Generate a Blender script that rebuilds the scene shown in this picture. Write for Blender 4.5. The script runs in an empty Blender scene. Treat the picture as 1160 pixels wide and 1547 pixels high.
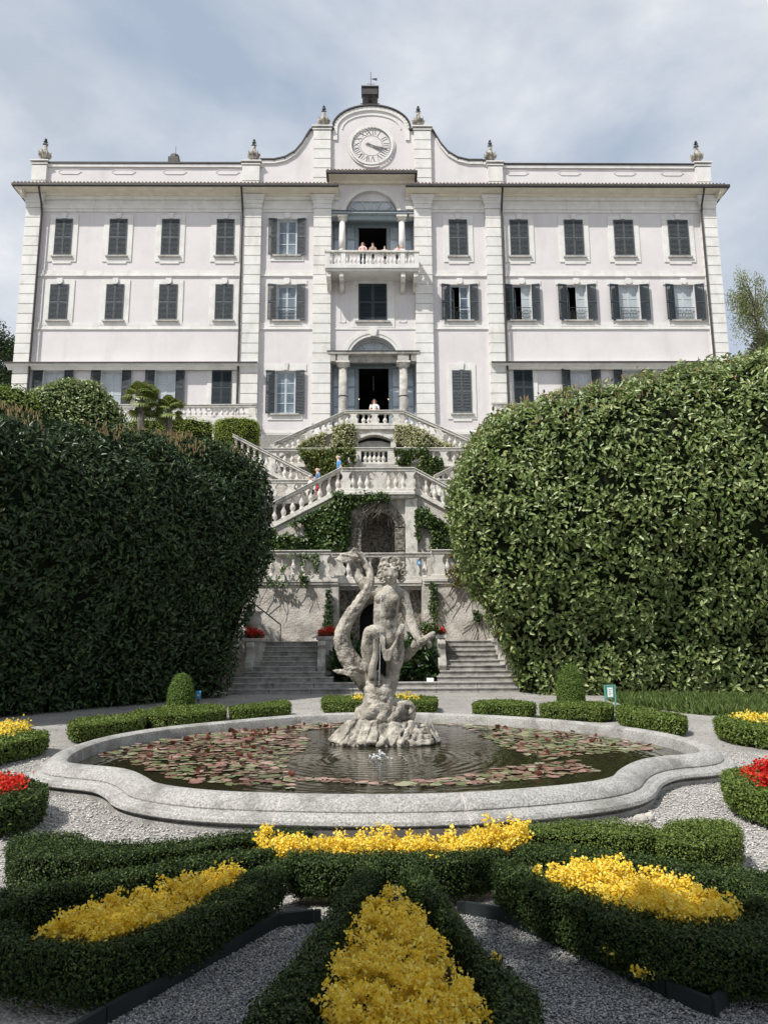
import bpy, math, random
import numpy as np
from mathutils import Vector, Matrix
rng = np.random.default_rng(7); random.seed(7)
SC = bpy.context.scene
COL = SC.collection

# ------------------------------------------------------------------ camera
F_PX, PITCH, YAW, ROLL, CAMH = 1120.0, 10.0, 0.9, -0.4, 1.7
def _axes():
    p, y, r = [math.radians(a) for a in (PITCH, YAW, ROLL)]
    f = np.array([math.sin(y)*math.cos(p), math.cos(y)*math.cos(p), math.sin(p)])
    R = np.array([math.cos(y), -math.sin(y), 0.0]); U = np.cross(R, f)
    return R*math.cos(r)+U*math.sin(r), U*math.cos(r)-R*math.sin(r), f
AR, AU, AF = _axes()
cam_d = bpy.data.cameras.new('camera'); cam = bpy.data.objects.new('camera', cam_d); COL.objects.link(cam)
cam_d.sensor_fit = 'HORIZONTAL'; cam_d.sensor_width = 36; cam_d.lens = F_PX/1160*36
cam_d.clip_start = 0.05; cam_d.clip_end = 3000
M = Matrix.Identity(4)
for i in range(3):
    M[i][0] = AR[i]; M[i][1] = AU[i]; M[i][2] = -AF[i]
M[2][3] = CAMH
cam.matrix_world = M
SC.camera = cam

# ------------------------------------------------------------------ light
SUN_AZ, SUN_EL = 48.0, 52.0          # azimuth left of straight-behind-camera, elevation
EXPOSURE = 0.06
SC.view_settings.view_transform = 'Standard'; SC.view_settings.look = 'None'
SC.view_settings.gamma = 1; SC.view_settings.exposure = EXPOSURE
SC.view_settings.use_curve_mapping = False
_a, _e = math.radians(SUN_AZ), math.radians(SUN_EL)
TOSUN = Vector((-math.sin(_a)*math.cos(_e), -math.cos(_a)*math.cos(_e), math.sin(_e)))
sd = bpy.data.lights.new('sun', 'SUN'); sd.energy = 5.0; sd.angle = math.radians(0.6); sd.color = (1.0, 0.955, 0.89)
so = bpy.data.objects.new('sun', sd); COL.objects.link(so); so.location = (-40, -40, 60)
so.rotation_euler = TOSUN.to_track_quat('Z', 'Y').to_euler()
W = bpy.data.worlds.new('World'); SC.world = W; W.use_nodes = True
nt = W.node_tree; nt.nodes.clear()
def N(t, ty, **kw):
    n = t.nodes.new(ty)
    for k, v in kw.items(): setattr(n, k, v)
    return n
sky = N(nt, 'ShaderNodeTexSky', sky_type='NISHITA', sun_disc=False)
sky.sun_elevation = _e; sky.sun_rotation = math.atan2(TOSUN.x, TOSUN.y); sky.altitude = 200; sky.air_density = 1.0; sky.dust_density = 1.5
tc = N(nt, 'ShaderNodeTexCoord')
mp = N(nt, 'ShaderNodeMapping'); mp.inputs['Scale'].default_value = (1.0, 1.0, 1.9); mp.inputs['Location'].default_value = (0.9, 0.2, 0.35)
nz = N(nt, 'ShaderNodeTexNoise'); nz.inputs['Scale'].default_value = 1.7; nz.inputs['Detail'].default_value = 7; nz.inputs['Roughness'].default_value = 0.53; nz.inputs['Distortion'].default_value = 0.25
cr = N(nt, 'ShaderNodeValToRGB'); cr.color_ramp.elements[0].position = 0.34; cr.color_ramp.elements[1].position = 0.57
nz2 = N(nt, 'ShaderNodeTexNoise'); nz2.inputs['Scale'].default_value = 3.6; nz2.inputs['Detail'].default_value = 9; nz2.inputs['Roughness'].default_value = .58
cr2 = N(nt, 'ShaderNodeValToRGB')
cr2.color_ramp.elements[0].position = 0.30; cr2.color_ramp.elements[0].color = (5.5, 6.0, 6.7, 1)
cr2.color_ramp.elements[1].position = 0.66; cr2.color_ramp.elements[1].color = (9.9, 9.9, 10.0, 1)
mx = N(nt, 'ShaderNodeMix', data_type='RGBA'); bg = N(nt, 'ShaderNodeBackground'); ow = N(nt, 'ShaderNodeOutputWorld')
# thin bright veil over the blue
veil = N(nt, 'ShaderNodeMix', data_type='RGBA'); veil.inputs[0].default_value = 0.75; veil.inputs[7].default_value = (4.9, 5.8, 7.1, 1)
L = nt.links.new
L(tc.outputs['Generated'], mp.inputs[0]); L(mp.outputs[0], nz.inputs[0]); L(mp.outputs[0], nz2.inputs[0])
L(nz.outputs[0], cr.inputs[0]); L(nz2.outputs[0], cr2.inputs[0])
L(sky.outputs[0], veil.inputs[6])
L(cr.outputs[0], mx.inputs[0]); L(veil.outputs[2], mx.inputs[6]); L(cr2.outputs[0], mx.inputs[7])
L(mx.outputs[2], bg.inputs[0]); bg.inputs[1].default_value = 0.10; L(bg.outputs[0], ow.inputs[0])

# ------------------------------------------------------------------ measuring helpers (survey points of the place)
CAM0 = np.array([0, 0, CAMH])
def _ray(px, py): return AR*(px-580.0)+AU*(773.5-py)+AF*F_PX
def P(px, py, Y):
    d = _ray(px, py); return CAM0+d*(Y/d[1])
def G(px, py, z=0.0):
    d = _ray(px, py); return CAM0+d*((z-CAMH)/d[2])

# ------------------------------------------------------------------ materials
MATS = {}
def mat(name, c1, c2=None, rough=0.8, scale=4.0, detail=6, contrast=(0.35, 0.65), bump=0.0, bscale=None, bdist=0.02,
        island=False, c3=None, transl=0.0, spec=0.5, metal=0.0, stain=None, vor=None, coord='pos', sheen=0):
    m = bpy.data.materials.new(name); m.use_nodes = True; t = m.node_tree; t.nodes.clear()
    out = N(t, 'ShaderNodeOutputMaterial'); b = N(t, 'ShaderNodeBsdfPrincipled')
    b.inputs['Roughness'].default_value = rough; b.inputs['Metallic'].default_value = metal
    b.inputs['Specular IOR Level'].default_value = spec
    geo = N(t, 'ShaderNodeNewGeometry'); k = t.links.new
    vec = geo.outputs['Position']
    c2 = c2 or c1
    if island:
        r = N(t, 'ShaderNodeValToRGB'); k(geo.outputs['Random Per Island'], r.inputs[0])
        cols = [c1, c2] + ([c3] if c3 else [])
        e = r.color_ramp.elements
        while len(e) < len(cols): e.new(0.5)
        for i, c in enumerate(cols):
            e[i].position = i/(len(cols)-1) if len(cols) == 2 else (0.0, 0.55, 1.0)[i]
            e[i].color = (*c, 1)
        colr = r.outputs[0]
    else:
        n = N(t, 'ShaderNodeTexNoise'); n.inputs['Scale'].default_value = scale; n.inputs['Detail'].default_value = detail
        n.inputs['Roughness'].default_value = 0.62
        k(vec, n.inputs[0]); r = N(t, 'ShaderNodeValToRGB'); k(n.outputs[0], r.inputs[0])
        r.color_ramp.elements[0].position = contrast[0]; r.color_ramp.elements[0].color = (*c1, 1)
        r.color_ramp.elements[1].position = contrast[1]; r.color_ramp.elements[1].color = (*c2, 1)
        colr = r.outputs[0]
    if vor:   # (scale, dark, amount): pebbly cells
        v = N(t, 'ShaderNodeTexVoronoi'); v.inputs['Scale'].default_value = vor[0]; k(vec, v.inputs[0])
        hs = N(t, 'ShaderNodeSeparateColor'); k(v.outputs['Color'], hs.inputs[0])
        rr = N(t, 'ShaderNodeMapRange'); rr.inputs[3].default_value = vor[1]; rr.inputs[4].default_value = vor[2]; k(hs.outputs[0], rr.inputs[0])
        mm = N(t, 'ShaderNodeMix', data_type='RGBA', blend_type='MULTIPLY'); mm.inputs[0].default_value = 1
        k(colr, mm.inputs[6]); k(rr.outputs[0], mm.inputs[7]); colr = mm.outputs[2]
    if stain:  # (colour, scale vec, lo, hi, amount): weathering with its own shape
        mp_ = N(t, 'ShaderNodeMapping'); mp_.inputs['Scale'].default_value = stain[1]; k(vec, mp_.inputs[0])
        n2 = N(t, 'ShaderNodeTexNoise'); n2.inputs['Scale'].default_value = 1; n2.inputs['Detail'].default_value = 8; n2.inputs['Roughness'].default_value = 0.7
        k(mp_.outputs[0], n2.inputs[0])
        mr = N(t, 'ShaderNodeMapRange'); mr.inputs[1].default_value = stain[2]; mr.inputs[2].default_value = stain[3]
        mr.inputs[3].default_value = 0; mr.inputs[4].default_value = stain[4]; k(n2.outputs[0], mr.inputs[0])
        mm = N(t, 'ShaderNodeMix', data_type='RGBA'); k(mr.outputs[0], mm.inputs[0]); k(colr, mm.inputs[6])
        mm.inputs[7].default_value = (*stain[0], 1); colr = mm.outputs[2]
    k(colr, b.inputs['Base Color'])
    if bump:
        if vor:
            hsrc = v.outputs['Distance']; sgn = -1
        else:
            nb = N(t, 'ShaderNodeTexNoise'); nb.inputs['Scale'].default_value = bscale or scale*6; nb.inputs['Detail'].default_value = 5
            k(vec, nb.inputs[0]); hsrc = nb.outputs[0]; sgn = 1
        bp = N(t, 'ShaderNodeBump'); bp.inputs['Strength'].default_value = bump; bp.inputs['Distance'].default_value = bdist
        if sgn < 0: bp.invert = True
        k(hsrc, bp.inputs['Height']); k(bp.outputs[0], b.inputs['Normal'])
    sh = b.outputs[0]
    if transl:
        tr = N(t, 'ShaderNodeBsdfTranslucent'); k(colr, tr.inputs[0]); ms = N(t, 'ShaderNodeMixShader'); ms.inputs[0].default_value = transl
        k(sh, ms.inputs[1]); k(tr.outputs[0], ms.inputs[2]); sh = ms.outputs[0]
    k(sh, out.inputs[0]); MATS[name] = m
    return m
mat('plaster', (.60, .573, .577), (.665, .638, .641), .9, .5, 8, bump=.2, bscale=30, bdist=.005, stain=((.42, .385, .37), (.8, 1, .16), .52, .78, .55))
mat('white_stucco', (.62, .61, .585), (.72, .71, .685), .9, 1.5, bump=.2, bscale=25, bdist=.005, stain=((.40, .385, .35), (1.6, 1, .4), .52, .76, .6))
mat('soffit', (.60, .55, .45), (.70, .65, .55), .9, 2)
mat('grey_stone', (.30, .29, .265), (.52, .50, .46), .9, 3.5, 8, bump=.5, bscale=40, bdist=.01, stain=((.09, .085, .075), (1.6, 1.6, .9), .52, .72, .8))
mat('pale_stone', (.50, .48, .44), (.70, .68, .63), .9, 4, 8, bump=.5, bscale=35, bdist=.012, stain=((.13, .12, .105), (2.2, 2.2, 1.3), .53, .70, .85))
mat('step_stone', (.24, .235, .22), (.44, .42, .39), .9, 5, 8, bump=.5, bscale=60, bdist=.01, stain=((.08, .075, .07), (2, 2, 2), .5, .7, .75))
mat('statue_stone', (.24, .22, .185), (.52, .485, .42), .94, 4.5, 10, (.36, .62), bump=1.0, bscale=42, bdist=.02, stain=((.06, .054, .045), (4.2, 4.2, 2.6), .50, .64, .85))
mat('granite', (.20, .20, .19), (.48, .47, .45), .92, 48, 6, (.36, .62), bump=.9, bscale=60, bdist=.012, stain=((.13, .125, .11), (2.1, 2.1, 3.0), .48, .66, .75))
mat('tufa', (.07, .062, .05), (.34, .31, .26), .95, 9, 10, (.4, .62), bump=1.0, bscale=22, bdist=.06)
mat('rubble_plaster', (.33, .31, .275), (.60, .565, .515), .95, 1.6, 10, (.38, .60), bump=.9, bscale=12, bdist=.035, stain=((.42, .31, .25), (1.1, 1.1, .9), .53, .66, .5))
mat('painted_dark', (.012, .012, .013), rough=.9)  # near black, darkness of unlit interiors put into the colour
mat('shutter_old', (.042, .052, .060), (.11, .125, .135), .8, 14, 8, stain=((.24, .25, .26), (4, 1, 9), .52, .8, .7))
mat('shutter_blue', (.018, .030, .040), (.030, .046, .056), .6, 10)
mat('window_paint', (.42, .47, .50), (.52, .56, .58), .6, 5)
mat('frame_blue', (.24, .30, .34), (.32, .37, .41), .6, 5)
mat('glass', (.34, .38, .41), (.46, .50, .52), .05, .7, 3, spec=.8)  # opaque, pale colour stands for reflected sky and curtains
mat('glass_mid', (.09, .12, .15), (.24, .29, .33), .05, 1.1, 3, spec=.8)  # opaque, dark blue sky reflection put into the colour
mat('glass_sky_tint', (.34, .43, .52), (.50, .57, .63), .06, 1.1, 3, spec=.9)  # opaque, light blue sky reflection painted into the colour
mat('glass_dark', (.03, .05, .08), (.14, .19, .24), .04, .8, 3, spec=.9)
mat('iron', (.02, .02, .02), rough=.55)
mat('gutter', (.022, .020, .020), (.05, .045, .042), .6, 6)
mat('roof_tile', (.10, .075, .065), (.24, .18, .15), .9, 8, 6)
mat('verdigris', (.05, .06, .05), (.10, .11, .09), .7, 9)
mat('clock_face', (.60, .575, .565), (.68, .65, .64), .8, 3)
mat('clock_ink', (.09, .09, .10), (.16, .16, .17), .8, 12)
mat('gravel', (.30, .288, .27), (.47, .455, .43), .95, .7, 10, (.32, .68), vor=(56, .45, 1.25), bump=.9, bdist=.014)
mat('pebble', (.12, .125, .135), (.25, .255, .26), .85, island=True, c3=(.46, .445, .42))  # darkened to match the shade on the front gravel
mat('soil', (.03, .025, .02), (.06, .05, .04), .95, 6, bump=.5)
mat('edging', (.010, .016, .017), (.022, .03, .031), .6, 5)
mat('core', (.008, .012, .006), (.016, .020, .010), 1.0, 5, spec=.02)  # near black, stands for shade between the hedge leaves
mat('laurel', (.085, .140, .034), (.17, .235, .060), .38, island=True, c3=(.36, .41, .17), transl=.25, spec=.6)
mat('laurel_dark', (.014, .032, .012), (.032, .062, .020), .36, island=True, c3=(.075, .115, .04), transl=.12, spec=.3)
mat('box_shade_leaf', (.014, .030, .008), (.034, .062, .014), .45, island=True, c3=(.085, .130, .028), transl=.2, spec=.25)  # box leaf darkened for the front hedges in shade
mat('box_sun_leaf', (.060, .100, .018), (.11, .165, .028), .5, island=True, c3=(.19, .25, .05), transl=.22, spec=.35)  # brighter copy of the box leaf for hedges in sun
mat('box_bright', (.085, .135, .018), (.15, .215, .03), .5, island=True, c3=(.24, .31, .05), transl=.25, spec=.35)
mat('topiary_leaf', (.08, .145, .022), (.12, .20, .034), .5, island=True, c3=(.17, .25, .05), transl=.25, spec=.35)
mat('ivy', (.022, .050, .014), (.055, .105, .025), .4, island=True, c3=(.13, .19, .045), transl=.22)
mat('ivy_yellow', (.09, .13, .025), (.17, .21, .045), .5, island=True, c3=(.30, .27, .09), transl=.25)
mat('ivy_rust', (.16, .09, .03), (.20, .17, .05), .5, island=True, c3=(.08, .12, .03), transl=.25)
mat('jasmine', (.55, .55, .30), (.78, .75, .58), .7, island=True, transl=.25)
mat('shoot', (.26, .17, .09), (.36, .27, .13), .6, island=True, c3=(.24, .24, .08), transl=.3)
mat('birch_leaf', (.15, .19, .07), (.24, .27, .11), .5, island=True, c3=(.34, .35, .18), transl=.35)
mat('tree_leaf', (.035, .06, .018), (.07, .11, .03), .5, island=True, c3=(.12, .15, .05), transl=.25)
mat('bark', (.10, .085, .07), (.22, .20, .17), .9, 6, bump=.6)
mat('palm_leaf', (.10, .15, .03), (.19, .25, .06), .45, island=True, c3=(.22, .22, .07), transl=.25)
mat('privet_leaf', (.17, .24, .03), (.27, .35, .045), .5, island=True, c3=(.38, .45, .09), transl=.25, spec=.3)
mat('grass', (.07, .13, .025), (.12, .19, .04), .6, island=True, c3=(.20, .25, .08), transl=.3)
mat('yellow_petal', (.80, .54, .03), (.88, .68, .08), .6, island=True, c3=(.90, .80, .24), transl=.35, spec=.2)
mat('red_petal', (.42, .008, .012), (.60, .02, .02), .6, island=True, c3=(.75, .10, .03), transl=.3, spec=.2)
mat('orange_petal', (.80, .22, .02), (.85, .38, .03), .6, island=True, transl=.3)
mat('flower_green', (.02, .04, .012), (.05, .08, .02), .5, island=True, c3=(.09, .12, .03), transl=.2)
mat('lily_green', (.10, .13, .05), (.20, .22, .11), .35, island=True, c3=(.34, .33, .22), spec=.6)
mat('lily_pink', (.14, .07, .055), (.30, .17, .14), .35, island=True, c3=(.44, .32, .27), spec=.6)
mat('lily_mix', (.10, .055, .035), (.20, .14, .095), .35, island=True, c3=(.30, .29, .19), spec=.6)
mat('lily_red', (.06, .014, .010), (.12, .035, .022), .4, island=True, c3=(.20, .09, .05), transl=.25)
mat('arum', (.012, .035, .012), (.03, .065, .02), .3, island=True, c3=(.06, .10, .03), transl=.15)
mat('white_petal', (.80, .80, .76), rough=.6, transl=.2)
mat('sign_green', (.10, .30, .26), rough=.5)
mat('sign_white', (.78, .80, .78), rough=.5)
mat('sign_blue', (.08, .30, .55), rough=.5)
mat('ink', (.02, .03, .05), rough=.6)
mat('skin', (.60, .36, .26), (.66, .42, .31), .6, 9)
mat('hair_brown', (.06, .035, .02), rough=.6)
mat('hair_grey', (.42, .40, .38), rough=.7)
mat('hair_dark', (.02, .015, .012), rough=.6)
mat('shirt_blue', (.10, .30, .58), rough=.85)
mat('shirt_denim', (.10, .19, .32), rough=.85)
mat('shirt_white', (.78, .77, .74), rough=.85)
mat('shirt_pink', (.70, .32, .36), (.78, .60, .58), .85, 18)
mat('shirt_beige', (.40, .32, .26), (.16, .13, .12), .85, 16)
mat('cloth_red', (.35, .02, .03), rough=.85)
mat('cloth_navy', (.02, .03, .07), rough=.85)
mat('cloth_tan', (.42, .36, .27), rough=.85)
mat('shoe', (.05, .04, .035), rough=.6)
# water surfaces
def water_mat():
    m = bpy.data.materials.new('pool_water'); m.use_nodes = True; t = m.node_tree; b = t.nodes['Principled BSDF']; k = t.links.new
    b.inputs['Base Color'].default_value = (.022, .020, .010, 1); b.inputs['Roughness'].default_value = .035; b.inputs['IOR'].default_value = 1.33
    b.inputs['Specular IOR Level'].default_value = .6
    geo = N(t, 'ShaderNodeNewGeometry'); mp_ = N(t, 'ShaderNodeMapping'); mp_.vector_type = 'POINT'
    c = G(570, 1147, .12); mp_.inputs['Location'].default_value = (-c[0], -c[1], 0)
    k(geo.outputs['Position'], mp_.inputs[0])
    wv = N(t, 'ShaderNodeTexWave', wave_type='RINGS', rings_direction='SPHERICAL'); wv.inputs['Scale'].default_value = 2.1; wv.inputs['Distortion'].default_value = 5.0
    wv.inputs['Detail'].default_value = 2; wv.inputs['Detail Scale'].default_value = 1.2; k(mp_.outputs[0], wv.inputs[0])
    nn = N(t, 'ShaderNodeTexNoise'); nn.inputs['Scale'].default_value = 5; k(mp_.outputs[0], nn.inputs[0])
    ad = N(t, 'ShaderNodeMath', operation='ADD'); k(wv.outputs['Fac'], ad.inputs[0]); k(nn.outputs[0], ad.inputs[1])
    bp = N(t, 'ShaderNodeBump'); bp.inputs['Strength'].default_value = .16; bp.inputs['Distance'].default_value = .014
    k(ad.outputs[0], bp.inputs['Height']); k(bp.outputs[0], b.inputs['Normal']); MATS['water'] = m
water_mat()
def spray_mat():
    m = bpy.data.materials.new('spray'); m.use_nodes = True; t = m.node_tree; b = t.nodes['Principled BSDF']
    b.inputs['Base Color'].default_value = (.85, .88, .9, 1); b.inputs['Roughness'].default_value = .1; b.inputs['Transmission Weight'].default_value = .45; b.inputs['IOR'].default_value = 1.33
    MATS['spray'] = m
spray_mat()
def lamp_mat():
    m = bpy.data.materials.new('lamp_glow'); m.use_nodes = True; b = m.node_tree.nodes['Principled BSDF']
    b.inputs['Emission Color'].default_value = (1, .75, .45, 1); b.inputs['Emission Strength'].default_value = 6; MATS['lamp'] = m
lamp_mat()

# ------------------------------------------------------------------ object helpers
def tag(o, label=None, cat=None, group=None, kind=None):
    if label: o['label'] = label
    if cat: o['category'] = cat
    if group: o['group'] = group
    if kind: o['kind'] = kind
    return o
def adopt(o, parent, world=True):
    if parent is not None:
        o.parent = parent
        if world:
            mw = Matrix.Identity(4); p = parent
            while p is not None:
                mw = p.matrix_basis if False else mw; p = p.parent
            o.matrix_parent_inverse = WORLD[parent.name_full].inverted()
            WORLD[o.name_full] = o.matrix_basis.copy()
    else:
        WORLD[o.name_full] = o.matrix_basis.copy()
    return o
WORLD = {}
def thing(name, label, cat, loc, group=None):
    o = bpy.data.objects.new(name, None); COL.objects.link(o); o.location = loc; o.empty_display_size = .2
    WORLD[o.name_full] = Matrix.Translation(Vector(loc)); return tag(o, label, cat, group)
def link(name, me, parent=None, loc=(0, 0, 0), scale=(1, 1, 1), rot=(0, 0, 0)):
    o = bpy.data.objects.new(name, me); COL.objects.link(o)
    o.location = loc; o.scale = scale; o.rotation_euler = rot
    m = Matrix.LocRotScale(Vector(loc), __import__('mathutils').Euler(rot), Vector(scale)); 
    if parent is not None:
        o.parent = parent; o.matrix_parent_inverse = WORLD[parent.name_full].inverted()
    WORLD[o.name_full] = m
    return o
def fmesh(name, V, Fs, material, smooth=False):
    """fast mesh from arrays; Fs = list of (n,k) int arrays"""
    me = bpy.data.meshes.new(name); V = np.asarray(V, dtype=np.float32)
    if not isinstance(Fs, list): Fs = [Fs]
    idx = np.concatenate([f.ravel() for f in Fs]).astype(np.int32)
    tot = np.concatenate([np.full(len(f), f.shape[1], dtype=np.int32) for f in Fs])
    st = np.concatenate([[0], np.cumsum(tot)[:-1]]).astype(np.int32)
    me.vertices.add(len(V)); me.vertices.foreach_set('co', V.ravel())
    me.loops.add(len(idx)); me.loops.foreach_set('vertex_index', idx)
    me.polygons.add(len(tot)); me.polygons.foreach_set('loop_start', st)
    me.update(calc_edges=True); me.validate()
    if smooth: me.shade_smooth()
    me.materials.append(MATS[material]); return me
class MB:
    def __init__(s): s.v = []; s.f = []
    def add(s, vs, fs):
        k = len(s.v); s.v += [tuple(map(float, v)) for v in vs]; s.f += [tuple(i+k for i in f) for f in fs]; return s
    def box(s, x0, x1, y0, y1, z0, z1):
        x0, x1 = min(x0, x1), max(x0, x1); y0, y1 = min(y0, y1), max(y0, y1); z0, z1 = min(z0, z1), max(z0, z1)
        return s.add([(x0, y0, z0), (x1, y0, z0), (x1, y1, z0), (x0, y1, z0), (x0, y0, z1), (x1, y0, z1), (x1, y1, z1), (x0, y1, z1)],
                     [(0, 3, 2, 1), (4, 5, 6, 7), (0, 1, 5, 4), (1, 2, 6, 5), (2, 3, 7, 6), (3, 0, 4, 7)])
    def prism(s, poly, axis, lo, hi):
        """poly in (a,b): axis 'y' -> (x,z) extruded along y ; axis 'z' -> (x,y) ; axis 'x' -> (y,z)"""
        n = len(poly)
        ar = sum(poly[i][0]*poly[(i+1) % n][1]-poly[(i+1) % n][0]*poly[i][1] for i in range(n))
        if (ar < 0) != (axis == 'y' and False): poly = poly[::-1]
        def pt(a, b, c): return {'y': (a, c, b), 'z': (a, b, c), 'x': (c, a, b)}[axis]
        vs = [pt(a, b, lo) for a, b in poly]+[pt(a, b, hi) for a, b in poly]
        fs = [tuple(range(n))[::-1], tuple(range(n, 2*n))]+[(i, (i+1) % n, n+(i+1) % n, n+i) for i in range(n)]
        if axis == 'y': fs = [f[::-1] for f in fs]
        return s.add(vs, fs)
    def lathe(s, prof, n=12, c=(0, 0, 0), cap=True):
        vs = []; fs = []
        for r, z in prof:
            for i in range(n):
                a = 2*math.pi*i/n; vs.append((c[0]+r*math.cos(a), c[1]+r*math.sin(a), c[2]+z))
        for j in range(len(prof)-1):
            for i in range(n):
                fs.append((j*n+i, j*n+(i+1) % n, (j+1)*n+(i+1) % n, (j+1)*n+i))
        if cap: fs += [tuple(range(n))[::-1], tuple(range((len(prof)-1)*n, len(prof)*n))]
        return s.add(vs, fs)
    def tube(s, pts, r, n=8, cap=True):
        pts = [Vector(p) for p in pts]; rs = r if isinstance(r, (list, tuple)) else [r]*len(pts)
        vs = []; fs = []; up = None
        for i, p in enumerate(pts):
            d = (pts[min(i+1, len(pts)-1)]-pts[max(i-1, 0)]).normalized()
            if up is None: up = Vector((0, 0, 1)) if abs(d.z) < .9 else Vector((1, 0, 0))
            a = d.cross(up)
            if a.length < 1e-4: a = d.cross(Vector((0, 1, 0)))
            a.normalize(); b = a.cross(d).normalized(); up = b
            for j in range(n):
                t = 2*math.pi*j/n; vs.append(p+(a*math.cos(t)+b*math.sin(t))*rs[i])
        for i in range(len(pts)-1):
            for j in range(n):
                fs.append((i*n+j, i*n+(j+1) % n, (i+1)*n+(j+1) % n, (i+1)*n+j))
        if cap: fs += [tuple(range(n))[::-1], tuple(range((len(pts)-1)*n, len(pts)*n))]
        return s.add(vs, fs)
    def ball(s, c, r, n=10, m=7, sc=(1, 1, 1)):
        prof = [(max(1e-3, math.sin(math.pi*i/m)), -math.cos(math.pi*i/m)) for i in range(m+1)]
        vs = []; fs = []
        for pr, pz in prof:
            for i in range(n):
                a = 2*math.pi*i/n; vs.append((c[0]+r*sc[0]*pr*math.cos(a), c[1]+r*sc[1]*pr*math.sin(a), c[2]+r*sc[2]*pz))
        for j in range(m):
            for i in range(n): fs.append((j*n+i, j*n+(i+1) % n, (j+1)*n+(i+1) % n, (j+1)*n+i))
        fs += [tuple(range(n))[::-1], tuple(range(m*n, (m+1)*n))]
        return s.add(vs, fs)
    def mesh(s, name, material, smooth=False):
        me = bpy.data.meshes.new(name); me.from_pydata(s.v, [], s.f); me.update()
        if smooth: me.shade_smooth()
        me.materials.append(MATS[material]); return me
    def build(s, name, material, parent=None, smooth=False, bevel=0):
        o = link(name, s.mesh(name, material, smooth), parent)
        if bevel:
            b = o.modifiers.new('bevel', 'BEVEL'); b.width = bevel; b.segments = 2; b.limit_method = 'ANGLE'; b.angle_limit = math.radians(40)
        return o
def struct(name, mb, material, **k): return tag(mb.build(name, material, **k), kind='structure')

# ------------------------------------------------------------------ foliage helpers
_nd = rng.normal(size=(24, 3)); _nd /= np.linalg.norm(_nd, axis=1)[:, None]; _np = rng.uniform(0, 6.28, 24)
def noise3(p, freq=1.0):
    q = p*freq; r = np.zeros(len(p))
    for i in range(24):
        f = 1.0+1.6*(i/23.0)**1.5*2; r += np.sin(q@(_nd[i]*f*2.2)+_np[i]+1.3*np.sin(q@(_nd[(i+7) % 24]*1.7)))/f
    return r/4.5
LEAF6 = np.array([(0, 0, 0), (.35, -.5, .10), (.75, -.34, .06), (1, 0, -.08), (.75, .34, .06), (.35, .5, .10)])
LEAF4 = np.array([(0, 0, 0), (.5, -.5, .12), (1, 0, -.04), (.5, .5, .12)])
def leaf_arrays(pts, dirs, nors, length, width, six=True):
    n = len(pts); length = np.broadcast_to(length, (n,)); width = np.broadcast_to(width, (n,))
    d = dirs/np.maximum(np.linalg.norm(dirs, axis=1), 1e-6)[:, None]
    s = np.cross(nors, d); s /= np.maximum(np.linalg.norm(s, axis=1), 1e-6)[:, None]
    u = np.cross(d, s); T = LEAF6 if six else LEAF4
    V = (pts[:, None, :]+d[:, None, :]*(T[None, :, 0, None]*length[:, None, None])
         + s[:, None, :]*(T[None, :, 1, None]*width[:, None, None])+u[:, None, :]*(T[None, :, 2, None]*length[:, None, None]))
    k = len(T); base = (np.arange(n)*k)[:, None]
    if six: Fq = np.concatenate([base+np.array([[0, 1, 2, 3]]), base+np.array([[0, 3, 4, 5]])])
    else: Fq = np.concatenate([base+np.array([[0, 1, 2]]), base+np.array([[0, 2, 3]])])
    return V.reshape(-1, 3), Fq
def rand_dirs(nor, spread, droop=0.0):
    """leaf directions near the surface normal, leaf normals facing up/out"""
    n = len(nor); r = rng.normal(size=(n, 3)); r -= nor*(r*nor).sum(1)[:, None]*.8; d = nor*.45+r*spread*1.2; d[:, 2] -= droop
    up = nor*1.0+np.array([0, 0, .55])+rng.normal(size=(n, 3))*.42
    return d, up
def sample(V, T, n, minz=None):
    a, b, c = V[T[:, 0]], V[T[:, 1]], V[T[:, 2]]; nr = np.cross(b-a, c-a); ar = np.linalg.norm(nr, axis=1)
    nr = nr/np.maximum(ar, 1e-9)[:, None]; w = ar.copy(); w[nr[:, 2] < -.6] = 0; w[(nr[:, 1] > .35) & (nr[:, 2] < .5)] *= .6
    ti = rng.choice(len(T), n, p=w/w.sum()); r1 = np.sqrt(rng.random(n)); r2 = rng.random(n)
    p = a[ti]*(1-r1)[:, None]+b[ti]*(r1*(1-r2))[:, None]+c[ti]*(r1*r2)[:, None]
    return p, nr[ti], w.sum()/2
def smooth_poly(poly, spacing, chaikin=1):
    p = np.array(poly, float)[:, :2]
    ar = sum(p[i][0]*p[(i+1) % len(p)][1]-p[(i+1) % len(p)][0]*p[i][1] for i in range(len(p)))
    if ar < 0: p = p[::-1]
    for _ in range(chaikin):
        q = np.roll(p, -1, axis=0); p = np.stack([p*.75+q*.25, p*.25+q*.75], 1).reshape(-1, 2)
    out = []
    for i in range(len(p)):
        a, b = p[i], p[(i+1) % len(p)]; m = max(1, int(np.linalg.norm(b-a)/spacing))
        for j in range(m): out.append(a+(b-a)*j/m)
    return np.array(out)
def offset_poly(p, d):
    t = np.roll(p, -1, axis=0)-np.roll(p, 1, axis=0); t /= np.maximum(np.linalg.norm(t, axis=1), 1e-6)[:, None]
    n = np.stack([-t[:, 1], t[:, 0]], 1)   # inward for ccw
    return p+n*d
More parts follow.
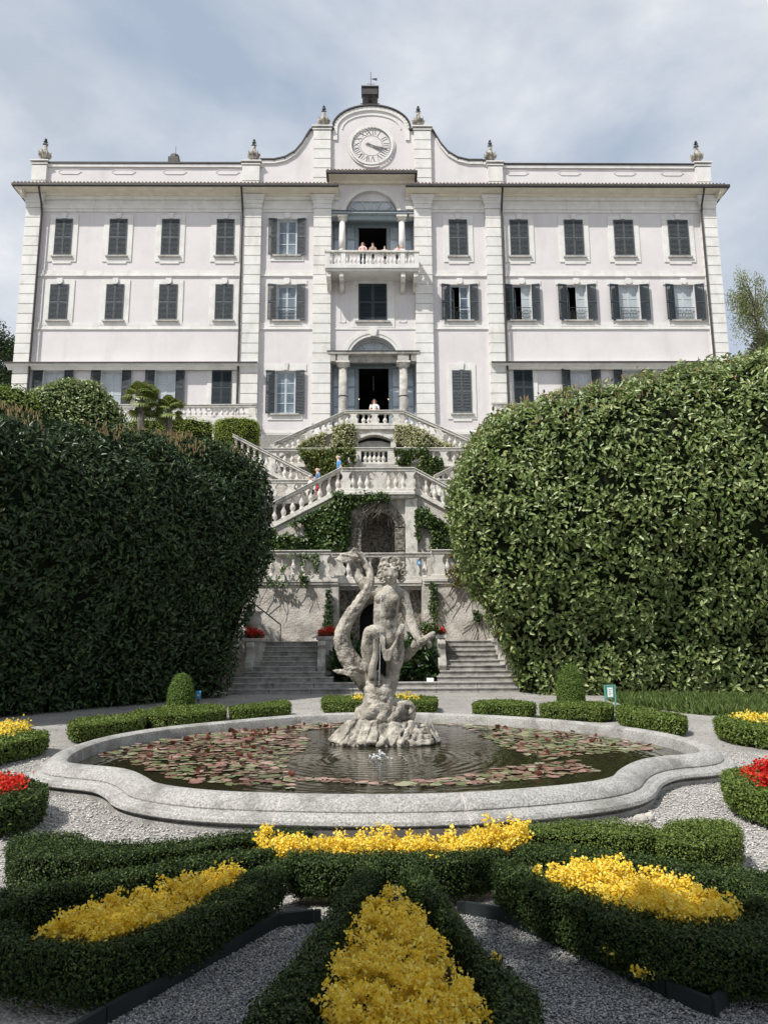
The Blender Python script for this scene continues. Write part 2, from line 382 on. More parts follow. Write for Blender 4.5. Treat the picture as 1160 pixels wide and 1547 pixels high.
def loft(p, prof, hfun=None, scl=None):
    """p ccw footprint, prof [(z, inset)] -> V, quads, tris ; last ring is capped with a fan of strips"""
    V = []; n = len(p)
    for z, ins in prof:
        q = offset_poly(p, ins) if scl is None else np.column_stack([scl[0]+(p[:, 0]-scl[0])*(1-ins/scl[2]), scl[1]+(p[:, 1]-scl[1])*(1-ins/scl[3])])
        zz = np.full(n, z) if hfun is None else z*hfun(q)
        V.append(np.column_stack([q, zz]))
    V = np.concatenate(V); Q = []
    for j in range(len(prof)-1):
        for i in range(n): Q.append((j*n+i, j*n+(i+1) % n, (j+1)*n+(i+1) % n, (j+1)*n+i))
    Q = np.array(Q); b = (len(prof)-1)*n
    from mathutils.geometry import tessellate_polygon
    tt = tessellate_polygon([[Vector((x, y, 0)) for x, y, _ in V[b:]]])
    tt = np.array(tt)+b
    a, bb, c = V[tt[:, 0]], V[tt[:, 1]], V[tt[:, 2]]; fl = np.cross(bb-a, c-a)[:, 2] < 0; tt[fl] = tt[fl][:, ::-1]
    T = np.concatenate([Q[:, [0, 1, 2]], Q[:, [0, 2, 3]], tt])
    return V, Q, tt, T
def foliage_thing(name, label, cat, V, Q, tt, T, n, size, leafmat, group=None, spread=.7, jitter=.04, lump=.05, lfreq=1.5, depth=.1, six=False, ratio=.5, core_in=.0, solo=0, coremat='core', droop=0, holes=0.0, hfreq=1.6):
    loc = (float(V[:, 0].mean()), float(V[:, 1].mean()), float(V[:, 2].min()))
    th = thing(name, label, cat, loc, group)
    vn = np.zeros_like(V); fn = np.cross(V[T[:, 1]]-V[T[:, 0]], V[T[:, 2]]-V[T[:, 0]])
    for i_ in range(3): np.add.at(vn, T[:, i_], fn)
    vn /= np.maximum(np.linalg.norm(vn, axis=1), 1e-9)[:, None]
    cme = fmesh('shade_core', V-vn*depth*.8+vn*(lump*noise3(V, lfreq))[:, None], [Q, tt], coremat); link('shade_core', cme, th)  # dark solid core, painted shade behind the leaves, blocks light
    p, nr, area = sample(V, T, n)
    if holes: kk = noise3(p, hfreq)+.35*rng.normal(size=len(p)) < holes; p, nr = p[kk], nr[kk]; n = len(p)
    p = p+nr*(lump*noise3(p, lfreq)+core_in)[:, None]-nr*(rng.random(n)**1.6*depth)[:, None]+rng.normal(size=p.shape)*jitter
    sp_ = rng.random(n) < .035; p[sp_] += nr[sp_]*(rng.random(int(sp_.sum()))*min(.14, size*1.3))[:, None]
    d, up = rand_dirs(nr, spread, droop)
    ln = size*rng.uniform(.7, 1.25, n)
    if solo:
        dist = np.linalg.norm(p-CAM0, axis=1)/ln; order = np.argsort(dist); pick = order[:solo]
        me0V, me0F = leaf_arrays(np.zeros((1, 3)), np.array([[1., 0, 0]]), np.array([[0, 0, 1.]]), 1.0, ratio, six)
        me0 = fmesh('leaf', me0V, me0F, leafmat)
        for i in pick:
            q = Vector(d[i]).normalized(); sde = Vector(up[i]).cross(q).normalized(); uu = q.cross(sde)
            Mx = Matrix((q, sde, uu)).transposed().to_4x4(); e = Mx.to_euler()
            link('leaf', me0, th, tuple(p[i]), (ln[i],)*3, tuple(e))
        keep = np.ones(n, bool); keep[pick] = False; p, d, up, ln = p[keep], d[keep], up[keep], ln[keep]
    LV, LF = leaf_arrays(p, d, up, ln, ln*ratio, six)
    o = link('foliage', fmesh('foliage', LV, LF, leafmat), th); o['kind'] = 'stuff'
    return th
def poly_px(pp, z): return [tuple(G(x, y, z)[:2]) for x, y in pp]
def in_poly(pts, poly):
    x, y = pts[:, 0], pts[:, 1]; c = np.zeros(len(pts), bool); n = len(poly); j = n-1
    for i in range(n):
        xi, yi = poly[i]; xj, yj = poly[j]
        m = ((yi > y) != (yj > y)) & (x < (xj-xi)*(y-yi)/(yj-yi+1e-12)+xi); c ^= m; j = i
    return c
def scatter_poly(poly, n):
    poly = np.array(poly); lo, hi = poly.min(0), poly.max(0); out = []; tot = 0
    while tot < n:
        q = rng.uniform(lo, hi, (n*2, 2)); q = q[in_poly(q, poly)]; out.append(q); tot += len(q)
        if tot == 0: return np.zeros((0, 2))
    return np.concatenate(out)[:n]

# ================================================================== THE SETTING: ground and terraces
D = 42.0                                   # facade plane
YT1, YN, YM, YT = 29.9, 33.0, 37.0, 39.0   # terrace wall, lower landing, middle wall, top landing
ZT1 = 4.15; ZT2 = float(P(570, 745, YN)[2]); ZT3 = float(P(570, 704, YM)[2]); ZT4 = float(P(565, 644, YT)[2])
ground = MB().add([(-300, -200, 0), (300, -200, 0), (300, 400, 0), (-300, 400, 0)], [(0, 1, 2, 3)])
struct('ground', ground, 'gravel')
def Xc(Y): return float(P(563, 600, Y)[0])
t = MB(); t.box(-45, -9.5, YT1+.6, 110, -.5, ZT1); t.box(9.5, 45, YT1+.6, 110, -.5, ZT1)
t.box(-9.5, 9.5, YT1+2.6, 110, -.5, ZT1-.01); t.box(-9.5, 9.5, YT1+.9, YT1+2.6, ZT1-.3, ZT1-.012); struct('lower_terrace', t, 'gravel')
t = MB(); t.box(-40, -6.2, YN+1.6, 109, ZT1, ZT2-.02); t.box(6.2, 40, YN+1.6, 109, ZT1, ZT2-.02); t.box(-6.2, 6.2, YN+1.9, 109, ZT1, ZT2); t.box(-6.2, 6.2, YN+.6, YN+1.9, ZT2-.35, ZT2-.001); struct('middle_terrace', t, 'gravel')
t = MB(); t.box(-38, 38, YM+.5, 108, ZT2, ZT3); struct('upper_terrace', t, 'gravel')
t = MB(); t.box(-36, 36, D-1.6, 107, ZT3, ZT4-.05); t.box(Xc(YT)-2.6, Xc(YT)+2.6, YT+.6, D-1.59, ZT3, ZT4); struct('villa_platform', t, 'gravel')

# ================================================================== THE VILLA
def Xf(px, py=450, Y=None): return float(P(px, py, Y or D)[0])
def Zf(py, px=561, Y=None): return float(P(px, py, Y or D)[2])
XL, XR = Xf(31, 450), Xf(1090, 450)
ZB = ZT4-.05; ZEAVE = Zf(294)
villa = thing('villa', 'long three storey white and pale pink villa with clock gable above the stairs', 'villa', (Xc(D), D, ZB))
winds = []   # xl,xr,zb,zt,type
for a, b in ((83, 109), (165, 192), (244, 271), (327, 354), (678, 706), (770, 798), (852, 881), (927, 957), (1009, 1040)): winds.append((a, b, 332, 387, 'closed', 3))
for a, b in ((75, 103), (160, 187), (240, 268), (325, 352)): winds.append((a, b, 430, 484, 'closed', 2))
winds += [(406, 462, 331, 386, 'open', 3), (405, 461, 430, 484, 'rail', 2), (667, 722, 430, 484, 'ajar', 2), (762, 815, 430, 484, 'ajar', 2),
          (843, 900, 430, 484, 'ajar', 2), (921, 980, 430, 484, 'curtain', 2), (1005, 1063, 430, 484, 'curtain', 2),
          (402, 460, 560, 625, 'open', 1), (683, 712, 560, 625, 'closed', 1), (320, 350, 560, 612, 'closed', 0), (776, 805, 560, 612, 'closed', 0),
          (50, 111, 559, 612, 'open', 0), (138, 198, 559, 612, 'open', 0), (220, 279, 559, 612, 'open', 0), (848, 907, 559, 612, 'open', 0), (927, 985, 559, 612, 'open', 0), (1008, 1066, 559, 612, 'open', 0)]
holes = []; wspec = []
for a, b, yt, yb, ty, row in winds:
    ym = (yt+yb)/2; x0, x1 = Xf(a, ym), Xf(b, ym); zt, zb = Zf(yt), Zf(yb)
    if ty == 'closed': ox0, ox1 = x0+.02, x1-.02
    else:
        w = (x1-x0); ox0, ox1 = x0+w*.235, x1-w*.235
    holes.append((ox0, ox1, zb, zt)); wspec.append((x0, x1, ox0, ox1, zb, zt, ty, row))
CB = (Xf(500, 430), Xf(627, 430))
mw = (Xf(541.5, 457), Xf(584.5, 457), Zf(485), Zf(429))
def wall_sheet(mb, x0, x1, z0, z1, hs, y, depth):
    xs = sorted({x0, x1, *[h[0] for h in hs], *[h[1] for h in hs]}); zs = sorted({z0, z1, *[h[2] for h in hs], *[h[3] for h in hs]})
    for i in range(len(xs)-1):
        zz = None
        for j in range(len(zs)-1):
            cx, cz = (xs[i]+xs[i+1])/2, (zs[j]+zs[j+1])/2
            solid = not any(h[0] < cx < h[1] and h[2] < cz < h[3] for h in hs)
            if solid and zz is None: zz = zs[j]
            if (not solid or j == len(zs)-2) and zz is not None:
                top = zs[j] if not solid else zs[j+1]
                mb.add([(xs[i], y, zz), (xs[i+1], y, zz), (xs[i+1], y, top), (xs[i], y, top)], [(0, 1, 2, 3)]); zz = None
    for a, b, c, d in hs:
        v = [(a, y, c), (b, y, c), (b, y, d), (a, y, d), (a, y+depth, c), (b, y+depth, c), (b, y+depth, d), (a, y+depth, d)]
        mb.add(v, [(0, 4, 5, 1), (1, 5, 6, 2), (2, 6, 7, 3), (3, 7, 4, 0)])
w = MB()
wall_sheet(w, XL, CB[0], ZB, ZEAVE, [h for h in holes if h[1] < CB[0]], D, .32)
wall_sheet(w, CB[1], XR, ZB, ZEAVE, [h for h in holes if h[0] > CB[1]], D, .32)
w.add([(XL, D, ZB), (XL, D+15, ZB), (XL, D+15, ZEAVE), (XL, D, ZEAVE)], [(0, 3, 2, 1)])
w.add([(XR, D, ZB), (XR, D+15, ZB), (XR, D+15, ZEAVE), (XR, D, ZEAVE)], [(0, 1, 2, 3)])
w.add([(XL, D+15, ZB), (XR, D+15, ZB), (XR, D+15, ZEAVE), (XL, D+15, ZEAVE)], [(0, 3, 2, 1)])
# centre bay: arch walls
XC = (CB[0]+CB[1])/2; XCU, XCL = Xf(561, 320), Xf(564, 540)
def arch_piece(mb, x0, x1, zb, zt, xc, zc, R, y0, y1, n=20):
    a0 = math.asin(min(.99, max(0, (zb-zc)/R)))
    arc = [(xc+R*math.cos(a0+(math.pi-2*a0)*i/n), zc+R*math.sin(a0+(math.pi-2*a0)*i/n)) for i in range(n+1)]
    poly = [(x0, zb)]+[(x, z) for x, z in arc[::-1]]+[(x1, zb), (x1, zt), (x0, zt)]
    mb.prism(poly, 'y', y0, y1)
ZU1, ZU0 = Zf(323), Zf(384)          # upper loggia: lintel level, floor
ZL1 = Zf(536)
RU = (Xf(602, 320)-Xf(523, 320))/2; ZCU = Zf(288)-RU
RL = (Xf(601, 530)-Xf(527, 530))/2; ZCL = Zf(509)-RL
ZTOPC = Zf(272)
arch_piece(w, CB[0]+.003, CB[1]-.003, ZU1, ZTOPC, XCU, ZCU, RU, D-.012, D+.5)
arch_piece(w, CB[0]+.003, CB[1]-.003, ZL1, Zf(490), XCL, ZCL, RL, D-.012, D+.5)
wall_sheet(w, CB[0]+.003, CB[1]-.003, Zf(490)+.001, ZU0-.12, [mw], D-.012, .32)
w.build('wall', 'plaster', villa)
rb = MB(); rb.box(XL, XR, D+.35, D+15, ZEAVE, ZEAVE+.02)
rb.build('ceiling_slab', 'plaster', villa)
# plinth band and string courses, standing 4-6 cm proud
for yp, hh, pr in ((655, .16, .07), (418, .12, .09), (498, .10, .07)):
    for s, (xa, xb) in enumerate(((XL, CB[0]-.003), (CB[1]+.003, XR))):
        z = Zf(yp); m = MB(); m.box(xa, xb, D-pr, D-.003, z, z+hh); m.build('string_course', 'white_stucco', villa, bevel=.015)
z = Zf(418); m = MB(); m.box(XL+.6, CB[0]-1, D-.035, D-.002, z+.122, z+.40); m.build('white_band', 'white_stucco', villa)
m = MB(); m.box(CB[1]+1, XR-.6, D-.035, D-.002, z+.122, z+.40); m.build('white_band', 'white_stucco', villa)
z = Zf(498); m = MB(); m.box(XL+.6, CB[0]-1, D-.035, D-.002, z+.102, z+.45); m.build('white_band', 'white_stucco', villa)
m = MB(); m.box(CB[1]+1, XR-.6, D-.035, D-.002, z+.102, z+.45); m.build('white_band', 'white_stucco', villa)
m = MB(); m.box(CB[0]+.003, CB[1]-.003, D-.055, D-.014, z, z+.1); m.build('string_course', 'white_stucco', villa)
m = MB(); m.box(XL, XR, D-.06, D-.003, ZB, Zf(655)-.002); m.build('socle', 'white_stucco', villa)
# quoins
PIL = [(31.5, 54.5), (366, 393), (473, 500), (627, 653), (736, 759), (1067, 1090)]
qm = {}
def quoin(x0, x1, z0, z1, y=D, pr=.29, nm='quoin'):
    k = (round(x1-x0, 2), round(z1-z0, 3), pr)
    if k not in qm:
        ww, hh = x1-x0, z1-z0; g = .03
        mbq = MB(); mbq.prism([(-ww/2, 0), (ww/2, 0), (ww/2, hh-.09), (ww/2-.04, hh-.055), (-ww/2+.04, hh-.055), (-ww/2, hh-.09)], 'y', -pr, 0)
        qm[k] = mbq.mesh('quoin', 'white_stucco')
    link(nm, qm[k], villa, ((x0+x1)/2, y-.004, z0))
ZCAP = Zf(318)
for i, (a, b) in enumerate(PIL):
    x0, x1 = Xf(a), Xf(b)
    m = MB(); m.box(x0+.02, x1-.02, D-.24, D-.003, ZB, ZCAP); m.build('pilaster', 'white_stucco', villa)
    n = int((ZCAP-ZB-.4)/.62); hh = (ZCAP-ZB-.4)/n
    for j in range(n): quoin(x0, x1, ZB+.4+j*hh, ZB+.4+(j+1)*hh)
    m = MB(); m.box(x0-.02, x1+.02, D-.31, D-.003, ZB, ZB+.38)
    m.build('pilaster_base', 'white_stucco', villa, bevel=.01)
    m = MB(); zc = ZCAP
    for k_, (dz, ex) in enumerate(((.30, .03), (.22, .08), (.14, .14), (.22, .20))):
        m.box(x0-ex, x1+ex, D-.28-ex*.7, D-.003, zc+.002, zc+dz); zc += dz
    m.build('capital', 'white_stucco', villa)
# entablature mouldings below the eave, with coved soffit
ZG = float(P(300, 278, D-1.0)[2])
def eave(x0, x1, zg, ov, name, ends=(0, 0)):
    zt = zg; z0 = zg-.22
    m = MB(); m.box(max(x0, XL), min(x1, XR), D-.07, D-.003, z0-1.02, z0-.84); m.box(max(x0, XL), min(x1, XR), D-.12, D-.003, z0-.838, z0-.60); m.box(max(x0, XL), min(x1, XR), D-.05, D-.003, z0-.598, z0-.25); m.box(max(x0, XL), min(x1, XR), D-.20, D-.003, z0-.248, z0-.05)
    m.build('frieze_moulding', 'white_stucco', villa)
    m = MB(); prof = [(D-.003, z0-.048), (D-.28, z0-.048), (D-.34, z0+.03), (D-ov+.05, z0+.05), (D-ov+.05, zt-.12), (D-.003, zt-.12)]
    m.prism(prof, 'x', x0, x1); m.build('soffit', 'soffit', villa)
    g = MB(); g.box(x0-.03, x1+.03, D-ov-.1, D-ov+.05, zt-.12, zt+.05); g.build(name, 'gutter', villa, bevel=.02)
XEL, XER = float(P(21, 280, D-1.0)[0]), float(P(1099, 281, D-1.0)[0])
XE1, XE2 = Xf(512, 285), Xf(612, 285)
eave(XEL, XE1, ZG, 1.0, 'gutter'); eave(XE2, XER, ZG, 1.0, 'gutter')
# roof slopes behind the gutter, rows of tiles
def tile_roof(x0, x1, y0, z0, y1, z1, nm='roof'):
    m = MB(); m.add([(x0, y0, z0), (x1, y0, z0), (x1, y1, z1), (x0, y1, z1)], [(0, 1, 2, 3)])
    r = m.build(nm, 'roof_tile', villa)
    t_ = MB(); n = int((x1-x0)/.22)
    for i in range(n):
        x = x0+.11+i*.22; t_.tube([(x, y0-.04, z0+.02), (x, y1, z1+.02)], .075, 6)
    t_.build('tile_row', 'roof_tile', r)['kind'] = 'stuff'
YP = D+.25                       # parapet plane
tile_roof(XEL-.05, XE1, D-1.07, ZG+.02, YP+.2, ZG+.28); tile_roof(XE2, XER+.05, D-1.07, ZG+.02, YP+.2, ZG+.28)
# side eaves returns
for xs, s in ((XL, -1), (XR, 1)):
    m = MB(); xa = (XEL+.02) if s < 0 else (XER-.02)
    m.prism([(xs, ZG-.5), (xs+s*.2, ZG-.3), (xa, ZG-.17), (xa, ZG-.12), (xs, ZG-.12)], 'y', D-.94, D+15); m.build('side_soffit', 'soffit', villa)
    g = MB(); g.box(xa, xa+s*.14, D-1.09, D+15, ZG-.119, ZG+.05); g.build('side_gutter', 'gutter', villa)
    g = MB(); g.add([(xa+s*.1, D-1.0, ZG+.03), (xa+s*.1, D+15, ZG+.03), (xs-s*2, D+15, ZG+.7), (xs-s*2, D+1.5, ZG+.7)], [(0, 1, 2, 3)]); g.build('side_roof', 'roof_tile', villa)
# small eave over the central arch
zc = float(P(561, 259, D-.9)[2]); m = MB()
xa, xb = Xf(494, 260), Xf(629, 260)
m.prism([(D-.02, zc-.30), (D-.2, zc-.30), (D-.3, zc-.18), (D-.85, zc-.15), (D-.85, zc-.10), (D-.02, zc-.10)], 'x', xa+.15, xb-.15); m.build('soffit', 'soffit', villa)
m = MB(); m.box(xa, xb, D-1.0, D-.84, zc-.12, zc+.06); m.box(xa, xa+.14, D-.84, D-.02, zc-.12, zc+.06); m.box(xb-.14, xb, D-.84, D-.02, zc-.12, zc+.06); m.build('gutter', 'gutter', villa)
tile_roof(xa, xb, D-.98, zc+.02, YP+.1, zc+.25, 'central_roof')
m = MB(); m.box(CB[0]+.003, CB[1]-.003, D-.012, D+.4, ZTOPC+.001, zc-.1); m.build('upper_wall', 'plaster', villa)
# parapet and gable silhouette
def ZP(py, px=561): return float(P(px, py, YP)[2])
def XP(px, py): return float(P(px, py, YP)[0])
zp = ZP(249); zb_ = ZG-.3
xc = XP(561, 180)
def arc_pts(cx, cz, rx, rz, a0, a1, n=14): return [(cx+rx*math.cos(math.radians(a0+(a1-a0)*i/n)), cz+rz*math.sin(math.radians(a0+(a1-a0)*i/n))) for i in range(n+1)]
hl = [(XP(393, 245), ZP(243)), (XP(418, 243), ZP(241))]
x_s, z_s = XP(470, 197), ZP(197)
curve = [(XP(x, y), ZP(y)) for x, y in ((393, 243), (415, 243), (432, 239), (447, 230), (458, 217), (465, 205), (470, 197))]
r_ = XP(619, 195)-XP(561, 195); hz = ZP(161)-ZP(195)
archp = arc_pts(xc, ZP(195), r_, hz, 180, 0, 24)
mir = lambda pts: [(2*xc-x, z) for x, z in pts][::-1]
top = [(XP(51, 249), zp), (XP(393, 249), zp)]+curve+[(XP(503, 195), z_s)]+archp[0:]+[(2*xc-XP(503, 195), z_s)]+mir(curve)+[(XP(735, 249)+.5, zp), (XP(1070, 249), zp)]
poly = [(XP(51, 249), zb_)]+top+[(XP(1070, 249), zb_)]
m = MB(); m.prism(poly, 'y', YP, YP+.5); m.build('parapet', 'plaster', villa)
def ribbon(mb, pts, y0, y1, th):
    """strip following the top outline"""
    for (xa_, za_), (xb_2, zb_2) in zip(pts[:-1], pts[1:]):
        d = Vector((xb_2-xa_, zb_2-za_)); 
        if d.length < 1e-4: continue
        n_ = Vector((-d.y, d.x)).normalized()*th
        if n_.y < 0: n_ = -n_
        vs = [(xa_, y0, za_), (xb_2, y0, zb_2), (xb_2+n_.x, y0, zb_2+n_.y), (xa_+n_.x, y0, za_+n_.y)]
        vs += [(x, y1, z) for x, _, z in vs]
        mb.add(vs, [(0, 1, 2, 3), (4, 7, 6, 5), (0, 4, 5, 1), (1, 5, 6, 2), (2, 6, 7, 3), (3, 7, 4, 0)])
m = MB(); ribbon(m, [(x, z+.002) for x, z in top], YP-.16, YP+.55, .09); m.build('parapet_cap', 'gutter', villa)
low = lambda pts, d: [(x, z-d) for x, z in pts]
m = MB(); ribbon(m, low([(XP(51, 249), zp), (XP(393, 249), zp)]+curve[:-1], .22), YP-.10, YP+.02, .2); m.build('parapet_moulding', 'white_stucco', villa)
m = MB(); ribbon(m, low(mir(curve[:-1])+[(XP(735, 249)+.5, zp), (XP(1070, 249), zp)], .22), YP-.10, YP+.02, .2); m.build('parapet_moulding', 'white_stucco', villa)
m = MB(); ia = arc_pts(xc, ZP(195), r_-.28, hz-.28, 180, 0, 24); ia = [(ia[0][0], ZP(212))]+ia+[(ia[-1][0], ZP(212))]; ribbon(m, ia, YP-.09, YP+.02, .25); m.build('gable_moulding', 'white_stucco', villa)
ia = arc_pts(xc, ZP(195), r_-.62, hz-.62, 180, 0, 24); m = MB(); ribbon(m, ia, YP-.05, YP+.02, .07); m.build('gable_moulding', 'white_stucco', villa)
for (a, b, yt, n) in ((51, 73, 250, 2), (367, 393, 250, 2), (736, 758, 250, 2), (1048, 1070, 250, 2), (474, 500, 197, 7), (625, 650, 197, 7)):
    x0, x1 = XP(a, yt), XP(b, yt); zt = ZP(yt); z0 = ZG-.1; hh = (zt-.1-z0)/n
    for j in range(n): quoin(x0, x1, z0+j*hh, z0+(j+1)*hh, YP, .22)
    m = MB(); m.box(x0-.06, x1+.06, YP-.27, YP-.003, zt-.098, zt+.0); m.box(x0-.12, x1+.12, YP-.34, YP+.56, zt+.094, zt+.17)
    m.build('pier_cap', 'white_stucco', villa)
for a, b in ((88, 123), (169, 205), (246, 282), (326, 362), (764, 798), (843, 877), (927, 960), (998, 1032)):
    x0, x1 = XP(a, 261), XP(b, 261); z0, z1 = ZP(264), ZP(257.5); q = .22
    pl = [(x0, (z0+z1)/2), (x0+q, z0), (x1-q, z0), (x1, (z0+z1)/2), (x1-q, z1), (x0+q, z1)]
    m = MB(); ribbon(m, pl+[pl[0]], YP-.03, YP-.002, .035); m.prism(pl, 'y', YP-.012, YP-.003); m.build('parapet_panel', 'plaster', villa)
# clock
ck = MB(); cx_, cz_ = XP(561, 220), ZP(220.5); RC = (XP(594, 220)-XP(528, 220))/2
def ring(mb, cx, cz, r0, r1, y0, y1, n=40):
    for i in range(n):
        a, b = 2*math.pi*i/n, 2*math.pi*(i+1)/n
        q = [(cx+r0*math.cos(a), cz+r0*math.sin(a)), (cx+r1*math.cos(a), cz+r1*math.sin(a)), (cx+r1*math.cos(b), cz+r1*math.sin(b)), (cx+r0*math.cos(b), cz+r0*math.sin(b))]
        vs = [(x, y0, z) for x, z in q]+[(x, y1, z) for x, z in q]
        mb.add(vs, [(0, 1, 2, 3), (0, 4, 5, 1), (2, 6, 7, 3)])
ring(ck, cx_, cz_, RC*.9, RC*1.0, YP-.16, YP-.003); ring(ck, cx_, cz_, RC*1.0, RC*1.08, YP-.09, YP-.003)
clock = ck.build('clock', 'white_stucco', villa)
m = MB(); m.prism([(cx_+RC*.9*math.cos(i*math.pi/24), cz_+RC*.9*math.sin(i*math.pi/24)) for i in range(48)], 'y', YP-.06, YP-.004); m.build('dial', 'clock_face', clock)
m = MB(); ring(m, cx_, cz_, RC*.865, RC*.885, YP-.068, YP-.061); ring(m, cx_, cz_, RC*.50, RC*.52, YP-.068, YP-.061)
for k in range(60):
    a = k*math.pi/30; r0, r1 = RC*.835, RC*.862; wv = .008
    t_, n_ = Vector((math.sin(a), math.cos(a))), Vector((math.cos(a), -math.sin(a)))
    q = [t_*r0-n_*wv, t_*r0+n_*wv, t_*r1+n_*wv, t_*r1-n_*wv]; m.add([(cx_+v.x, YP-.066, cz_+v.y) for v in q], [(0, 1, 2, 3)])
m.build('minute_ring', 'clock_ink', clock)['kind'] = 'stuff'
ROM = ['XII', 'I', 'II', 'III', 'IIII', 'V', 'VI', 'VII', 'VIII', 'IX', 'X', 'XI']
for k, s in enumerate(ROM):
    a = k*math.pi/6; t_, n_ = Vector((math.sin(a), math.cos(a))), Vector((math.cos(a), -math.sin(a)))
    m = MB(); h0, h1 = RC*.55, RC*.82; wd = {'I': .10, 'V': .22, 'X': .22}; tot = sum(wd[c] for c in s); sc_ = min(1.0, .46/tot)*RC*1.12; x = -tot/2*sc_
    def bar(u0, r0, u1, r1, w_):
        a_, b_ = n_*u0+t_*r0, n_*u1+t_*r1; d_ = (b_-a_).normalized(); e_ = Vector((-d_.y, d_.x))*w_/2
        m.add([(cx_+v.x, YP-.068, cz_+v.y) for v in (a_-e_, a_+e_, b_+e_, b_-e_)], [(0, 1, 2, 3)])
    for c in s:
        wc = wd[c]*sc_; xm = x+wc/2
        if c == 'I': bar(xm, h0, xm, h1, .045)
        elif c == 'V': bar(x+wc*.12, h1, xm, h0, .055); bar(x+wc*.88, h1, xm, h0, .022)
        else: bar(x+wc*.1, h1, x+wc*.9, h0, .055); bar(x+wc*.1, h0, x+wc*.9, h1, .022)
        x += wc
    m.build('numeral', 'clock_ink', clock)
def hand(ang, ln, wd_, tail, y):
    a = math.radians(ang); t_, n_ = Vector((math.sin(a), math.cos(a))), Vector((math.cos(a), -math.sin(a)))
    pts = [-t_*tail-n_*wd_*.8, -t_*tail+n_*wd_*.8, n_*wd_*.5, t_*ln*.6+n_*wd_*1.0, t_*ln, t_*ln*.6-n_*wd_*1.0, -n_*wd_*.5]
    m = MB(); m.prism([(cx_+v.x, cz_+v.y) for v in pts], 'y', y-.015, y); m.build('clock_hand', 'clock_ink', clock)
hand(104, RC*.82, .045, RC*.28, YP-.10); hand(116, RC*.62, .075, RC*.22, YP-.13)
m = MB(); m.prism(arc_pts(cx_, cz_-RC*1.02, .5, .12, 180, 360, 10), 'y', YP-.12, YP-.003); m.build('clock_bracket', 'white_stucco', villa)
# belfry
bx_, bz0 = XP(559, 150), ZP(161)
bf = MB()
for sx in (-.42, .42):
    for sy in (0, .7): bf.box(bx_+sx-.03, bx_+sx+.03, YP+sy, YP+sy+.06, bz0-.3, ZP(133))
bf.box(bx_-.62, bx_+.62, YP, YP+.04, ZP(156), ZP(156)+.03)
for i in range(7): bf.box(bx_-.6+.2*i-.01, bx_-.6+.2*i+.01, YP+.01, YP+.03, bz0, ZP(156))
bel = bf.build('belfry', 'iron', villa)
m = MB(); m.box(bx_-.5, bx_+.5, YP-.12, YP+.85, ZP(143.5), ZP(133)); m.build('belfry_hood', 'gutter', bel, bevel=.02)
m = MB(); m.box(bx_-.56, bx_+.56, YP-.18, YP+.9, ZP(133)+.002, ZP(131.5)); m.build('belfry_roof', 'gutter', bel)
m = MB(); m.lathe([(.05, .5), (.13, .46), (.16, .30), (.19, .12), (.26, 0)], 12, (bx_, YP+.35, ZP(156))); m.build('bell', 'iron', bel, smooth=True)
m = MB(); vx = XP(560, 120); m.tube([(vx, YP+.3, ZP(132)), (vx, YP+.3, ZP(103))], .022, 6)
m.tube([(vx-.25, YP+.3, ZP(121)), (vx+.28, YP+.3, ZP(121))], .015, 5)
m.prism([(vx+.02, ZP(113.5)), (vx+.4, ZP(116)), (vx+.42, ZP(112)), (vx+.2, ZP(112.5))], 'y', YP+.29, YP+.31); m.ball((vx, YP+.3, ZP(125)), .06, 8, 6); m.build('weather_vane', 'iron', bel)

# shutters, windows
def shutter_mesh(name, material):
    m = MB(); a = .085
    m.box(0, a, -.02, .02, 0, 1); m.box(1-a, 1, -.02, .02, 0, 1)
    for z0, z1 in ((0, .035), (.475, .51), (.965, 1)): m.box(a, 1-a, -.02, .02, z0, z1)
    for z0, z1 in ((.035, .475), (.51, .965)):
        n = 13
        for i in range(n):
            z = z0+(z1-z0)*i/n; h = (z1-z0)/n
            m.add([(a, -.022, z+.1*h), (1-a, -.022, z+.1*h), (1-a, .016, z+.95*h), (a, .016, z+.95*h), (a, -.014, z), (1-a, -.014, z), (1-a, .022, z+.85*h), (a, .022, z+.85*h)],
                  [(0, 1, 2, 3), (4, 7, 6, 5), (0, 4, 5, 1), (3, 2, 6, 7)])
    return m.mesh(name, material)
SHB, SHO = shutter_mesh('shutter_blue', 'shutter_blue'), shutter_mesh('shutter_old', 'shutter_old')
railme = {}
def rail_mesh():
    m = MB(); m.box(0, 1, -.012, .012, .97, 1.0); m.box(0, 1, -.01, .01, .70, .72); m.box(0, 1, -.01, .01, .02, .045)
    for i in range(6):
        x = (i+.5)/6; m.box(x-.006, x+.006, -.006, .006, .02, .97)
    for i in range(5):
        c = (i+1)/6
        for s in (-1, 1):
            pts = [(c+s*.055*(1-.0*k)*math.sin(k*.75)*(1-k*.06), 0, .1+.055*k) for k in range(11)]
            m.tube(pts, .008, 4)
    return m.mesh('railing', 'iron')
RAIL = rail_mesh()
paneM = MB(); paneM.box(0, 1, -.004, .004, 0, 1); PANE = paneM.mesh('pane', 'glass'); PANED = MB().box(0, 1, -.004, .004, 0, 1).mesh('pane', 'glass_dark'); PANES = MB().box(0, 1, -.004, .004, 0, 1).mesh('pane', 'glass_sky_tint'); PANEM = MB().box(0, 1, -.004, .004, 0, 1).mesh('pane', 'glass_mid')
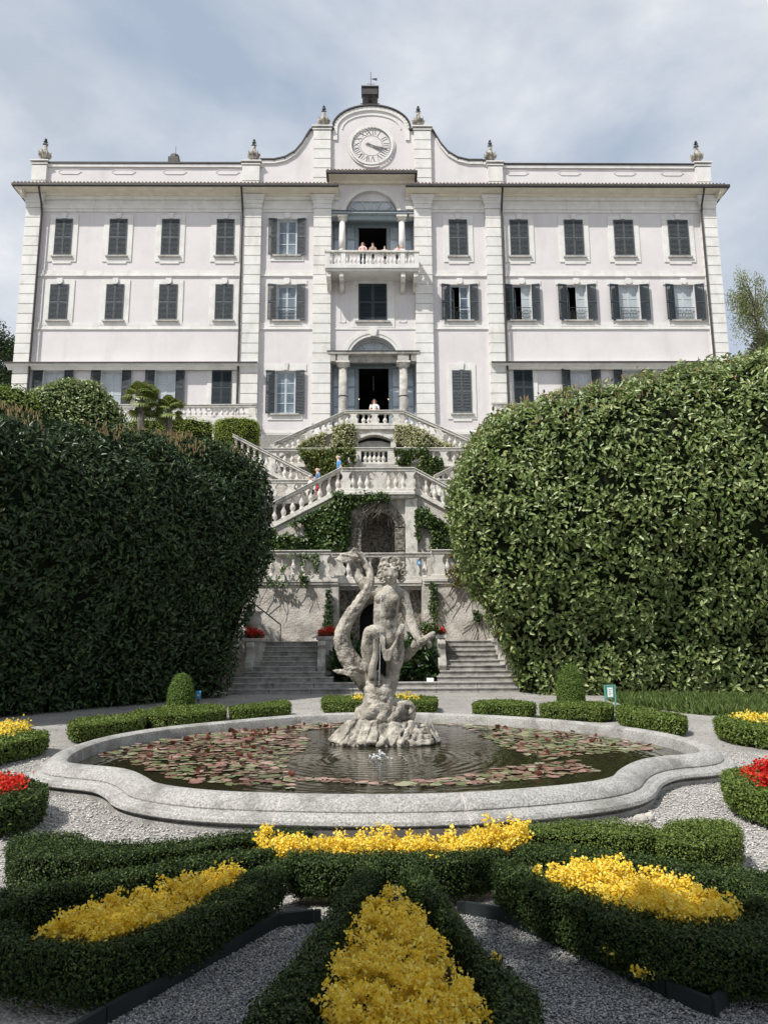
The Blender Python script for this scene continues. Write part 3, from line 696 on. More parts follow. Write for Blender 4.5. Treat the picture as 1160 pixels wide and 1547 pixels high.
def casement(win, x0, x1, zb, zt, y, ang, cols, rows, dark, frame='window_paint'):
    """one leaf hinged at x0 (ang opens it inward)"""
    w_, h_ = x1-x0, zt-zb; a = .055; f = MB()
    f.box(0, a, -.025, .025, 0, h_); f.box(w_-a, w_, -.025, .025, 0, h_); f.box(a, w_-a, -.025, .025, 0, a*1.6); f.box(a, w_-a, -.025, .025, h_-a, h_)
    for j in range(1, rows): z = a+(h_-2*a)*j/rows; f.box(a, w_-a, -.022, .015, z-.026, z+.026)
    s = 1 if ang >= 0 else -1
    me = f.mesh('casement', frame); fo = link('casement', me, win, (x0, y, zb), (1, 1, 1), (0, 0, math.radians(ang)))
    q = bpy.data.objects.new('tmp', None)
    for j in range(1):
        c_, s_ = math.cos(math.radians(ang)), math.sin(math.radians(ang))
        link('pane', (PANED if dark is True else PANEM if dark == 'mid' else PANE), win, (x0+a*c_, y+a*s_, zb+a), (w_-2*a, 1, h_-2*a), (0, 0, math.radians(ang)))
def window(x0, x1, ox0, ox1, zb, zt, ty, row):
    s = MB(); fw = .34 if row in (2, 3) else .28; y0 = D-.05
    if ty == 'closed': a0, a1 = x0-fw, x1+fw
    else: a0, a1 = ox0-.22, ox1+.22
    up = .30 if row != 1 else .42; dn = .55 if row in (3,) else .5
    s.box(a0, ox0-.001, y0, D-.002, zb-.0, zt); s.box(ox1+.001, a1, y0, D-.002, zb, zt)
    top0, top1 = (a0, a1) if ty == 'closed' else (x0-.1, x1+.1)
    s.box(top0, top1, y0, D-.002, zt+.001, zt+up); 
    if ty == 'closed' and row in (1, 3): s.box(a0, a1, y0, D-.002, zb-dn*.7, zb-.001); s.box(a0+.3, a1-.3, y0, D-.002, zb-dn*.7-.12, zb-dn*.7-.001)
    elif ty == 'closed': s.box(a0, a1, y0, D-.002, zb-.3, zb-.001)
    else: s.box(x0+.12, x1-.12, y0, D-.002, zb-.38, zb-.001)
    win = s.build('window', 'white_stucco', villa, bevel=.008)
    k = MB(); xm = (x0+x1)/2; k.prism([(xm-.12, zt+.02), (xm+.12, zt+.02), (xm+.17, zt+up+.08), (xm-.17, zt+up+.08)], 'y', D-.13, D-.052); 
    if row in (2, 3) and ty != 'closed' or row == 2: k.prism(arc_pts(xm, zt+up*.6, .2, .2, 0, 360, 10)[:-1], 'y', D-.15, D-.131)
    k.build('keystone', 'white_stucco', win, bevel=.01)
    sl = MB(); sl.box(x0-(.12 if ty == 'closed' else -.28), x1+(.12 if ty == 'closed' else -.28), D-.17, D-.052, zb-.1, zb-.002); sl.build('sill', 'grey_stone', win, bevel=.01)
    if ty == 'closed':
        me = SHO if row in (2, 3, 1) else SHB; h = zt-zb; w_ = (x1-x0)/2
        link('shutter', me, win, (x0+.005, D-.075, zb), (w_-.012, 1.2, h)); link('shutter', me, win, (x0+w_+.005, D-.075, zb), (w_-.012, 1.2, h))
        b = MB(); b.box(ox0, ox1, D+.2, D+.22, zb, zt); b.build('interior', 'painted_dark', win)
        return
    me = SHO if (x0 < CB[0] and row in (2, 3)) else SHB; sw = ox0-x0
    aL, aR = (random.uniform(9, 15), random.uniform(9, 15)) if x0 > 0 else (random.uniform(7, 11), random.uniform(7, 11))
    link('shutter', me, win, (ox0-.01, D-.08, zb), (-sw, 1.2, zt-zb), (0, 0, math.radians(aL)))
    link('shutter', me, win, (ox1+.01, D-.08, zb), (sw, 1.2, zt-zb), (0, 0, -math.radians(aR)))
    b = MB(); b.box(ox0-.6, ox1+.6, D+2.2, D+2.25, zb-.3, zt+.3); b.box(ox0-.6, ox0-.55, D+.34, D+2.2, zb-.3, zt+.3); b.box(ox1+.55, ox1+.6, D+.34, D+2.2, zb-.3, zt+.3)
    b.box(ox0-.6, ox1+.6, D+.34, D+2.2, zt+.3, zt+.33); b.box(ox0-.6, ox1+.6, D+.34, D+2.2, zb-.33, zb-.3); b.build('interior', 'painted_dark', win)
    f = MB(); a = .05; f.box(ox0, ox0+a, D+.15, D+.25, zb, zt); f.box(ox1-a, ox1, D+.15, D+.25, zb, zt); f.box(ox0, ox1, D+.151, D+.251, zt-a, zt-.001); f.box(ox0, ox1, D+.151, D+.251, zb+.001, zb+a); f.build('window_frame', 'window_paint', win)
    xm = (ox0+ox1)/2; rows = 4 if row == 1 else 3
    if ty == 'ajar':
        casement(win, ox0+a, xm, zb+a, zt-a, D+.2, 62, 1, rows, True); casement(win, ox1-a, xm, zb+a, zt-a, D+.2, 0 if x0 > 12 else 0, 1, rows, x0 < 14) if False else None
        # right leaf, nearly closed
        casement(win, xm, ox1-a, zb+a, zt-a, D+.2, 0, 1, rows, x0 < 8)
    else:
        casement(win, ox0+a, xm-.004, zb+a, zt-a, D+.2, 0, 1, rows, 'mid' if row != 0 and ty != 'curtain' else False); casement(win, xm+.004, ox1-a, zb+a, zt-a, D+.2, 0, 1, rows, 'mid' if row != 0 and ty != 'curtain' else False)
    if ty in ('rail', 'ajar', 'curtain'): link('railing', RAIL, win, (ox0+.01, D+.03, zb+.01), (ox1-ox0-.02, 1, .86))
for ws in wspec: window(*ws)
# central shuttered window over the door
s = MB(); a0, a1, zb, zt = mw[0], mw[1], mw[2], mw[3]
s.box(a0-.45, a0-.002, D-.05, D-.014, zb-.42, zt+.45); s.box(a1+.002, a1+.45, D-.05, D-.014, zb-.42, zt+.45); s.box(a0, a1, D-.05, D-.014, zt+.002, zt+.45); s.box(a0, a1, D-.05, D-.014, zb-.42, zb-.002)
cw = s.build('window', 'white_stucco', villa)
wv = (a1-a0)/2
link('shutter', SHB, cw, (a0+.01, D-.06, zb), (wv-.02, 1.2, zt-zb)); link('shutter', SHB, cw, (a0+wv+.01, D-.06, zb), (wv-.02, 1.2, zt-zb))
MB().box(a0-.2, a1+.2, D-.17, D-.052, zb-.12, zb-.004).build('sill', 'grey_stone', cw, bevel=.01)
for sx in (0, 1):
    p0, p1 = (CB[0]+.55, a0-.75) if sx == 0 else (a1+.75, CB[1]-.55)
    m = MB(); ribbon(m, [(p0, zb-.1), (p1, zb-.1), (p1, zt-.1), (p0, zt-.1), (p0, zb-.1)], D-.04, D-.013, .04); m.build('wall_panel', 'white_stucco', villa)
# arches: archivolts and fanlights
def archivolt(xc_, zc_, R, zb, y, name, proud, ex=.42):
    a0 = math.degrees(math.asin(max(0, min(.9, (zb-zc_)/(R+ex/2)))))
    for r0, r1, pr in ((R+.002, R+ex*.45, proud*.7), (R+ex*.45+.002, R+ex, proud)):
        m = MB(); n = 28
        for i in range(n):
            A, B = math.radians(180-a0-(180-2*a0)*i/n), math.radians(180-a0-(180-2*a0)*(i+1)/n)
            q = [(xc_+r0*math.cos(A), zc_+r0*math.sin(A)), (xc_+r1*math.cos(A), zc_+r1*math.sin(A)), (xc_+r1*math.cos(B), zc_+r1*math.sin(B)), (xc_+r0*math.cos(B), zc_+r0*math.sin(B))]
            vs = [(x, y-pr, z) for x, z in q]+[(x, y-.002, z) for x, z in q]; m.add(vs, [(0, 1, 2, 3), (1, 5, 6, 2), (0, 3, 7, 4)])
        m.build(name, 'white_stucco', villa)
archivolt(XCL, ZCL, RL, ZL1, D-.012, 'archivolt', .12, .40); archivolt(XCU, ZCU, RU, ZU1, D-.012, 'archivolt', .04, .22)
m = MB(); m.prism([(XCL-.16, ZCL+RL-.02), (XCL+.16, ZCL+RL-.02), (XCL+.26, ZCL+RL+.5), (XCL-.26, ZCL+RL+.5)], 'y', D-.24, D-.02); m.build('keystone', 'white_stucco', villa, bevel=.02)
def fanlight(xc_, zc_, R, zb, y):
    g = MB(); R2 = R*.97; pts = [(x, max(z, zb)) for x, z in arc_pts(xc_, zc_, R2, R2, 0, 180, 24)]; g.prism(pts, 'y', y, y+.02); fl = g.build('fanlight', 'glass', villa)
    m = MB(); 
    for (xa_, za_), (xb_, zb_2) in zip(pts[:-1], pts[1:]):
        if zb_2 > zb or za_ > zb: m.tube([(xa_, y-.02, za_), (xb_, y-.02, zb_2)], .07, 5)
    for k in range(1, 6):
        a = math.radians(30*k); m.tube([(xc_+R*.12*math.cos(a), y-.02, max(zb, zc_+R*.12*math.sin(a))), (xc_+R2*math.cos(a), y-.02, max(zb, zc_+R2*math.sin(a)))], .05, 5)
    m.build('glazing_bar', 'window_paint', fl)
fanlight(XCL, ZCL+.0, RL, ZL1, D+.45); fanlight(XCU, ZCU, RU*.97, ZU1, D+.35)
# loggias (columned openings)
def loggia(zf, zl, cols, ent_h, upper):
    bx0, bx1 = CB[0]+.003, CB[1]-.003; yb = D+1.3
    m = MB(); m.box(bx0-.15, bx0, D+.002, yb, zf, zl); m.box(bx1, bx1+.15, D+.002, yb, zf, zl); m.build('loggia_wall', 'plaster', villa)
    MB().box(bx0, bx1, D-.02, yb+2, zf-.12, zf-.002).build('loggia_floor', 'grey_stone', villa)
    e = MB()
    if upper: e.box(bx0, bx1, D-.16, D+.3, zl-.02, zl+.09); e.box(bx0+.02, bx1-.02, D+.1, D+.26, zl-.30, zl-.022); emat = 'frame_blue'
    else: e.box(bx0-.16, bx1+.16, D-.34, D+.3, zl-.04, zl+.10); emat = 'grey_stone'; e.box(bx0+.9, bx1-.9, D+.1, D+.26, zl-.42, zl-.042)
    e.build('lintel', emat, villa)
    MB().box(bx0-(0 if upper else .2), bx1+(0 if upper else .2), D-(.2 if upper else .38), D+.3, zl+.101, zl+.14).build('lintel_cap', 'gutter', villa)
    for c in cols:
        for x, w_ in ((c, .34), (bx0+.16 if c < XC else bx1-.16, .16)):
            b = MB(); b.box(x-w_, x+w_, D-.28 if not upper else D-.12, D+.28, zl-ent_h+.001, zl-.041); b.build('entablature_block', 'grey_stone', villa, bevel=.015)
        r = .27 if not upper else .20; z1 = zl-ent_h
        ccm = MB(); ccm.lathe([(r, zf+.28), (r*1.02, zf+1.0), (r*.98, (zf+z1)/2), (r*.86, z1-.34)], 18, (c, D, 0)); co = ccm.build('column', 'grey_stone' if not upper else 'white_stucco', villa, smooth=True)
        b = MB(); b.box(c-r*1.4, c+r*1.4, D-r*1.4, D+r*1.4, zf, zf+.13); b.lathe([(r*1.35, zf+.131), (r*1.35, zf+.2), (r*1.1, zf+.24), (r*1.05, zf+.285)], 18, (c, D, 0)); b.build('column_base', 'pale_stone', co)
        b = MB(); b.lathe([(r*.86, z1-.345), (r*.95, z1-.33), (r*.9, z1-.30), (r*1.0, z1-.25), (r*1.35, z1-.13), (r*1.4, z1-.1)], 18, (c, D, 0)); b.box(c-r*1.5, c+r*1.5, D-r*1.5, D+r*1.5, z1-.099, z1-.001); b.build('capital', 'pale_stone', co)
        if not upper: b = MB(); b.lathe([(r*.97+.01, -.03), (r*.97+.03, 0), (r*.97+.01, .03)], 18, (c, D, (zf+z1)/2+.3), cap=False); b.build('column_band', 'iron', co)
    # back screen with glazed doors
    PX = lambda a, b: float(P(a, b, yb)[0]); dx0, dx1 = (PX(540, 360), PX(585.5, 360)) if upper else (PX(540, 590), PX(589, 590)); dt = float(P(561, 343 if upper else 556, yb)[2])
    f = MB(); y = yb
    f.box(bx0, bx1, y, y+.1, dt, zl+.3); f.box(dx0-.14, dx0, y, y+.1, zf, dt-.001); f.box(dx1, dx1+.14, y, y+.1, zf, dt-.001)
    f.box(bx0, bx0+.1, y, y+.1, zf, dt-.001); f.box(bx1-.1, bx1, y, y+.1, zf, dt-.001)
    xmL, xmR = (bx0+.1+dx0-.14)/2, (bx1-.1+dx1+.14)/2
    f.box(xmL-.12, xmL+.12, y, y+.1, zf, dt-.001); f.box(xmR-.12, xmR+.12, y, y+.1, zf, dt-.001)
    f.box(bx0+.3, bx1-.3, y-.05, y-.001, dt+.04, dt+.14)
    rows = 3 if upper else 4; hh = (dt-zf)/rows
    for a_, b_ in ((bx0+.1, xmL-.12), (xmL+.12, dx0-.14), (dx1+.14, xmR-.12), (xmR+.12, bx1-.1)):
        for j in range(rows): f.box(a_, b_, y+.02, y+.08, zf+j*hh, zf+j*hh+.09)
    sc = f.build('glazed_screen', 'frame_blue', villa)
    for a_, b_ in ((bx0+.1, xmL-.12), (xmL+.12, dx0-.14), (dx1+.14, xmR-.12), (xmR+.12, bx1-.1)):
        for j in range(rows): link('pane', PANES, sc, (a_+.02, y+.05, zf+j*hh+.1), (b_-a_-.04, 1, hh-.11))
    for s_, xh in ((1, dx0), (-1, dx1)):
        d_ = MB(); d_.box(xh, xh+s_*.07, y+.1, y+.9, zf, dt-.01); d_.build('door', 'frame_blue', villa)
    r = MB(); r.box(bx0-1, bx1+1, y+7, y+7.1, zf-.1, zl+.4); r.box(bx0-1, bx0-.9, y+.1, y+7, zf-.1, zl+.4); r.box(bx1+.9, bx1+1, y+.1, y+7, zf-.1, zl+.4); r.box(bx0-1, bx1+1, y+.1, y+7, zl+.4, zl+.5); r.box(bx0-1, bx1+1, y+.101, y+7, zf-.2, zf-.125)
    r.build('hall', 'painted_dark', villa)
    MB().box(bx0, bx1, D+.56, yb+.1, zl+.25, zl+.3).build('loggia_ceiling', 'frame_blue', villa)
ZF0 = ZT4
loggia(ZF0, ZL1, (Xf(518, 590), Xf(609.5, 590)), Zf(535)-Zf(547), False)
loggia(ZU0, ZU1, (Xf(517, 350), Xf(607, 350)), Zf(324)-Zf(329), True)
hl_ = MB(); 
for px in (541, 588): q = P(px, 603, D+3); hl_.ball(q, .07, 8, 6)
hl_.build('wall_lamp', 'lamp', villa)
m = MB(); q = P(564, 568, D+4); m.tube([q, (q[0], q[1], q[2]-1.0)], .02, 5); m.build('lamp_chain', 'clock_face', villa)
# balcony
YB = D-1.35
bz1 = float(P(561, 378.5, YB)[2]); bz0_ = float(P(561, 399, YB)[2]); bzs = float(P(561, 405, YB)[2]); xb0, xb1 = float(P(491, 390, YB)[0]), float(P(633, 390, YB)[0])
m = MB(); m.box(xb0, xb1, YB-.05, D-.02, bzs, bz0_); m.box(xb0+.08, xb1-.08, YB+.03, D-.02, bzs-.14, bzs-.002); balc = m.build('balcony', 'white_stucco', villa, bevel=.02)
m = MB(); m.box(xb0-.02, xb1+.02, YB-.09, YB+.2, bz1-.12, bz1); m.box(xb0-.02, xb0+.24, YB+.2, D-.02, bz1-.12, bz1); m.box(xb1-.24, xb1+.02, YB+.2, D-.02, bz1-.12, bz1); m.build('balcony_rail', 'pale_stone', balc, bevel=.015)
BALP = [(.055, 0), (.055, .06), (.035, .10), (.05, .18), (.078, .30), (.07, .42), (.032, .58), (.028, .66), (.045, .72), (.03, .78), (.05, .88), (.058, .94), (.058, 1.0)]
BALU = MB().lathe(BALP, 10).mesh('baluster', 'pale_stone', True)
BALW = MB().lathe(BALP, 10).mesh('baluster', 'white_stucco', True)
hb = bz1-.12-bz0_
for px in (495, 518.5, 608, 629):
    x = float(P(px, 390, YB)[0]); MB().box(x-.14, x+.14, YB-.04, YB+.14, bz0_+.001, bz1-.121).build('balcony_pier', 'white_stucco', balc)
for px in list(np.linspace(501, 513, 3))+list(np.linspace(524, 603, 14))+list(np.linspace(613, 624, 3)): link('baluster', BALW, balc, (float(P(px, 390, YB)[0]), YB+.05, bz0_), (1.15, 1.15, hb))
for s_x in (xb0+.08, xb1-.08):
    for yy in np.linspace(YB+.35, D-.25, 4): link('baluster', BALW, balc, (s_x, yy, bz0_), (1.1, 1.1, hb))
for px in (496.5, 516, 609, 628):
    x = float(P(px, 415, YB+.2)[0]); k_ = MB(); k_.prism([(D-.02, bzs-.15), (YB+.15, bzs-.15), (YB+.12, bzs-.45), (YB+.35, bzs-.7), (YB+.6, bzs-.62), (D-.35, bzs-.95), (D-.02, bzs-1.0)], 'x', x-.13, x+.13); k_.build('bracket', 'pale_stone', balc, bevel=.02)
# pent roofs over the wings' ground floor
for xa_, xb_ in ((XL-.35, Xf(391, 546)), (Xf(740, 546), XR+.35)):
    z = float(P(300, 548, D-.55)[2]); m = MB(); m.box(xa_, xb_, D-.55, D-.02, z-.03, z+.05); m.prism([(D-.18, z-.031), (D-.5, z-.031), (D-.5, z-.08), (D-.3, z-.16), (D-.18, z-.3)], 'x', xa_+.04, xb_-.04); m.build('pent_roof', 'white_stucco', villa, bevel=.01)
    MB().box(xa_-.01, xb_+.01, D-.60, D-.551, z-.02, z+.07).build('pent_gutter', 'gutter', villa)
# downpipes
for px0, px1, ztop in ((61, 56, None), (366, 364, None), (757, 763, None), (1057, 1073, None)):
    x = Xf((px0+px1)/2, 430); zt = ZG-.1
    m = MB(); m.tube([(x, D-.95, zt), (x, D-.9, zt-.2), (x, D-.48, zt-.85), (x, D-.36, zt-1.3), (x, D-.34, zt-1.6), (x, D-.34, ZB)], .065, 8); m.build('downpipe', 'gutter', villa)
# chimney behind the parapet
cp = P(264, 240, D+5); ch = MB(); ch.box(cp[0]-.35, cp[0]+.35, D+4.6, D+5.3, ZG-.2, cp[2]-.05); ch.lathe([(.36, cp[2]-.05), (.3, cp[2]+.25), (.1, cp[2]+.4)], 10, (cp[0], D+5, 0)); ch.tube([(cp[0]+.05, D+5, cp[2]+.35), (cp[0]+.05, D+5, cp[2]+1.0)], .015, 4); ch.build('chimney', 'gutter', villa)

# urns on the parapet
def make_urn(label, x, z):
    u = thing('roof_urn', label, 'urn', (x, YP+.12, z), 'stone urns with leafy finials along the roof parapet')
    return u
uprof = [(.34, 0), (.34, .07), (.18, .14), (.13, .24), (.22, .34), (.36, .50), (.40, .62), (.30, .70), (.20, .76), (.155, .95), (.12, 1.1), (.14, 1.16)]
UB = MB().lathe(uprof, 14).mesh('urn_body', 'statue_stone', True)
um = MB()
for k in range(8):
    a = k*math.pi/4; um.tube([(.17*math.cos(a), .17*math.sin(a), .28), (.37*math.cos(a), .37*math.sin(a), .50), (.44*math.cos(a), .44*math.sin(a), .70), (.34*math.cos(a), .34*math.sin(a), .62)], [.05, .07, .03, .02], 5)
UG = um.mesh('gadroon', 'statue_stone')
um = MB(); um.tube([(0, 0, 1.15), (0, 0, 1.72)], [.05, .015], 5)
for lv, rr, zz in ((0, .20, 1.22), (1, .16, 1.40), (2, .09, 1.56)):
    for k in range(6):
        a = k*math.pi/3+lv*.5; um.tube([(0, 0, zz), (rr*.8*math.cos(a), rr*.8*math.sin(a), zz+.10), (rr*math.cos(a), rr*math.sin(a), zz+.02)], [.03, .035, .01], 4)
UF = um.mesh('leaf_finial', 'iron')
for px, py, lb in ((66, 247, 'stone urn with iron leaf finial at the far left corner of the roof'), (383, 241, 'stone urn where the left parapet meets the curved gable'),
                   (489, 194, 'stone urn on the pier just left of the clock'), (632, 194, 'stone urn on the pier just right of the clock'),
                   (741, 244, 'stone urn where the right parapet meets the curved gable'), (1054, 247, 'stone urn at the far right corner of the roof')):
    z = (z_s if py < 200 else zp)+.17; x = XP(px, py-10); u = make_urn(lb, x, z)
    for nm, me in (('urn_body', UB), ('gadroon', UG), ('leaf_finial', UF)): link(nm, me, u, (x, YP+.12, z), (.92, .92, 1.0))

# ================================================================== STAIRS, WALLS AND BALUSTRADES
BAL2P = [(.11, 0), (.11, .08), (.07, .12), (.085, .18), (.125, .32), (.115, .42), (.06, .56), (.05, .66), (.075, .72), (.055, .78), (.08, .88), (.11, .92), (.11, 1.0)]
BAL2 = MB().lathe(BAL2P, 12).mesh('baluster', 'pale_stone', True)
vm = MB(); vm.prism([(-.26, 0), (.26, 0), (.26, .10), (.20, .14), (.28, .34), (.24, .5), (.15, .62), (.17, .78), (.26, .9), (.26, 1.0), (-.26, 1.0), (-.26, .9), (-.17, .78), (-.15, .62), (-.24, .5), (-.28, .34), (-.20, .14), (-.26, .10)], 'y', -.14, .14)
VASEB = vm.mesh('pedestal', 'pale_stone')
def balustrade(label, Y, pts, h, nb, peds=(), th=.17, base=.14, rail=.12, parent=None, group=None, bsc=1.0, boxped=False, mt='pale_stone', name='balustrade', ends=True):
    """pts: [(x,z base)...] polyline in plane Y; nb balusters per segment; peds x positions"""
    if parent is None: parent = thing(name, label, 'balustrade', (pts[0][0], Y, min(p[1] for p in pts)), group)
    pts = sorted(pts)
    def zat(x):
        for (xa, za), (xb, zb) in zip(pts[:-1], pts[1:]):
            if xa-1e-6 <= x <= xb+1e-6: return za+(zb-za)*(x-xa)/(xb-xa)
        return pts[-1][1]
    for nm, lo, hi, ex in (('base_rail', 0, base, .05), ('hand_rail', h-rail, h, .05)):
        m = MB(); poly = [(x, z+lo) for x, z in pts]+[(x, z+hi) for x, z in pts[::-1]]; m.prism(poly, 'y', Y-th, Y+th)
        if nm == 'hand_rail':
            poly = [(x, z+hi+.001) for x, z in pts]+[(x, z+hi+.045) for x, z in pts[::-1]]; m.prism(poly, 'y', Y-th-.05, Y+th+.05)
        m.build(nm, mt, parent, bevel=.012)
    for (xa, za), (xb, zb), n in zip(pts[:-1], pts[1:], nb):
        for i in range(n):
            x = xa+(xb-xa)*(i+.5)/n
            if any(abs(x-p) < .30*bsc for p in peds): continue
            link('baluster', BAL2, parent, (x, Y, zat(x)+base-.03), (bsc, bsc, h-base-rail+.06))
    for p in peds:
        if boxped:
            MB().box(p-.2, p+.2, Y-th+.02, Y+th-.02, zat(p)+base-.05, zat(p)+h-rail+.04).build('pedestal', mt, parent, bevel=.01)
        else: link('pedestal', VASEB, parent, (p, Y, zat(p)+base-.03), (.9*bsc, 1, h-base-rail+.06))
    return parent
def X(px, py, Y): return float(P(px, py, Y)[0])
def Z(py, px, Y): return float(P(px, py, Y)[2])
# ---- lowest terrace wall
WL, WR = X(500, 930, YT1), X(651, 930, YT1); zc0 = Z(884, 440, YT1)
wall = thing('terrace_wall', 'tall stained plaster retaining wall behind the two stair flights with a rocky recess in its middle', 'wall', (0, YT1, 0))
m = MB(); m.box(-9.6, WL, YT1, YT1+.6, 0, zc0-.001); m.box(WR, 9.6, YT1, YT1+.6, 0, zc0-.001); 
for o_, a_, b_ in ((0, -9.6, WL), (1, WR, 9.6)): MB().box(a_, b_, YT1, YT1+.62, 0, zc0-.001).build('plaster_face', 'rubble_plaster', wall)
YR = YT1+1.35
m = MB(); xn0, xn1 = X(543, 950, YR), X(598, 950, YR); zn = Z(905, 570, YR)
arch_piece(m, WL-.5, WR+.5, ZT1-1.8 if False else zn-.9, zc0+.25, (xn0+xn1)/2, zn-.9, (xn1-xn0)/2, YR, YR+.4)
m.box(WL-.5, xn0, YR, YR+.4, 0, zn-.901); m.box(xn1, WR+.5, YR, YR+.4, 0, zn-.901)
nw = m.build('grotto_rock', 'tufa', wall)
MB().box(xn0-.3, xn1+.3, YR+.9, YR+1, 0, zn+1).build('niche_back', 'painted_dark', wall)  # black panel stands for the shade in the niche
for xx, s_ in ((WL, 1), (WR, -1)):
    MB().box(xx-.001 if s_ > 0 else xx-.3, xx+.3 if s_ > 0 else xx+.001, YT1-.02, YR, 0, zc0).build('recess_pier', 'grey_stone' if s_ > 0 else 'rubble_plaster', wall, bevel=.02)
    MB().box(xx+s_*.9-.12, xx+s_*.9+.12, YR-.08, YR-.001, 0, zc0+.1).build('recess_pilaster', 'tufa' if s_ > 0 else 'grey_stone', wall, bevel=.02)
for a_, b_, yy in ((-9.6, WL+.28, YT1-.12), (WR-.28, 9.6, YT1-.12), (WL+.29, WR-.29, YR-.62)):
    c = MB(); z0 = zc0+.001; c.box(a_, b_, yy+.04, yy+.7, z0, z0+.10); c.box(a_, b_, yy, yy+.7, z0+.102, z0+.24); c.build('cornice', 'pale_stone', wall, bevel=.02)
hB = Z(832, 440, YT1)-(zc0+.24)-.04
zb1 = zc0+.242
def bal_px(label, Y, px0, px1, py, zb, h, n, pedpx, **k):
    x0, x1 = X(px0, py, Y), X(px1, py, Y)
    return balustrade(label, Y, [(x0, zb), (x1, zb)], h, [n], [X(p, py, Y) for p in pedpx], **k)
b1 = balustrade('stone balustrade on the retaining wall above the left stair flight', YT1+.08, [(-9.5, zb1), (X(500, 855, YT1), zb1)], hB, [int((X(500, 855, YT1)+9.5)/.43)], [X(489, 855, YT1), X(368, 855, YT1)], group=None)
b2 = balustrade('short set-back balustrade over the rocky recess behind the statue', YR-.42, [(X(502, 855, YR), zb1), (X(649, 855, YR), zb1)], hB*.98, [9], [X(514, 855, YR), X(624, 855, YR)])
b3 = balustrade('stone balustrade on the retaining wall above the right stair flight', YT1+.08, [(X(651, 855, YT1), zb1), (9.5, zb1)], hB, [int((9.5-X(651, 855, YT1))/.43)], [X(663, 855, YT1), X(760, 855, YT1)])
q = P(633, 850, YR-.8); m = MB(); m.prism([(q[0]+.10*math.cos(i*math.pi/8), q[2]+.10*math.sin(i*math.pi/8)) for i in range(16)], 'y', YR-.70, YR-.66)
o = m.build('round_marker', 'sign_blue'); tag(o, 'small round blue marker stuck on the balustrade right of the statue head', 'sign')
m = MB(); m.prism([(q[0]-.05, q[2]-.03), (q[0]+.05, q[2]-.03), (q[0], q[2]+.06)], 'y', YR-.706, YR-.701); m.build('arrow_mark', 'sign_white', o)
# ---- two stair flights
RIS, TRD, YS0 = .177, .33, 25.8
lx = {9: (397, 479), 8: (395, 480), 7: (390, 480), 6: (386, 480), 5: (383, 479), 4: (380, 479), 3: (368, 492), 2: (352, 504)}
rx = {9: (672, 751), 8: (672, 754), 7: (672, 761), 6: (672, 765), 5: (672, 769), 4: (672, 772), 3: (664, 784), 2: (660, 785)}
for nm, tb, lab in (('stone_staircase', lx, 'grey stone stair flight left of the statue, in shade'), ('stone_staircase', rx, 'sunlit stone stair flight right of the statue')):
    st = thing(nm, lab, 'stairs', (X(430 if tb is lx else 720, 1000, 27), YS0+2*TRD, 0))
    for i in range(2, 10):
        yf = YS0+i*TRD; zt = (i+1)*RIS; py = 773.5; a_, b_ = tb[i]; x0, x1 = X(a_, 1000, yf), X(b_, 1000, yf)
        m = MB(); m.box(x0+.03, x1-.03, yf, YT1-.01 if i == 9 else yf+TRD+.05, zt-RIS-.02, zt-.05); m.box(x0, x1, yf-.04, YT1-.01 if i == 9 else yf+TRD+.03, zt-.049, zt)
        m.build('step', 'step_stone', st, bevel=.015)
low_ = thing('stone_plinth', 'two long grey stone steps running the whole width under both stair flights', 'steps', (Xc(26), YS0, 0))
for i, (a_, b_) in enumerate(((343, 786), (347, 786))):
    x0, x1 = X(a_, 1040, YS0), X(b_, 1040, YS0); yf = YS0+i*TRD; nseg = 7
    for k in range(nseg):
        xa_, xb_ = x0+(x1-x0)*k/nseg, x0+(x1-x0)*(k+1)/nseg-.012
        m = MB(); m.box(xa_, xb_, yf, yf+TRD+.05, i*RIS-.02, (i+1)*RIS-.05); m.box(xa_, xb_, yf-.04, yf+TRD+.04, (i+1)*RIS-.049, (i+1)*RIS); m.build('stone_slab', 'step_stone', low_, bevel=.012)
MB().box(WL-.2, WR+.2, YS0+2*TRD+.02, YR, -.1, 2*RIS-.03).build('planting_soil', 'soil')['kind'] = 'structure'
# pedestals with consoles and red flowers
def scroll(par, x, yf, z0, z1, w_):
    m = MB(); h = z1-z0; pr = [(yf+.7, z0), (yf-.42, z0), (yf-.46, z0+.1*h), (yf-.30, z0+.22*h), (yf-.40, z0+.36*h), (yf-.34, z0+.5*h), (yf-.12, z0+.62*h), (yf-.10, z0+.78*h), (yf-.22, z0+.88*h), (yf-.16, z0+.97*h), (yf, z0+h), (yf+.7, z0+h)]
    m.prism(pr, 'x', x-w_/2, x+w_/2); m.build('console', 'grey_stone', par, bevel=.03)
def pedestal(label, px0, px1, pyt, Y, scx=None, mt='grey_stone'):
    x0, x1 = X(px0, pyt, Y), X(px1, pyt, Y); zt = Z(pyt, 570, Y)
    pd = thing('flower_pedestal', label, 'pedestal', ((x0+x1)/2, Y, 0))
    MB().box(x0+.04, x1-.04, Y+.03, YT1-.02, 0, zt-.13).build('pier', mt, pd, bevel=.01)
    MB().box(x0-.03, x1+.03, Y-.05, YT1-.03, zt-.129, zt).build('top_slab', mt, pd, bevel=.02)
    if scx: scroll(pd, X(scx, 1000, Y), Y-.02, .35, zt-.14, .30)
    return (x0, x1, Y, zt)
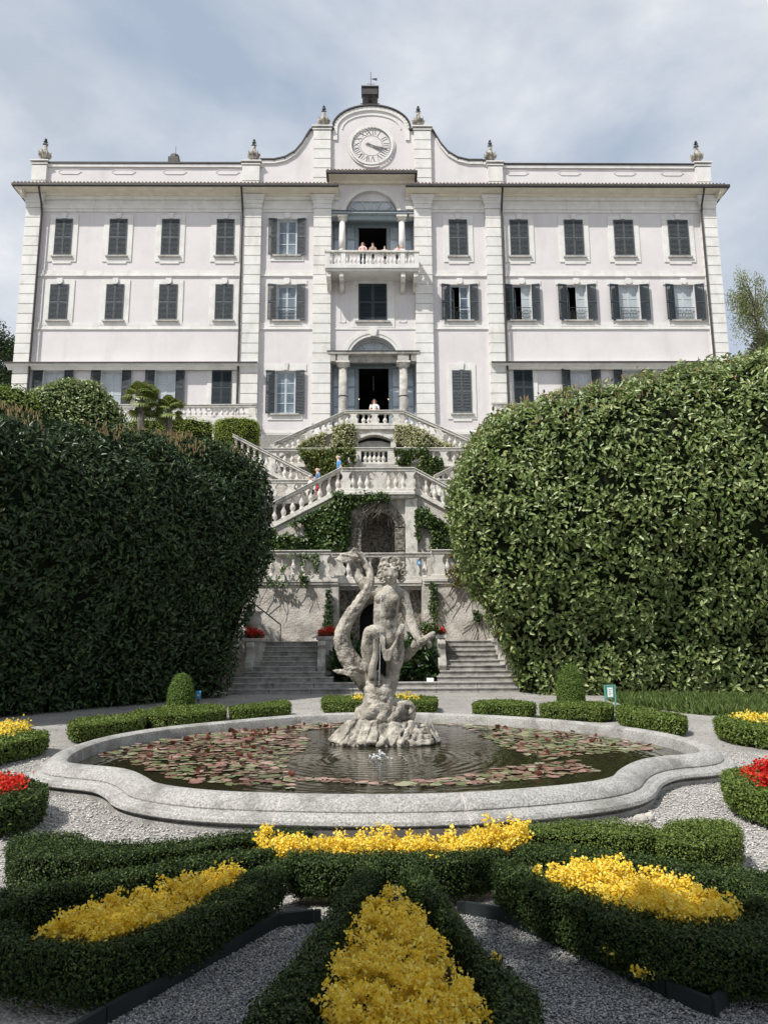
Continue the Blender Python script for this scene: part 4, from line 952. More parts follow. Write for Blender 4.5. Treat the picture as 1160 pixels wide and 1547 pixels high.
peds = [pedestal('stone pedestal with a scroll at the right side of the shaded left flight', 479, 505, 961, 27.4, 486),
        pedestal('stone pedestal with a scroll at the outer side of the left flight under the vase', 368, 396, 963, 27.4, 378),
        pedestal('pale stone pedestal with a scroll at the left side of the sunlit right flight', 640, 674, 960, 27.4, 667, 'pale_stone'),
        pedestal('pale stone pedestal at the outer side of the right flight beside the big hedge', 752, 782, 966, 27.4, 768, 'pale_stone')]
def flower_mass(name, label, poly, z0, h, n, petal, psize, per=10, group=None, greens=1.0, cl=.035, cat='flowers', par=None, lumpy=.5):
    pts = scatter_poly(poly, n); cz = z0+h*(.70+lumpy*.55*np.clip(noise3(np.column_stack([pts, np.zeros(n)]), 4.5), -1, 1)+rng.normal(0, .17, n)-.4*(rng.random(n) < .22))
    c = np.column_stack([pts, cz]); cc = np.repeat(c, per, axis=0); pp = cc+rng.normal(size=cc.shape)*cl*np.array([1, 1, .8])
    d = rng.normal(size=pp.shape); up = rng.normal(size=pp.shape)*.6+np.array([0, -.25, 1])
    V, F_ = leaf_arrays(pp, d, up, psize*rng.uniform(.7, 1.2, len(pp)), psize*rng.uniform(.7, 1.1, len(pp)), True)
    th = thing(name, label, cat, (float(pts[:, 0].mean()), float(pts[:, 1].mean()), z0), group)
    o = link('blossoms', fmesh('blossoms', V, F_, petal), th); o['kind'] = 'stuff'
    ng = int(n*per*.55*greens); gp = pts[rng.integers(0, n, ng)]+rng.normal(size=(ng, 2))*cl; gz = z0+rng.random(ng)*h*.5
    g = np.column_stack([gp, gz]); d = rng.normal(size=(ng, 3))*.6+np.array([0, 0, 1]); up = rng.normal(size=(ng, 3))
    V, F_ = leaf_arrays(g, d, up, psize*1.5, psize*.6, False); o = link('foliage', fmesh('foliage', V, F_, 'flower_green'), th); o['kind'] = 'stuff'
    return th
for (x0, x1, Y, zt), lb in zip(peds, ('red flowers on the pedestal between the left flight and the statue', 'red flowers on the outermost left pedestal below the vase', 'red flowers with green tuft on the pedestal right of the statue', 'red flowers on the outermost right pedestal against the hedge')):
    flower_mass('red_flowers', lb, [(x0+.05, Y+.02), (x1-.05, Y+.02), (x1-.05, Y+.7), (x0+.05, Y+.7)], zt, .28, 150, 'red_petal', .05, 8, cl=.04)
x0, x1, Y, zt = peds[2]; flower_mass('orange_flowers', 'small orange flowers at the left end of the red ones right of the statue', [(x0+.03, Y-.02), (x0+.25, Y-.02), (x0+.25, Y+.3), (x0+.03, Y+.3)], zt, .3, 30, 'orange_petal', .05, 8)
# vase on the left pier
q = P(381, 950, 28.2); v = thing('stone_vase', 'dark stone vase on the far left pedestal beside the shaded hedge', 'vase', (q[0], 28.2, peds[1][3]))
m = MB(); m.lathe([(.22, 0), (.22, .06), (.12, .12), (.10, .22), (.2, .34), (.33, .52), (.36, .72), (.30, .86), (.40, .95), (.42, 1.0)], 16, (q[0], 28.2, peds[1][3])); m.build('bowl', 'grey_stone', v, smooth=True)
# ---- planting in the recess
def clump(label, px0, px1, py0, py1, Y, n, size, matn, cat='plant', name='leafy_plant', dy=.6, ratio=.45, flowers=0, fm='white_petal', fs=.12):
    xs = X(px0, py1, Y), X(px1, py1, Y); z0, z1 = Z(py1, 570, Y), Z(py0, 570, Y)
    u = rng.random(n); v_ = rng.random(n)**.8; yy = Y+rng.random(n)*dy
    env = np.sin(np.pi*(0.08+.84*u))**.5*(.75+.25*np.sin(u*17+1))
    p = np.column_stack([xs[0]+(xs[1]-xs[0])*u, yy, z0+(z1-z0)*v_*env]); d = rng.normal(size=(n, 3))*.7+np.array([0, -.5, .55]); up = rng.normal(size=(n, 3))*.5+np.array([0, -.6, .8])
    ln = size*rng.uniform(.6, 1.3, n); V, F_ = leaf_arrays(p, d, up, ln, ln*ratio)
    th = thing(name, label, cat, ((xs[0]+xs[1])/2, Y+dy/2, z0)); link('foliage', fmesh('foliage', V, F_, matn), th)['kind'] = 'stuff'
    if flowers:
        p = p[rng.integers(0, n, flowers)]+np.array([0, -.1, .12]); d = rng.normal(size=(flowers, 3)); V, F_ = leaf_arrays(np.repeat(p, 3, 0), rng.normal(size=(flowers*3, 3))+np.array([0, -.5, .6]), rng.normal(size=(flowers*3, 3)), fs, fs*.7)
        link('blossoms', fmesh('blossoms', V, F_, fm), th)['kind'] = 'stuff'
    return th
clump('big leaved arum clump in the recess right of the statue', 596, 664, 958, 1032, 27.2, 900, .34, 'arum', flowers=5)
clump('dark leafy arum clump in the recess left of the statue', 500, 560, 958, 1032, 27.2, 700, .34, 'arum', flowers=3)
q = P(650, 1030, 26.3); m = MB(); m.add([(q[0]-.12, 26.3, q[2]-.02), (q[0]+.12, 26.3, q[2]-.02), (q[0]+.12, 26.38, q[2]+.12), (q[0]-.12, 26.38, q[2]+.12), (q[0]-.12, 26.32, q[2]-.02), (q[0]+.12, 26.32, q[2]-.02), (q[0]+.12, 26.4, q[2]+.12), (q[0]-.12, 26.4, q[2]+.12)], [(0, 1, 2, 3), (4, 7, 6, 5), (0, 4, 5, 1), (2, 6, 7, 3), (0, 3, 7, 4), (1, 5, 6, 2)])
m.box(q[0]-.01, q[0]+.01, 26.38, 26.40, .25, q[2]+.05); tag(m.build('plant_label', 'sign_white'), 'small blank white plant label in front of the arum clump', 'sign')

# ---- middle level: grotto block with landing and diagonal flights
GX0, GX1 = X(523, 780, YN), X(628, 780, YN); XCN = X(571, 780, YN)
mid = thing('grotto_block', 'stone block with a rough arched grotto niche carrying the landing above the statue', 'grotto', (XCN, YN, ZT1))
zn_t, zsp = Z(771, 571, YN), Z(785, 571, YN); RN = (X(597, 800, YN)-X(545, 800, YN))/2
zt2 = ZT2-.28
m = MB(); arch_piece(m, GX0, GX1, zn_t-RN, zt2, XCN, zn_t-RN, RN, YN, YN+.5); m.box(GX0, XCN-RN, YN, YN+.5, ZT1, zn_t-RN-.001); m.box(XCN+RN, GX1, YN, YN+.5, ZT1, zn_t-RN-.001)
m.build('front', 'grey_stone', mid)
m = MB(); 
for r0, r1, pr, in ((RN-.02, RN+.42, .07),):
    n = 14
    for i in range(n):
        A, B = math.pi*(1-i/n), math.pi*(1-(i+1)/n)-.012
        for (a_, b_) in ((r0, r1),):
            q4 = [(XCN+a_*math.cos(A), zn_t-RN+a_*math.sin(A)), (XCN+b_*math.cos(A), zn_t-RN+b_*math.sin(A)), (XCN+b_*math.cos(B), zn_t-RN+b_*math.sin(B)), (XCN+a_*math.cos(B), zn_t-RN+a_*math.sin(B))]
            mm_ = MB(); mm_.prism(q4, 'y', YN-pr-.03*(i % 2), YN-.002); mm_.build('arch_stone', 'tufa', mid, bevel=.02)
for s_ in (-1, 1):
    for k in range(5):
        za, zb_2 = ZT1+(zn_t-RN-ZT1)*k/5, ZT1+(zn_t-RN-ZT1)*(k+1)/5-.02; xa_ = XCN+s_*(RN-.02); xb_ = XCN+s_*(RN+.42); MB().box(xa_, xb_, YN-.07-.03*(k % 2), YN-.002, za, zb_2).build('jamb_stone', 'tufa', mid, bevel=.02)
m = MB()
for i in range(40):
    a = math.pi*rng.random(); x = XCN+RN*.95*math.cos(a); z = zn_t-RN+RN*.98*math.sin(a); L_ = rng.uniform(.15, .5); m.tube([(x, YN+.3+rng.random()*.5, z+.05), (x+rng.normal()*.03, YN+.3+rng.random()*.5, z-L_)], [.09, .02], 5)
m.build('tufa_drip', 'tufa', mid)['kind'] = 'stuff'
m = MB(); m.prism([(XCN+RN*1.05*math.cos(math.pi*i/12), YN+.45+1.2*math.sin(math.pi*i/12)) for i in range(13)], 'z', ZT1, zn_t+.1); m2 = MB()
for i in range(12):
    A, B = math.pi*i/12, math.pi*(i+1)/12; xa_, ya_, xb_, yb_ = XCN+RN*1.05*math.cos(A), YN+.45+1.1*math.sin(A), XCN+RN*1.05*math.cos(B), YN+.45+1.1*math.sin(B)
    m2.add([(xa_, ya_, ZT1), (xb_, yb_, ZT1), (xb_, yb_, zn_t+.1), (xa_, ya_, zn_t+.1)], [(0, 1, 2, 3)])
m2.box(XCN-RN*1.1, XCN+RN*1.1, YN+.5, YN+1.7, zn_t+.1, zn_t+.15); m2.build('niche', 'tufa', mid)
MB().box(X(612, 780, YN), X(630, 780, YN), YN-.16, YN-.003, ZT1, zt2-.01).build('pilaster', 'pale_stone', mid, bevel=.02)
xl0, xl1 = X(517, 742, YN), X(625, 742, YN)
m = MB(); m.box(xl0, xl1, YN-.34, YN+.6, zt2+.001, zt2+.12); m.box(xl0-.04, xl1+.04, YN-.44, YN+.6, zt2+.121, ZT2+.001); m.build('landing_slab', 'pale_stone', mid, bevel=.03)
hL = Z(709, 571, YN-.2)-ZT2
balustrade('curved landing balustrade directly above the grotto niche', YN-.2, [(xl0, ZT2+.003), (xl1, ZT2+.003)], hL, [10], [X(521, 730, YN)+.05, X(571, 730, YN), X(621, 730, YN)-.05])
# diagonal flights (lower), left and right: wall, steps, sloped balustrade
def flight(labw, labb, Y, xa, za, xb, zb, zfloor, h, n, depth=1.6, wmat='rubble_plaster', steps=True, xend_floor=True, bal=True, pedend=True):
    """from top (xa,za) down/out to (xb,zb)"""
    wl = thing('stair_wall', labw, 'stairs', ((xa+xb)/2, Y, zfloor))
    m = MB(); m.prism([(xa, zfloor), (xb, zfloor), (xb, max(zb-.1, zfloor+.01)), (xa, za-.1)], 'y', Y+.02, Y+.3); m.build('wall_face', wmat, wl)
    m = MB(); m.prism([(xb, zb-.1), (xa, za-.1), (xa, za+.001), (xb, zb+.001)], 'y', Y-.1, Y+.34); m.build('string_moulding', 'pale_stone', wl, bevel=.015)
    if steps:
        ns = max(3, int(abs(za-zb)/.165)); s_ = 1 if xb > xa else -1
        for i in range(ns):
            x0 = xa+(xb-xa)*i/ns; x1 = xa+(xb-xa)*(i+1)/ns; z1 = za+(zb-za)*(i+.7)/ns-.15
            MB().box(x0, x1, Y+.35, Y+depth, max(z1-.5, zfloor-.1), z1).build('step', 'step_stone', wl)
    if bal:
        balustrade(labb, Y+.1, [(xa, za+.002), (xb, zb+.002)], h, [n], [xa+(xb-xa)*.5, xa+(xb-xa)*.985])
    return wl
xa, za = X(517, 742, YN), Z(741, 519, YN); xb, zb = X(418, 792, YN), Z(792, 418, YN); k_ = (zb-za)/(xb-xa); xe = xa-(za-ZT1-.1)/k_ if k_ > 0 else xa
flight('ivy covered wall under the lower left diagonal stair', 'sloping balustrade of the lower left stair where three people walk down', YN, xa, za, xe, ZT1+.1, ZT1, hL, 20)
xa2, za2 = X(625, 742, YN), Z(742, 625, YN); xb2, zb2 = X(700, 782, YN), Z(782, 700, YN); k2 = (zb2-za2)/(xb2-xa2); xe2 = xa2-(za2-ZT1-.1)/k2
flight('plaster wall with creeper under the lower right diagonal stair', 'sloping balustrade of the lower right stair next to the big hedge', YN, xa2, za2, xe2, ZT1+.1, ZT1, hL, 20)
# low horizontal balustrades behind
Yh = YN+1.9; zr = Z(727, 430, Yh)
balustrade('short level balustrade behind the people on the left stair', Yh, [(-10.5, zr-.95), (X(474, 727, Yh), zr-.95)], .95, [16], [X(440, 727, Yh), X(412, 727, Yh)])
balustrade('short level balustrade behind the lower right stair', Yh, [(X(657, 727, Yh), zr-.95), (10.5, zr-.95)], .95, [16], [X(680, 727, Yh)])
# upper-side flights going outwards and up
Ys = YN+2.9; hS = .95
zq = lambda px, py: Z(py, px, Ys)-hS
for sgn, lab in ((-1, 'left'), (1, 'right')):
    if sgn < 0: p0, p1 = (472, 719), (352, 657)
    else: p0, p1 = (655, 720), (775, 660)
    x0, z0 = X(p0[0], p0[1], Ys), zq(*p0); x1, z1 = X(p1[0], p1[1], Ys), zq(*p1)
    xend = x1+sgn*.0
    flight('wall below the long %s stair climbing outwards to the upper terrace' % lab, 'sloping balustrade of the long %s stair climbing outwards to the upper terrace' % lab, Ys, x1, z1, x0, z0, ZT2-.05, hS, 13, depth=1.15)
# middle wall
zmb = Z(703, 565, YM); xm0, xm1 = X(403, 690, YM), X(720, 690, YM); hM = Z(678, 565, YM)-zmb
mw_ = thing('middle_wall', 'pale retaining wall under the middle balustrade behind the landing', 'wall', (Xc(YM), YM, ZT2))
MB().box(xm0-6, xm1+6, YM+.02, YM+.49, ZT2, zmb-.1).build('wall_face', 'rubble_plaster', mw_); MB().box(xm0-6, xm1+6, YM-.1, YM+.48, zmb-.099, zmb).build('cornice', 'pale_stone', mw_, bevel=.015)
xq0, xq1 = X(535, 690, YM), X(596, 690, YM)
balustrade('left half of the middle balustrade overgrown with yellowing creeper', YM+.12, [(xm0-3, zmb+.002), (xq0-.01, zmb+.002)], hM, [20], [X(470, 690, YM), X(500, 690, YM)])
balustrade('five open balusters in the middle under the dark arch', YM+.05, [(xq0, zmb+.002), (xq1, zmb+.002)], hM, [9], [xq0+.16, xq1-.16], boxped=True, bsc=.95)
balustrade('right half of the middle balustrade overgrown with yellowing creeper', YM+.12, [(xq1+.01, zmb+.002), (xm1+3, zmb+.002)], hM, [20], [X(640, 690, YM), X(670, 690, YM)])
# top landing with dark arch
xt0, xt1 = X(533, 655, YT), X(598, 655, YT); xtc = (xt0+xt1)/2
tp = thing('entrance_landing', 'stone landing block with a dark flat arch below the villa door', 'landing', (xtc, YT, ZT3))
zar = Z(657, 565, YT); Ra = (X(590, 665, YT)-X(541, 665, YT))/2; zsp_ = Z(664, 565, YT); zt4 = ZT4-.2
rise = zar-zsp_; n = 12; arc = [(xtc-Ra+2*Ra*i/n, zsp_+rise*math.sin(math.pi*i/n)) for i in range(n+1)]
m = MB(); m.prism([(xt0, zsp_)]+arc+[(xt1, zsp_), (xt1, zt4), (xt0, zt4)], 'y', YT, YT+.5); m.box(xt0, xtc-Ra, YT, YT+.5, ZT3, zsp_-.001); m.box(xtc+Ra, xt1, YT, YT+.5, ZT3, zsp_-.001); m.build('front', 'pale_stone', tp)
m = MB(); ribbon(m, arc, YT-.08, YT-.002, .12); m.build('arch_moulding', 'pale_stone', tp)
MB().box(xt0, xt1, YT+.52, YT+.58, ZT3, zt4).build('dark_panel', 'painted_dark', tp)  # black panel behind the arch stands for its unlit depth
m = MB(); m.prism([(xtc-Ra, zsp_-.15), (xtc-Ra*.4, zsp_+.0), (xtc+Ra*.4, zsp_+.0), (xtc+Ra, zsp_-.15), (xtc+Ra, zsp_-.45), (xtc-Ra, zsp_-.45)], 'y', YT+.3, YT+.5); m.build('inner_vault', 'grey_stone', tp)
m = MB(); m.box(xt0-.1, xt1+.1, YT-.14, YT+1, zt4+.001, ZT4); m.build('landing_slab', 'pale_stone', tp, bevel=.02)
hT = Z(622, 565, YT)-ZT4
balustrade('top landing balustrade in front of the open door where the woman stands', YT+.02, [(xt0-.45, ZT4+.003), (xt1+.45, ZT4+.003)], hT, [11], [X(534, 632, YT), X(566, 632, YT), X(598, 632, YT)], boxped=False)
for sgn, lab in ((-1, 'left'), (1, 'right')):
    x0 = (xt0-.45) if sgn < 0 else (xt1+.45); px_ = (414, 670) if sgn < 0 else (716, 668)
    x1, z1 = X(px_[0], px_[1], YT), Z(px_[1], px_[0], YT)-hT
    flight('wall under the uppermost %s stair hung with white flowering creeper' % lab, 'sloping balustrade of the uppermost %s stair' % lab, YT, x0, ZT4, x1, z1, ZT3, hT, 13, depth=1.2)
# side terraces of the villa with balustrades
zs_ = Z(632, 330, D-1.55)
for sgn, (pa, pb) in ((-1, (120, 389)), (1, (742, 1000))):
    xa_, xb_ = X(pa, 620, D-1.55), X(pb, 620, D-1.55)
    s_ = MB(); s_.box(xa_, xb_, D-1.7, D-.07, ZT3, zs_); struct('side_terrace', s_, 'white_stucco')
    balustrade('villa terrace balustrade under the %s wing windows' % ('left' if sgn < 0 else 'right'), D-1.52, [(xa_+.05, zs_+.002), (xb_-.05, zs_+.002)], Z(613, 330, D-1.52)-zs_, [int((xb_-xa_)/.3)], [xa_+.3 if sgn > 0 else xb_-.3, (xa_+xb_)/2], th=.13, bsc=.8, boxped=True)

# ================================================================== THE POOL
ZR, ZW = .30, .13
inner_px = [(103, 1150), (137, 1154), (178, 1157), (207, 1162), (228, 1171), (240, 1181), (290, 1189), (356, 1194), (480, 1197), (580, 1198), (680, 1196), (763, 1191), (845, 1184), (895, 1178),
            (922, 1170), (930, 1160), (945, 1151), (970, 1144), (1003, 1140), (1040, 1138), (1057, 1132), (1048, 1124), (1019, 1114), (970, 1104), (912, 1096), (845, 1089), (763, 1083), (680, 1079), (580, 1077), (480, 1079),
            (414, 1084), (352, 1090), (265, 1098), (186, 1110), (137, 1123), (106, 1138)]
ip = smooth_poly(poly_px(inner_px, ZR), .16, 2)
PROF = [(-.02, -.3), (.0, .20), (.02, .27), (.07, .30), (.14, .305), (.22, .28), (.28, .23), (.30, .19), (.295, .175), (.34, .165), (.36, .15), (.40, .15), (.43, .13), (.44, .10), (.42, .085), (.36, .078), (.355, .055), (.40, .05), (.40, -.05)]
def coping(front):
    V = []; n = len(ip)
    for d_, z in PROF:
        q = offset_poly(ip, -d_*1.02); V.append(np.column_stack([q, np.full(n, z)]))
    V = np.concatenate(V); Q = np.array([(j*n+i, j*n+(i+1) % n, (j+1)*n+(i+1) % n, (j+1)*n+i) for j in range(len(PROF)-1) for i in range(n)])
    return V, Q, n
V, Q, n = coping(True)
pool = thing('fountain_pool', 'wide low granite pool with shaped rounded rim around the statue', 'fountain', tuple(np.append(ip.mean(0), 0)))
# rim made of stone segments with joints
perim = np.linalg.norm(np.roll(ip, -1, 0)-ip, axis=1); cum = np.concatenate([[0], np.cumsum(perim)]); NSEG = 15
starts = [int(np.searchsorted(cum, cum[-1]*k/NSEG)) for k in range(NSEG)]+[n]
for k in range(NSEG):
    idx = [i % n for i in range(starts[k], starts[k+1]+1)]; m_ = len(idx); vs = []; fs = []
    for j in range(len(PROF)):
        ring_ = V[j*n:(j+1)*n][idx].copy()
        ring_[0] += (ring_[1]-ring_[0])*.05; ring_[-1] += (ring_[-2]-ring_[-1])*.05
        vs.append(ring_)
    vs = np.concatenate(vs); fs = [(j*m_+i, j*m_+i+1, (j+1)*m_+i+1, (j+1)*m_+i) for j in range(len(PROF)-1) for i in range(m_-1)]
    caps = [tuple(j*m_ for j in range(len(PROF)))[::-1], tuple(j*m_+m_-1 for j in range(len(PROF)))]
    mbk = MB(); mbk.add(vs, fs+caps); mbk.build('rim_stone', 'granite', pool, smooth=False)
for k in range(NSEG):
    i0 = starts[k] % n; a_ = np.array([V[j*n+i0] for j in range(len(PROF))]); b_ = np.array([V[j*n+(i0+1) % n] for j in range(len(PROF))]); tg = b_-a_; tg /= np.linalg.norm(tg, axis=1)[:, None]
    hw = .022 if a_[5][1] < 8.2 and abs(a_[5][0]) < 1.2 else .010; c0 = a_-tg*hw; c1 = a_+tg*hw; c0[:, 2] -= .003; c1[:, 2] -= .003; m_ = len(PROF)
    MB().add(np.concatenate([c0, c1]), [(j, m_+j, m_+j+1, j+1) for j in range(m_-1)]).build('mortar_joint', 'rubble_plaster', pool)
for o in [c for c in pool.children]:
    for p_ in o.data.polygons: p_.use_smooth = True
    o.data.set_sharp_from_angle(angle=math.radians(32)) if hasattr(o.data, 'set_sharp_from_angle') else None
wv = offset_poly(ip, .03); m = MB(); m.add([(x, y, ZW) for x, y in wv]+[(x, y, -.0) for x, y in wv], [tuple(range(len(wv)))]); struct('pool_water', m, 'water')
# ---- lily pads
PC = ip.mean(0)
pad = MB(); ang = [math.radians(12+336*i/11) for i in range(12)]; pad.add([(0, 0, .0)]+[(math.cos(a), math.sin(a), .015*math.sin(3*a)) for a in ang], [(0, i+1, i+2) for i in range(11)])
PADG, PADP = pad.mesh('lily_pad', 'lily_green'), pad.mesh('lily_pad', 'lily_pink')
up_ = MB(); up_.add([(0, -.05, 0), (-.7, 0, .25), (-.8, .1, .75), (0, .2, 1.1), (.8, .1, .75), (.7, 0, .25), (0, .28, .5)], [(0, 1, 6), (1, 2, 6), (2, 3, 6), (3, 4, 6), (4, 5, 6), (5, 0, 6)]); PADR = up_.mesh('lily_leaf', 'lily_red')
# random per island needs one island per pad: per-object tint comes from the object random instead
for nm, cols in (('lily_green', ((.08, .085, .035), (.16, .155, .08), (.32, .30, .20))), ('lily_pink', ((.075, .034, .024), (.15, .082, .058), (.32, .25, .19)))):
    t = MATS[nm].node_tree; oi = t.nodes.new('ShaderNodeObjectInfo')
    for nd in t.nodes:
        if nd.type == 'VALTORGB': t.links.new(oi.outputs['Random'], nd.inputs[0])
zone_px = {'left': [(125, 1140), (260, 1104), (360, 1096), (430, 1104), (468, 1118), (452, 1140), (430, 1158), (450, 1180), (440, 1192), (290, 1184), (245, 1172), (190, 1150)],
           'back': [(265, 1103), (414, 1087), (560, 1081), (560, 1098), (470, 1102), (440, 1112), (350, 1125), (300, 1125)],
           'right': [(600, 1082), (760, 1087), (850, 1094), (960, 1108), (1020, 1128), (960, 1136), (880, 1140), (820, 1150), (760, 1128), (700, 1098), (640, 1094)],
           'front': [(430, 1178), (520, 1184), (640, 1190), (800, 1180), (900, 1165), (870, 1150), (760, 1160), (700, 1175), (600, 1183), (480, 1176)]}
inner_safe = offset_poly(ip, .10)
for zn_, (nflat, nred, pinkp, lab) in {'left': (300, 60, .5, 'dense reddish water lily patch on the left side of the pool'), 'back': (290, 50, .45, 'water lily patch along the back rim left of the statue'),
                                       'right': (290, 34, .3, 'looser greenish water lily patch at the right back of the pool'), 'front': (80, 2, .6, 'scattered pinkish lily pads near the front rim')}.items():
    poly = poly_px(zone_px[zn_], ZW); c = np.mean(poly, 0); pl = thing('water_lilies', lab, 'water lilies', (c[0], c[1], ZW), 'water lilies floating on the pool')
    pts = scatter_poly(poly, nflat*12); pts = pts[in_poly(pts, inner_safe)]
    kept = []
    for q in pts:
        r = rng.uniform(.045, .10)
        if all((q[0]-k[0])**2+(q[1]-k[1])**2 > (.58*(r+k[2]))**2 for k in kept): kept.append((q[0], q[1], r))
        if len(kept) >= nflat+340: break
    extra = kept[nflat:]; kept = kept[:nflat]; mx_ = MB()
    for i, (x, y, r) in enumerate(extra):
        a0 = rng.uniform(0, 6.28); r *= .8; z_ = ZW+.004+.003*(i % 3); mx_.add([(x, y, z_)]+[(x+r*math.cos(a0+a), y+r*math.sin(a0+a), z_+.002*math.sin(3*a)) for a in ang], [(0, k+1, k+2) for k in range(11)])
    if extra: mx_.build('small_lily_pads', 'lily_mix', pl)['kind'] = 'stuff'
    for i, (x, y, r) in enumerate(kept):
        link('lily_pad', PADP if rng.random() < pinkp else PADG, pl, (x, y, ZW+.006+.004*(i % 4)), (r, r*rng.uniform(.85, 1), r), (rng.normal()*.05, rng.normal()*.05, rng.uniform(0, 6.28)))
    for i in range(nred):
        x, y, r = kept[rng.integers(0, len(kept))]; s_ = rng.uniform(.04, .075)
        link('lily_leaf', PADR, pl, (x+.05, y, ZW+.01), (s_, s_, s_), (rng.uniform(-.9, .6), rng.normal()*.3, rng.uniform(0, 6.28)))
m = MB(); q = G(574, 1148, ZW)
for k in range(46):
    a = rng.uniform(0, 6.28); r = abs(rng.normal())*.09; h = .13*math.exp(-r*9)+.01; m.ball((q[0]+r*math.cos(a), q[1]+r*math.sin(a), ZW+rng.uniform(.2, 1)*h), rng.uniform(.006, .02), 6, 4)
o = tag(m.build('water_splash', 'spray', smooth=True), 'small white splash of water in front of the statue base', 'water splash'); o['kind'] = 'stuff'

# ================================================================== THE STATUE
SY = 12.25; SPM = 1120/(P(575, 980, SY)@AF)
def S(cx, cy, dy=0.0):      # point measured on the statue, dy towards the viewer is negative
    return Vector([float(v) for v in P(460+cx/4.6875, 810+cy/4.6875, SY+dy)])
def R_(r): return r/4.6875/SPM
statue = thing('fountain_statue', 'weathered stone statue of a boy holding a rearing sea serpent tail on a rocky base', 'statue', tuple(S(560, 1440)))
def organic(name, chains, balls, vox, material, parent, disp=.012, dscale=.12, smooth=2, extra=None):
    m = MB()
    for pts, rs in chains:
        P_ = []; Rr = []
        for i in range(len(pts)-1):
            for k in range(5):
                t = k/5; a = pts[max(i-1, 0)]; b = pts[i]; c = pts[i+1]; d = pts[min(i+2, len(pts)-1)]
                P_.append(.5*((2*b)+(c-a)*t+(2*a-5*b+4*c-d)*t*t+(3*b-a-3*c+d)*t**3)); Rr.append(rs[i]*(1-t)+rs[i+1]*t)
        P_.append(pts[-1]); Rr.append(rs[-1]); m.tube(P_, Rr, 14)
        for p_, r_2 in ((pts[0], rs[0]), (pts[-1], rs[-1])): m.ball(p_, r_2, 12, 8)
    for c, r, sc in balls: m.ball(c, r, 16, 11, sc)
    if extra: extra(m)
    o = m.build(name, material, parent)
    rm = o.modifiers.new('remesh', 'REMESH'); rm.mode = 'VOXEL'; rm.voxel_size = vox; rm.use_smooth_shade = True
    sm = o.modifiers.new('smooth', 'SMOOTH'); sm.iterations = smooth; sm.factor = .6
    if disp:
        tx = bpy.data.textures.new('worn', 'CLOUDS'); tx.noise_scale = dscale; tx.noise_depth = 4
        dm = o.modifiers.new('wear', 'DISPLACE'); dm.texture = tx; dm.strength = disp; dm.mid_level = .5; dm.texture_coords = 'GLOBAL'
    return o
B1 = (1, 1, 1)
hc = S(607, 262, -.10)
ch = [([S(618, 372, 0), S(613, 330, -.04), S(609, 300, -.08)], [R_(48), R_(40), R_(42)]),                       # neck
      ([S(600, 400, 0), S(583, 470, -.02), S(572, 560, -.01), S(575, 640, 0), S(590, 720, 0)], [R_(78), R_(92), R_(84), R_(86), R_(98)]),   # torso
      ([S(520, 408, 0), S(600, 395, 0), S(690, 430, .03)], [R_(52), R_(62), R_(50)]),      # shoulders
      ([S(512, 405, 0), S(455, 385, -.02), S(398, 318, -.04)], [R_(50), R_(44), R_(36)]), ([S(398, 318, -.04), S(372, 262, -.02), S(372, 205, 0)], [R_(37), R_(34), R_(27)]),   # raised arm
      ([S(692, 435, .03), S(722, 520, .02), S(748, 600, -.02)], [R_(50), R_(43), R_(36)]), ([S(748, 600, -.02), S(775, 665, -.1), S(798, 722, -.18)], [R_(37), R_(33), R_(24)]),   # lowered arm
      ([S(545, 730, -.02), S(510, 690, -.16), S(468, 690, -.27)], [R_(75), R_(66), R_(50)]), ([S(468, 690, -.27), S(452, 800, -.22), S(462, 910, -.15), S(480, 1010, -.1)], [R_(52), R_(52), R_(40), R_(34)]),  # bent leg
      ([S(622, 740, 0), S(640, 850, -.03), S(628, 940, 0)], [R_(80), R_(66), R_(48)]), ([S(628, 940, 0), S(618, 1030, .03), S(608, 1110, .02)], [R_(50), R_(44), R_(36)]),  # standing leg
      # fingers of the lowered hand
      ([S(798, 722, -.18), S(812, 748, -.2)], [R_(24), R_(20)])]
for k, (ax, ay) in enumerate(((838, 768), (846, 752), (848, 736), (842, 722))): ch.append(([S(808, 742-k*5, -.2), S(826, 755-k*9, -.23), S(ax, ay, -.2)], [R_(9), R_(8), R_(7)]))
ch.append(([S(806, 730, -.2), S(800, 760, -.26), S(812, 776, -.26)], [R_(10), R_(9), R_(7)]))
for k in range(4): ch.append(([S(360+k*13, 205, .02), S(366+k*12, 172-k*3, -.09), S(384+k*10, 168, -.03)], [R_(11), R_(10), R_(8)]))
ch.append(([S(352, 208, -.02), S(345, 180, -.05), S(362, 160, -.05)], [R_(11), R_(10), R_(8)]))
head = [(hc, R_(62), (.92, 1.0, 1.18)), (S(612, 298, -.16), R_(34), (1, 1, .8)), (S(580, 275, -.19), R_(24), B1), (S(640, 278, -.18), R_(24), B1),   # cheeks
        (S(618, 322, -.17), R_(17), B1),                        # chin
        (S(584, 232, -.20), R_(20), (1.4, .8, .55)), (S(632, 228, -.20), R_(20), (1.4, .8, .55)),   # brows
        (S(600, 298, -.235), R_(9), (1.9, 1, .55)), (S(602, 312, -.225), R_(9), (1.6, 1, .6))]        # lips
ch.append(([S(608, 236, -.20), S(609, 258, -.235), S(610, 274, -.25)], [R_(8), R_(10), R_(14)]))    # nose
# chest, belly and buttock forms
head += [(S(545, 440, -.16), R_(46), (1.15, .7, .8)), (S(622, 445, -.15), R_(46), (1.15, .7, .8)), (S(570, 640, -.12), R_(62), (1.1, .7, 1)), (S(575, 560, -.10), R_(64), (1.1, .8, .8))]
organic('figure', ch, head, .012, 'statue_stone', statue, .014, .05, 1)
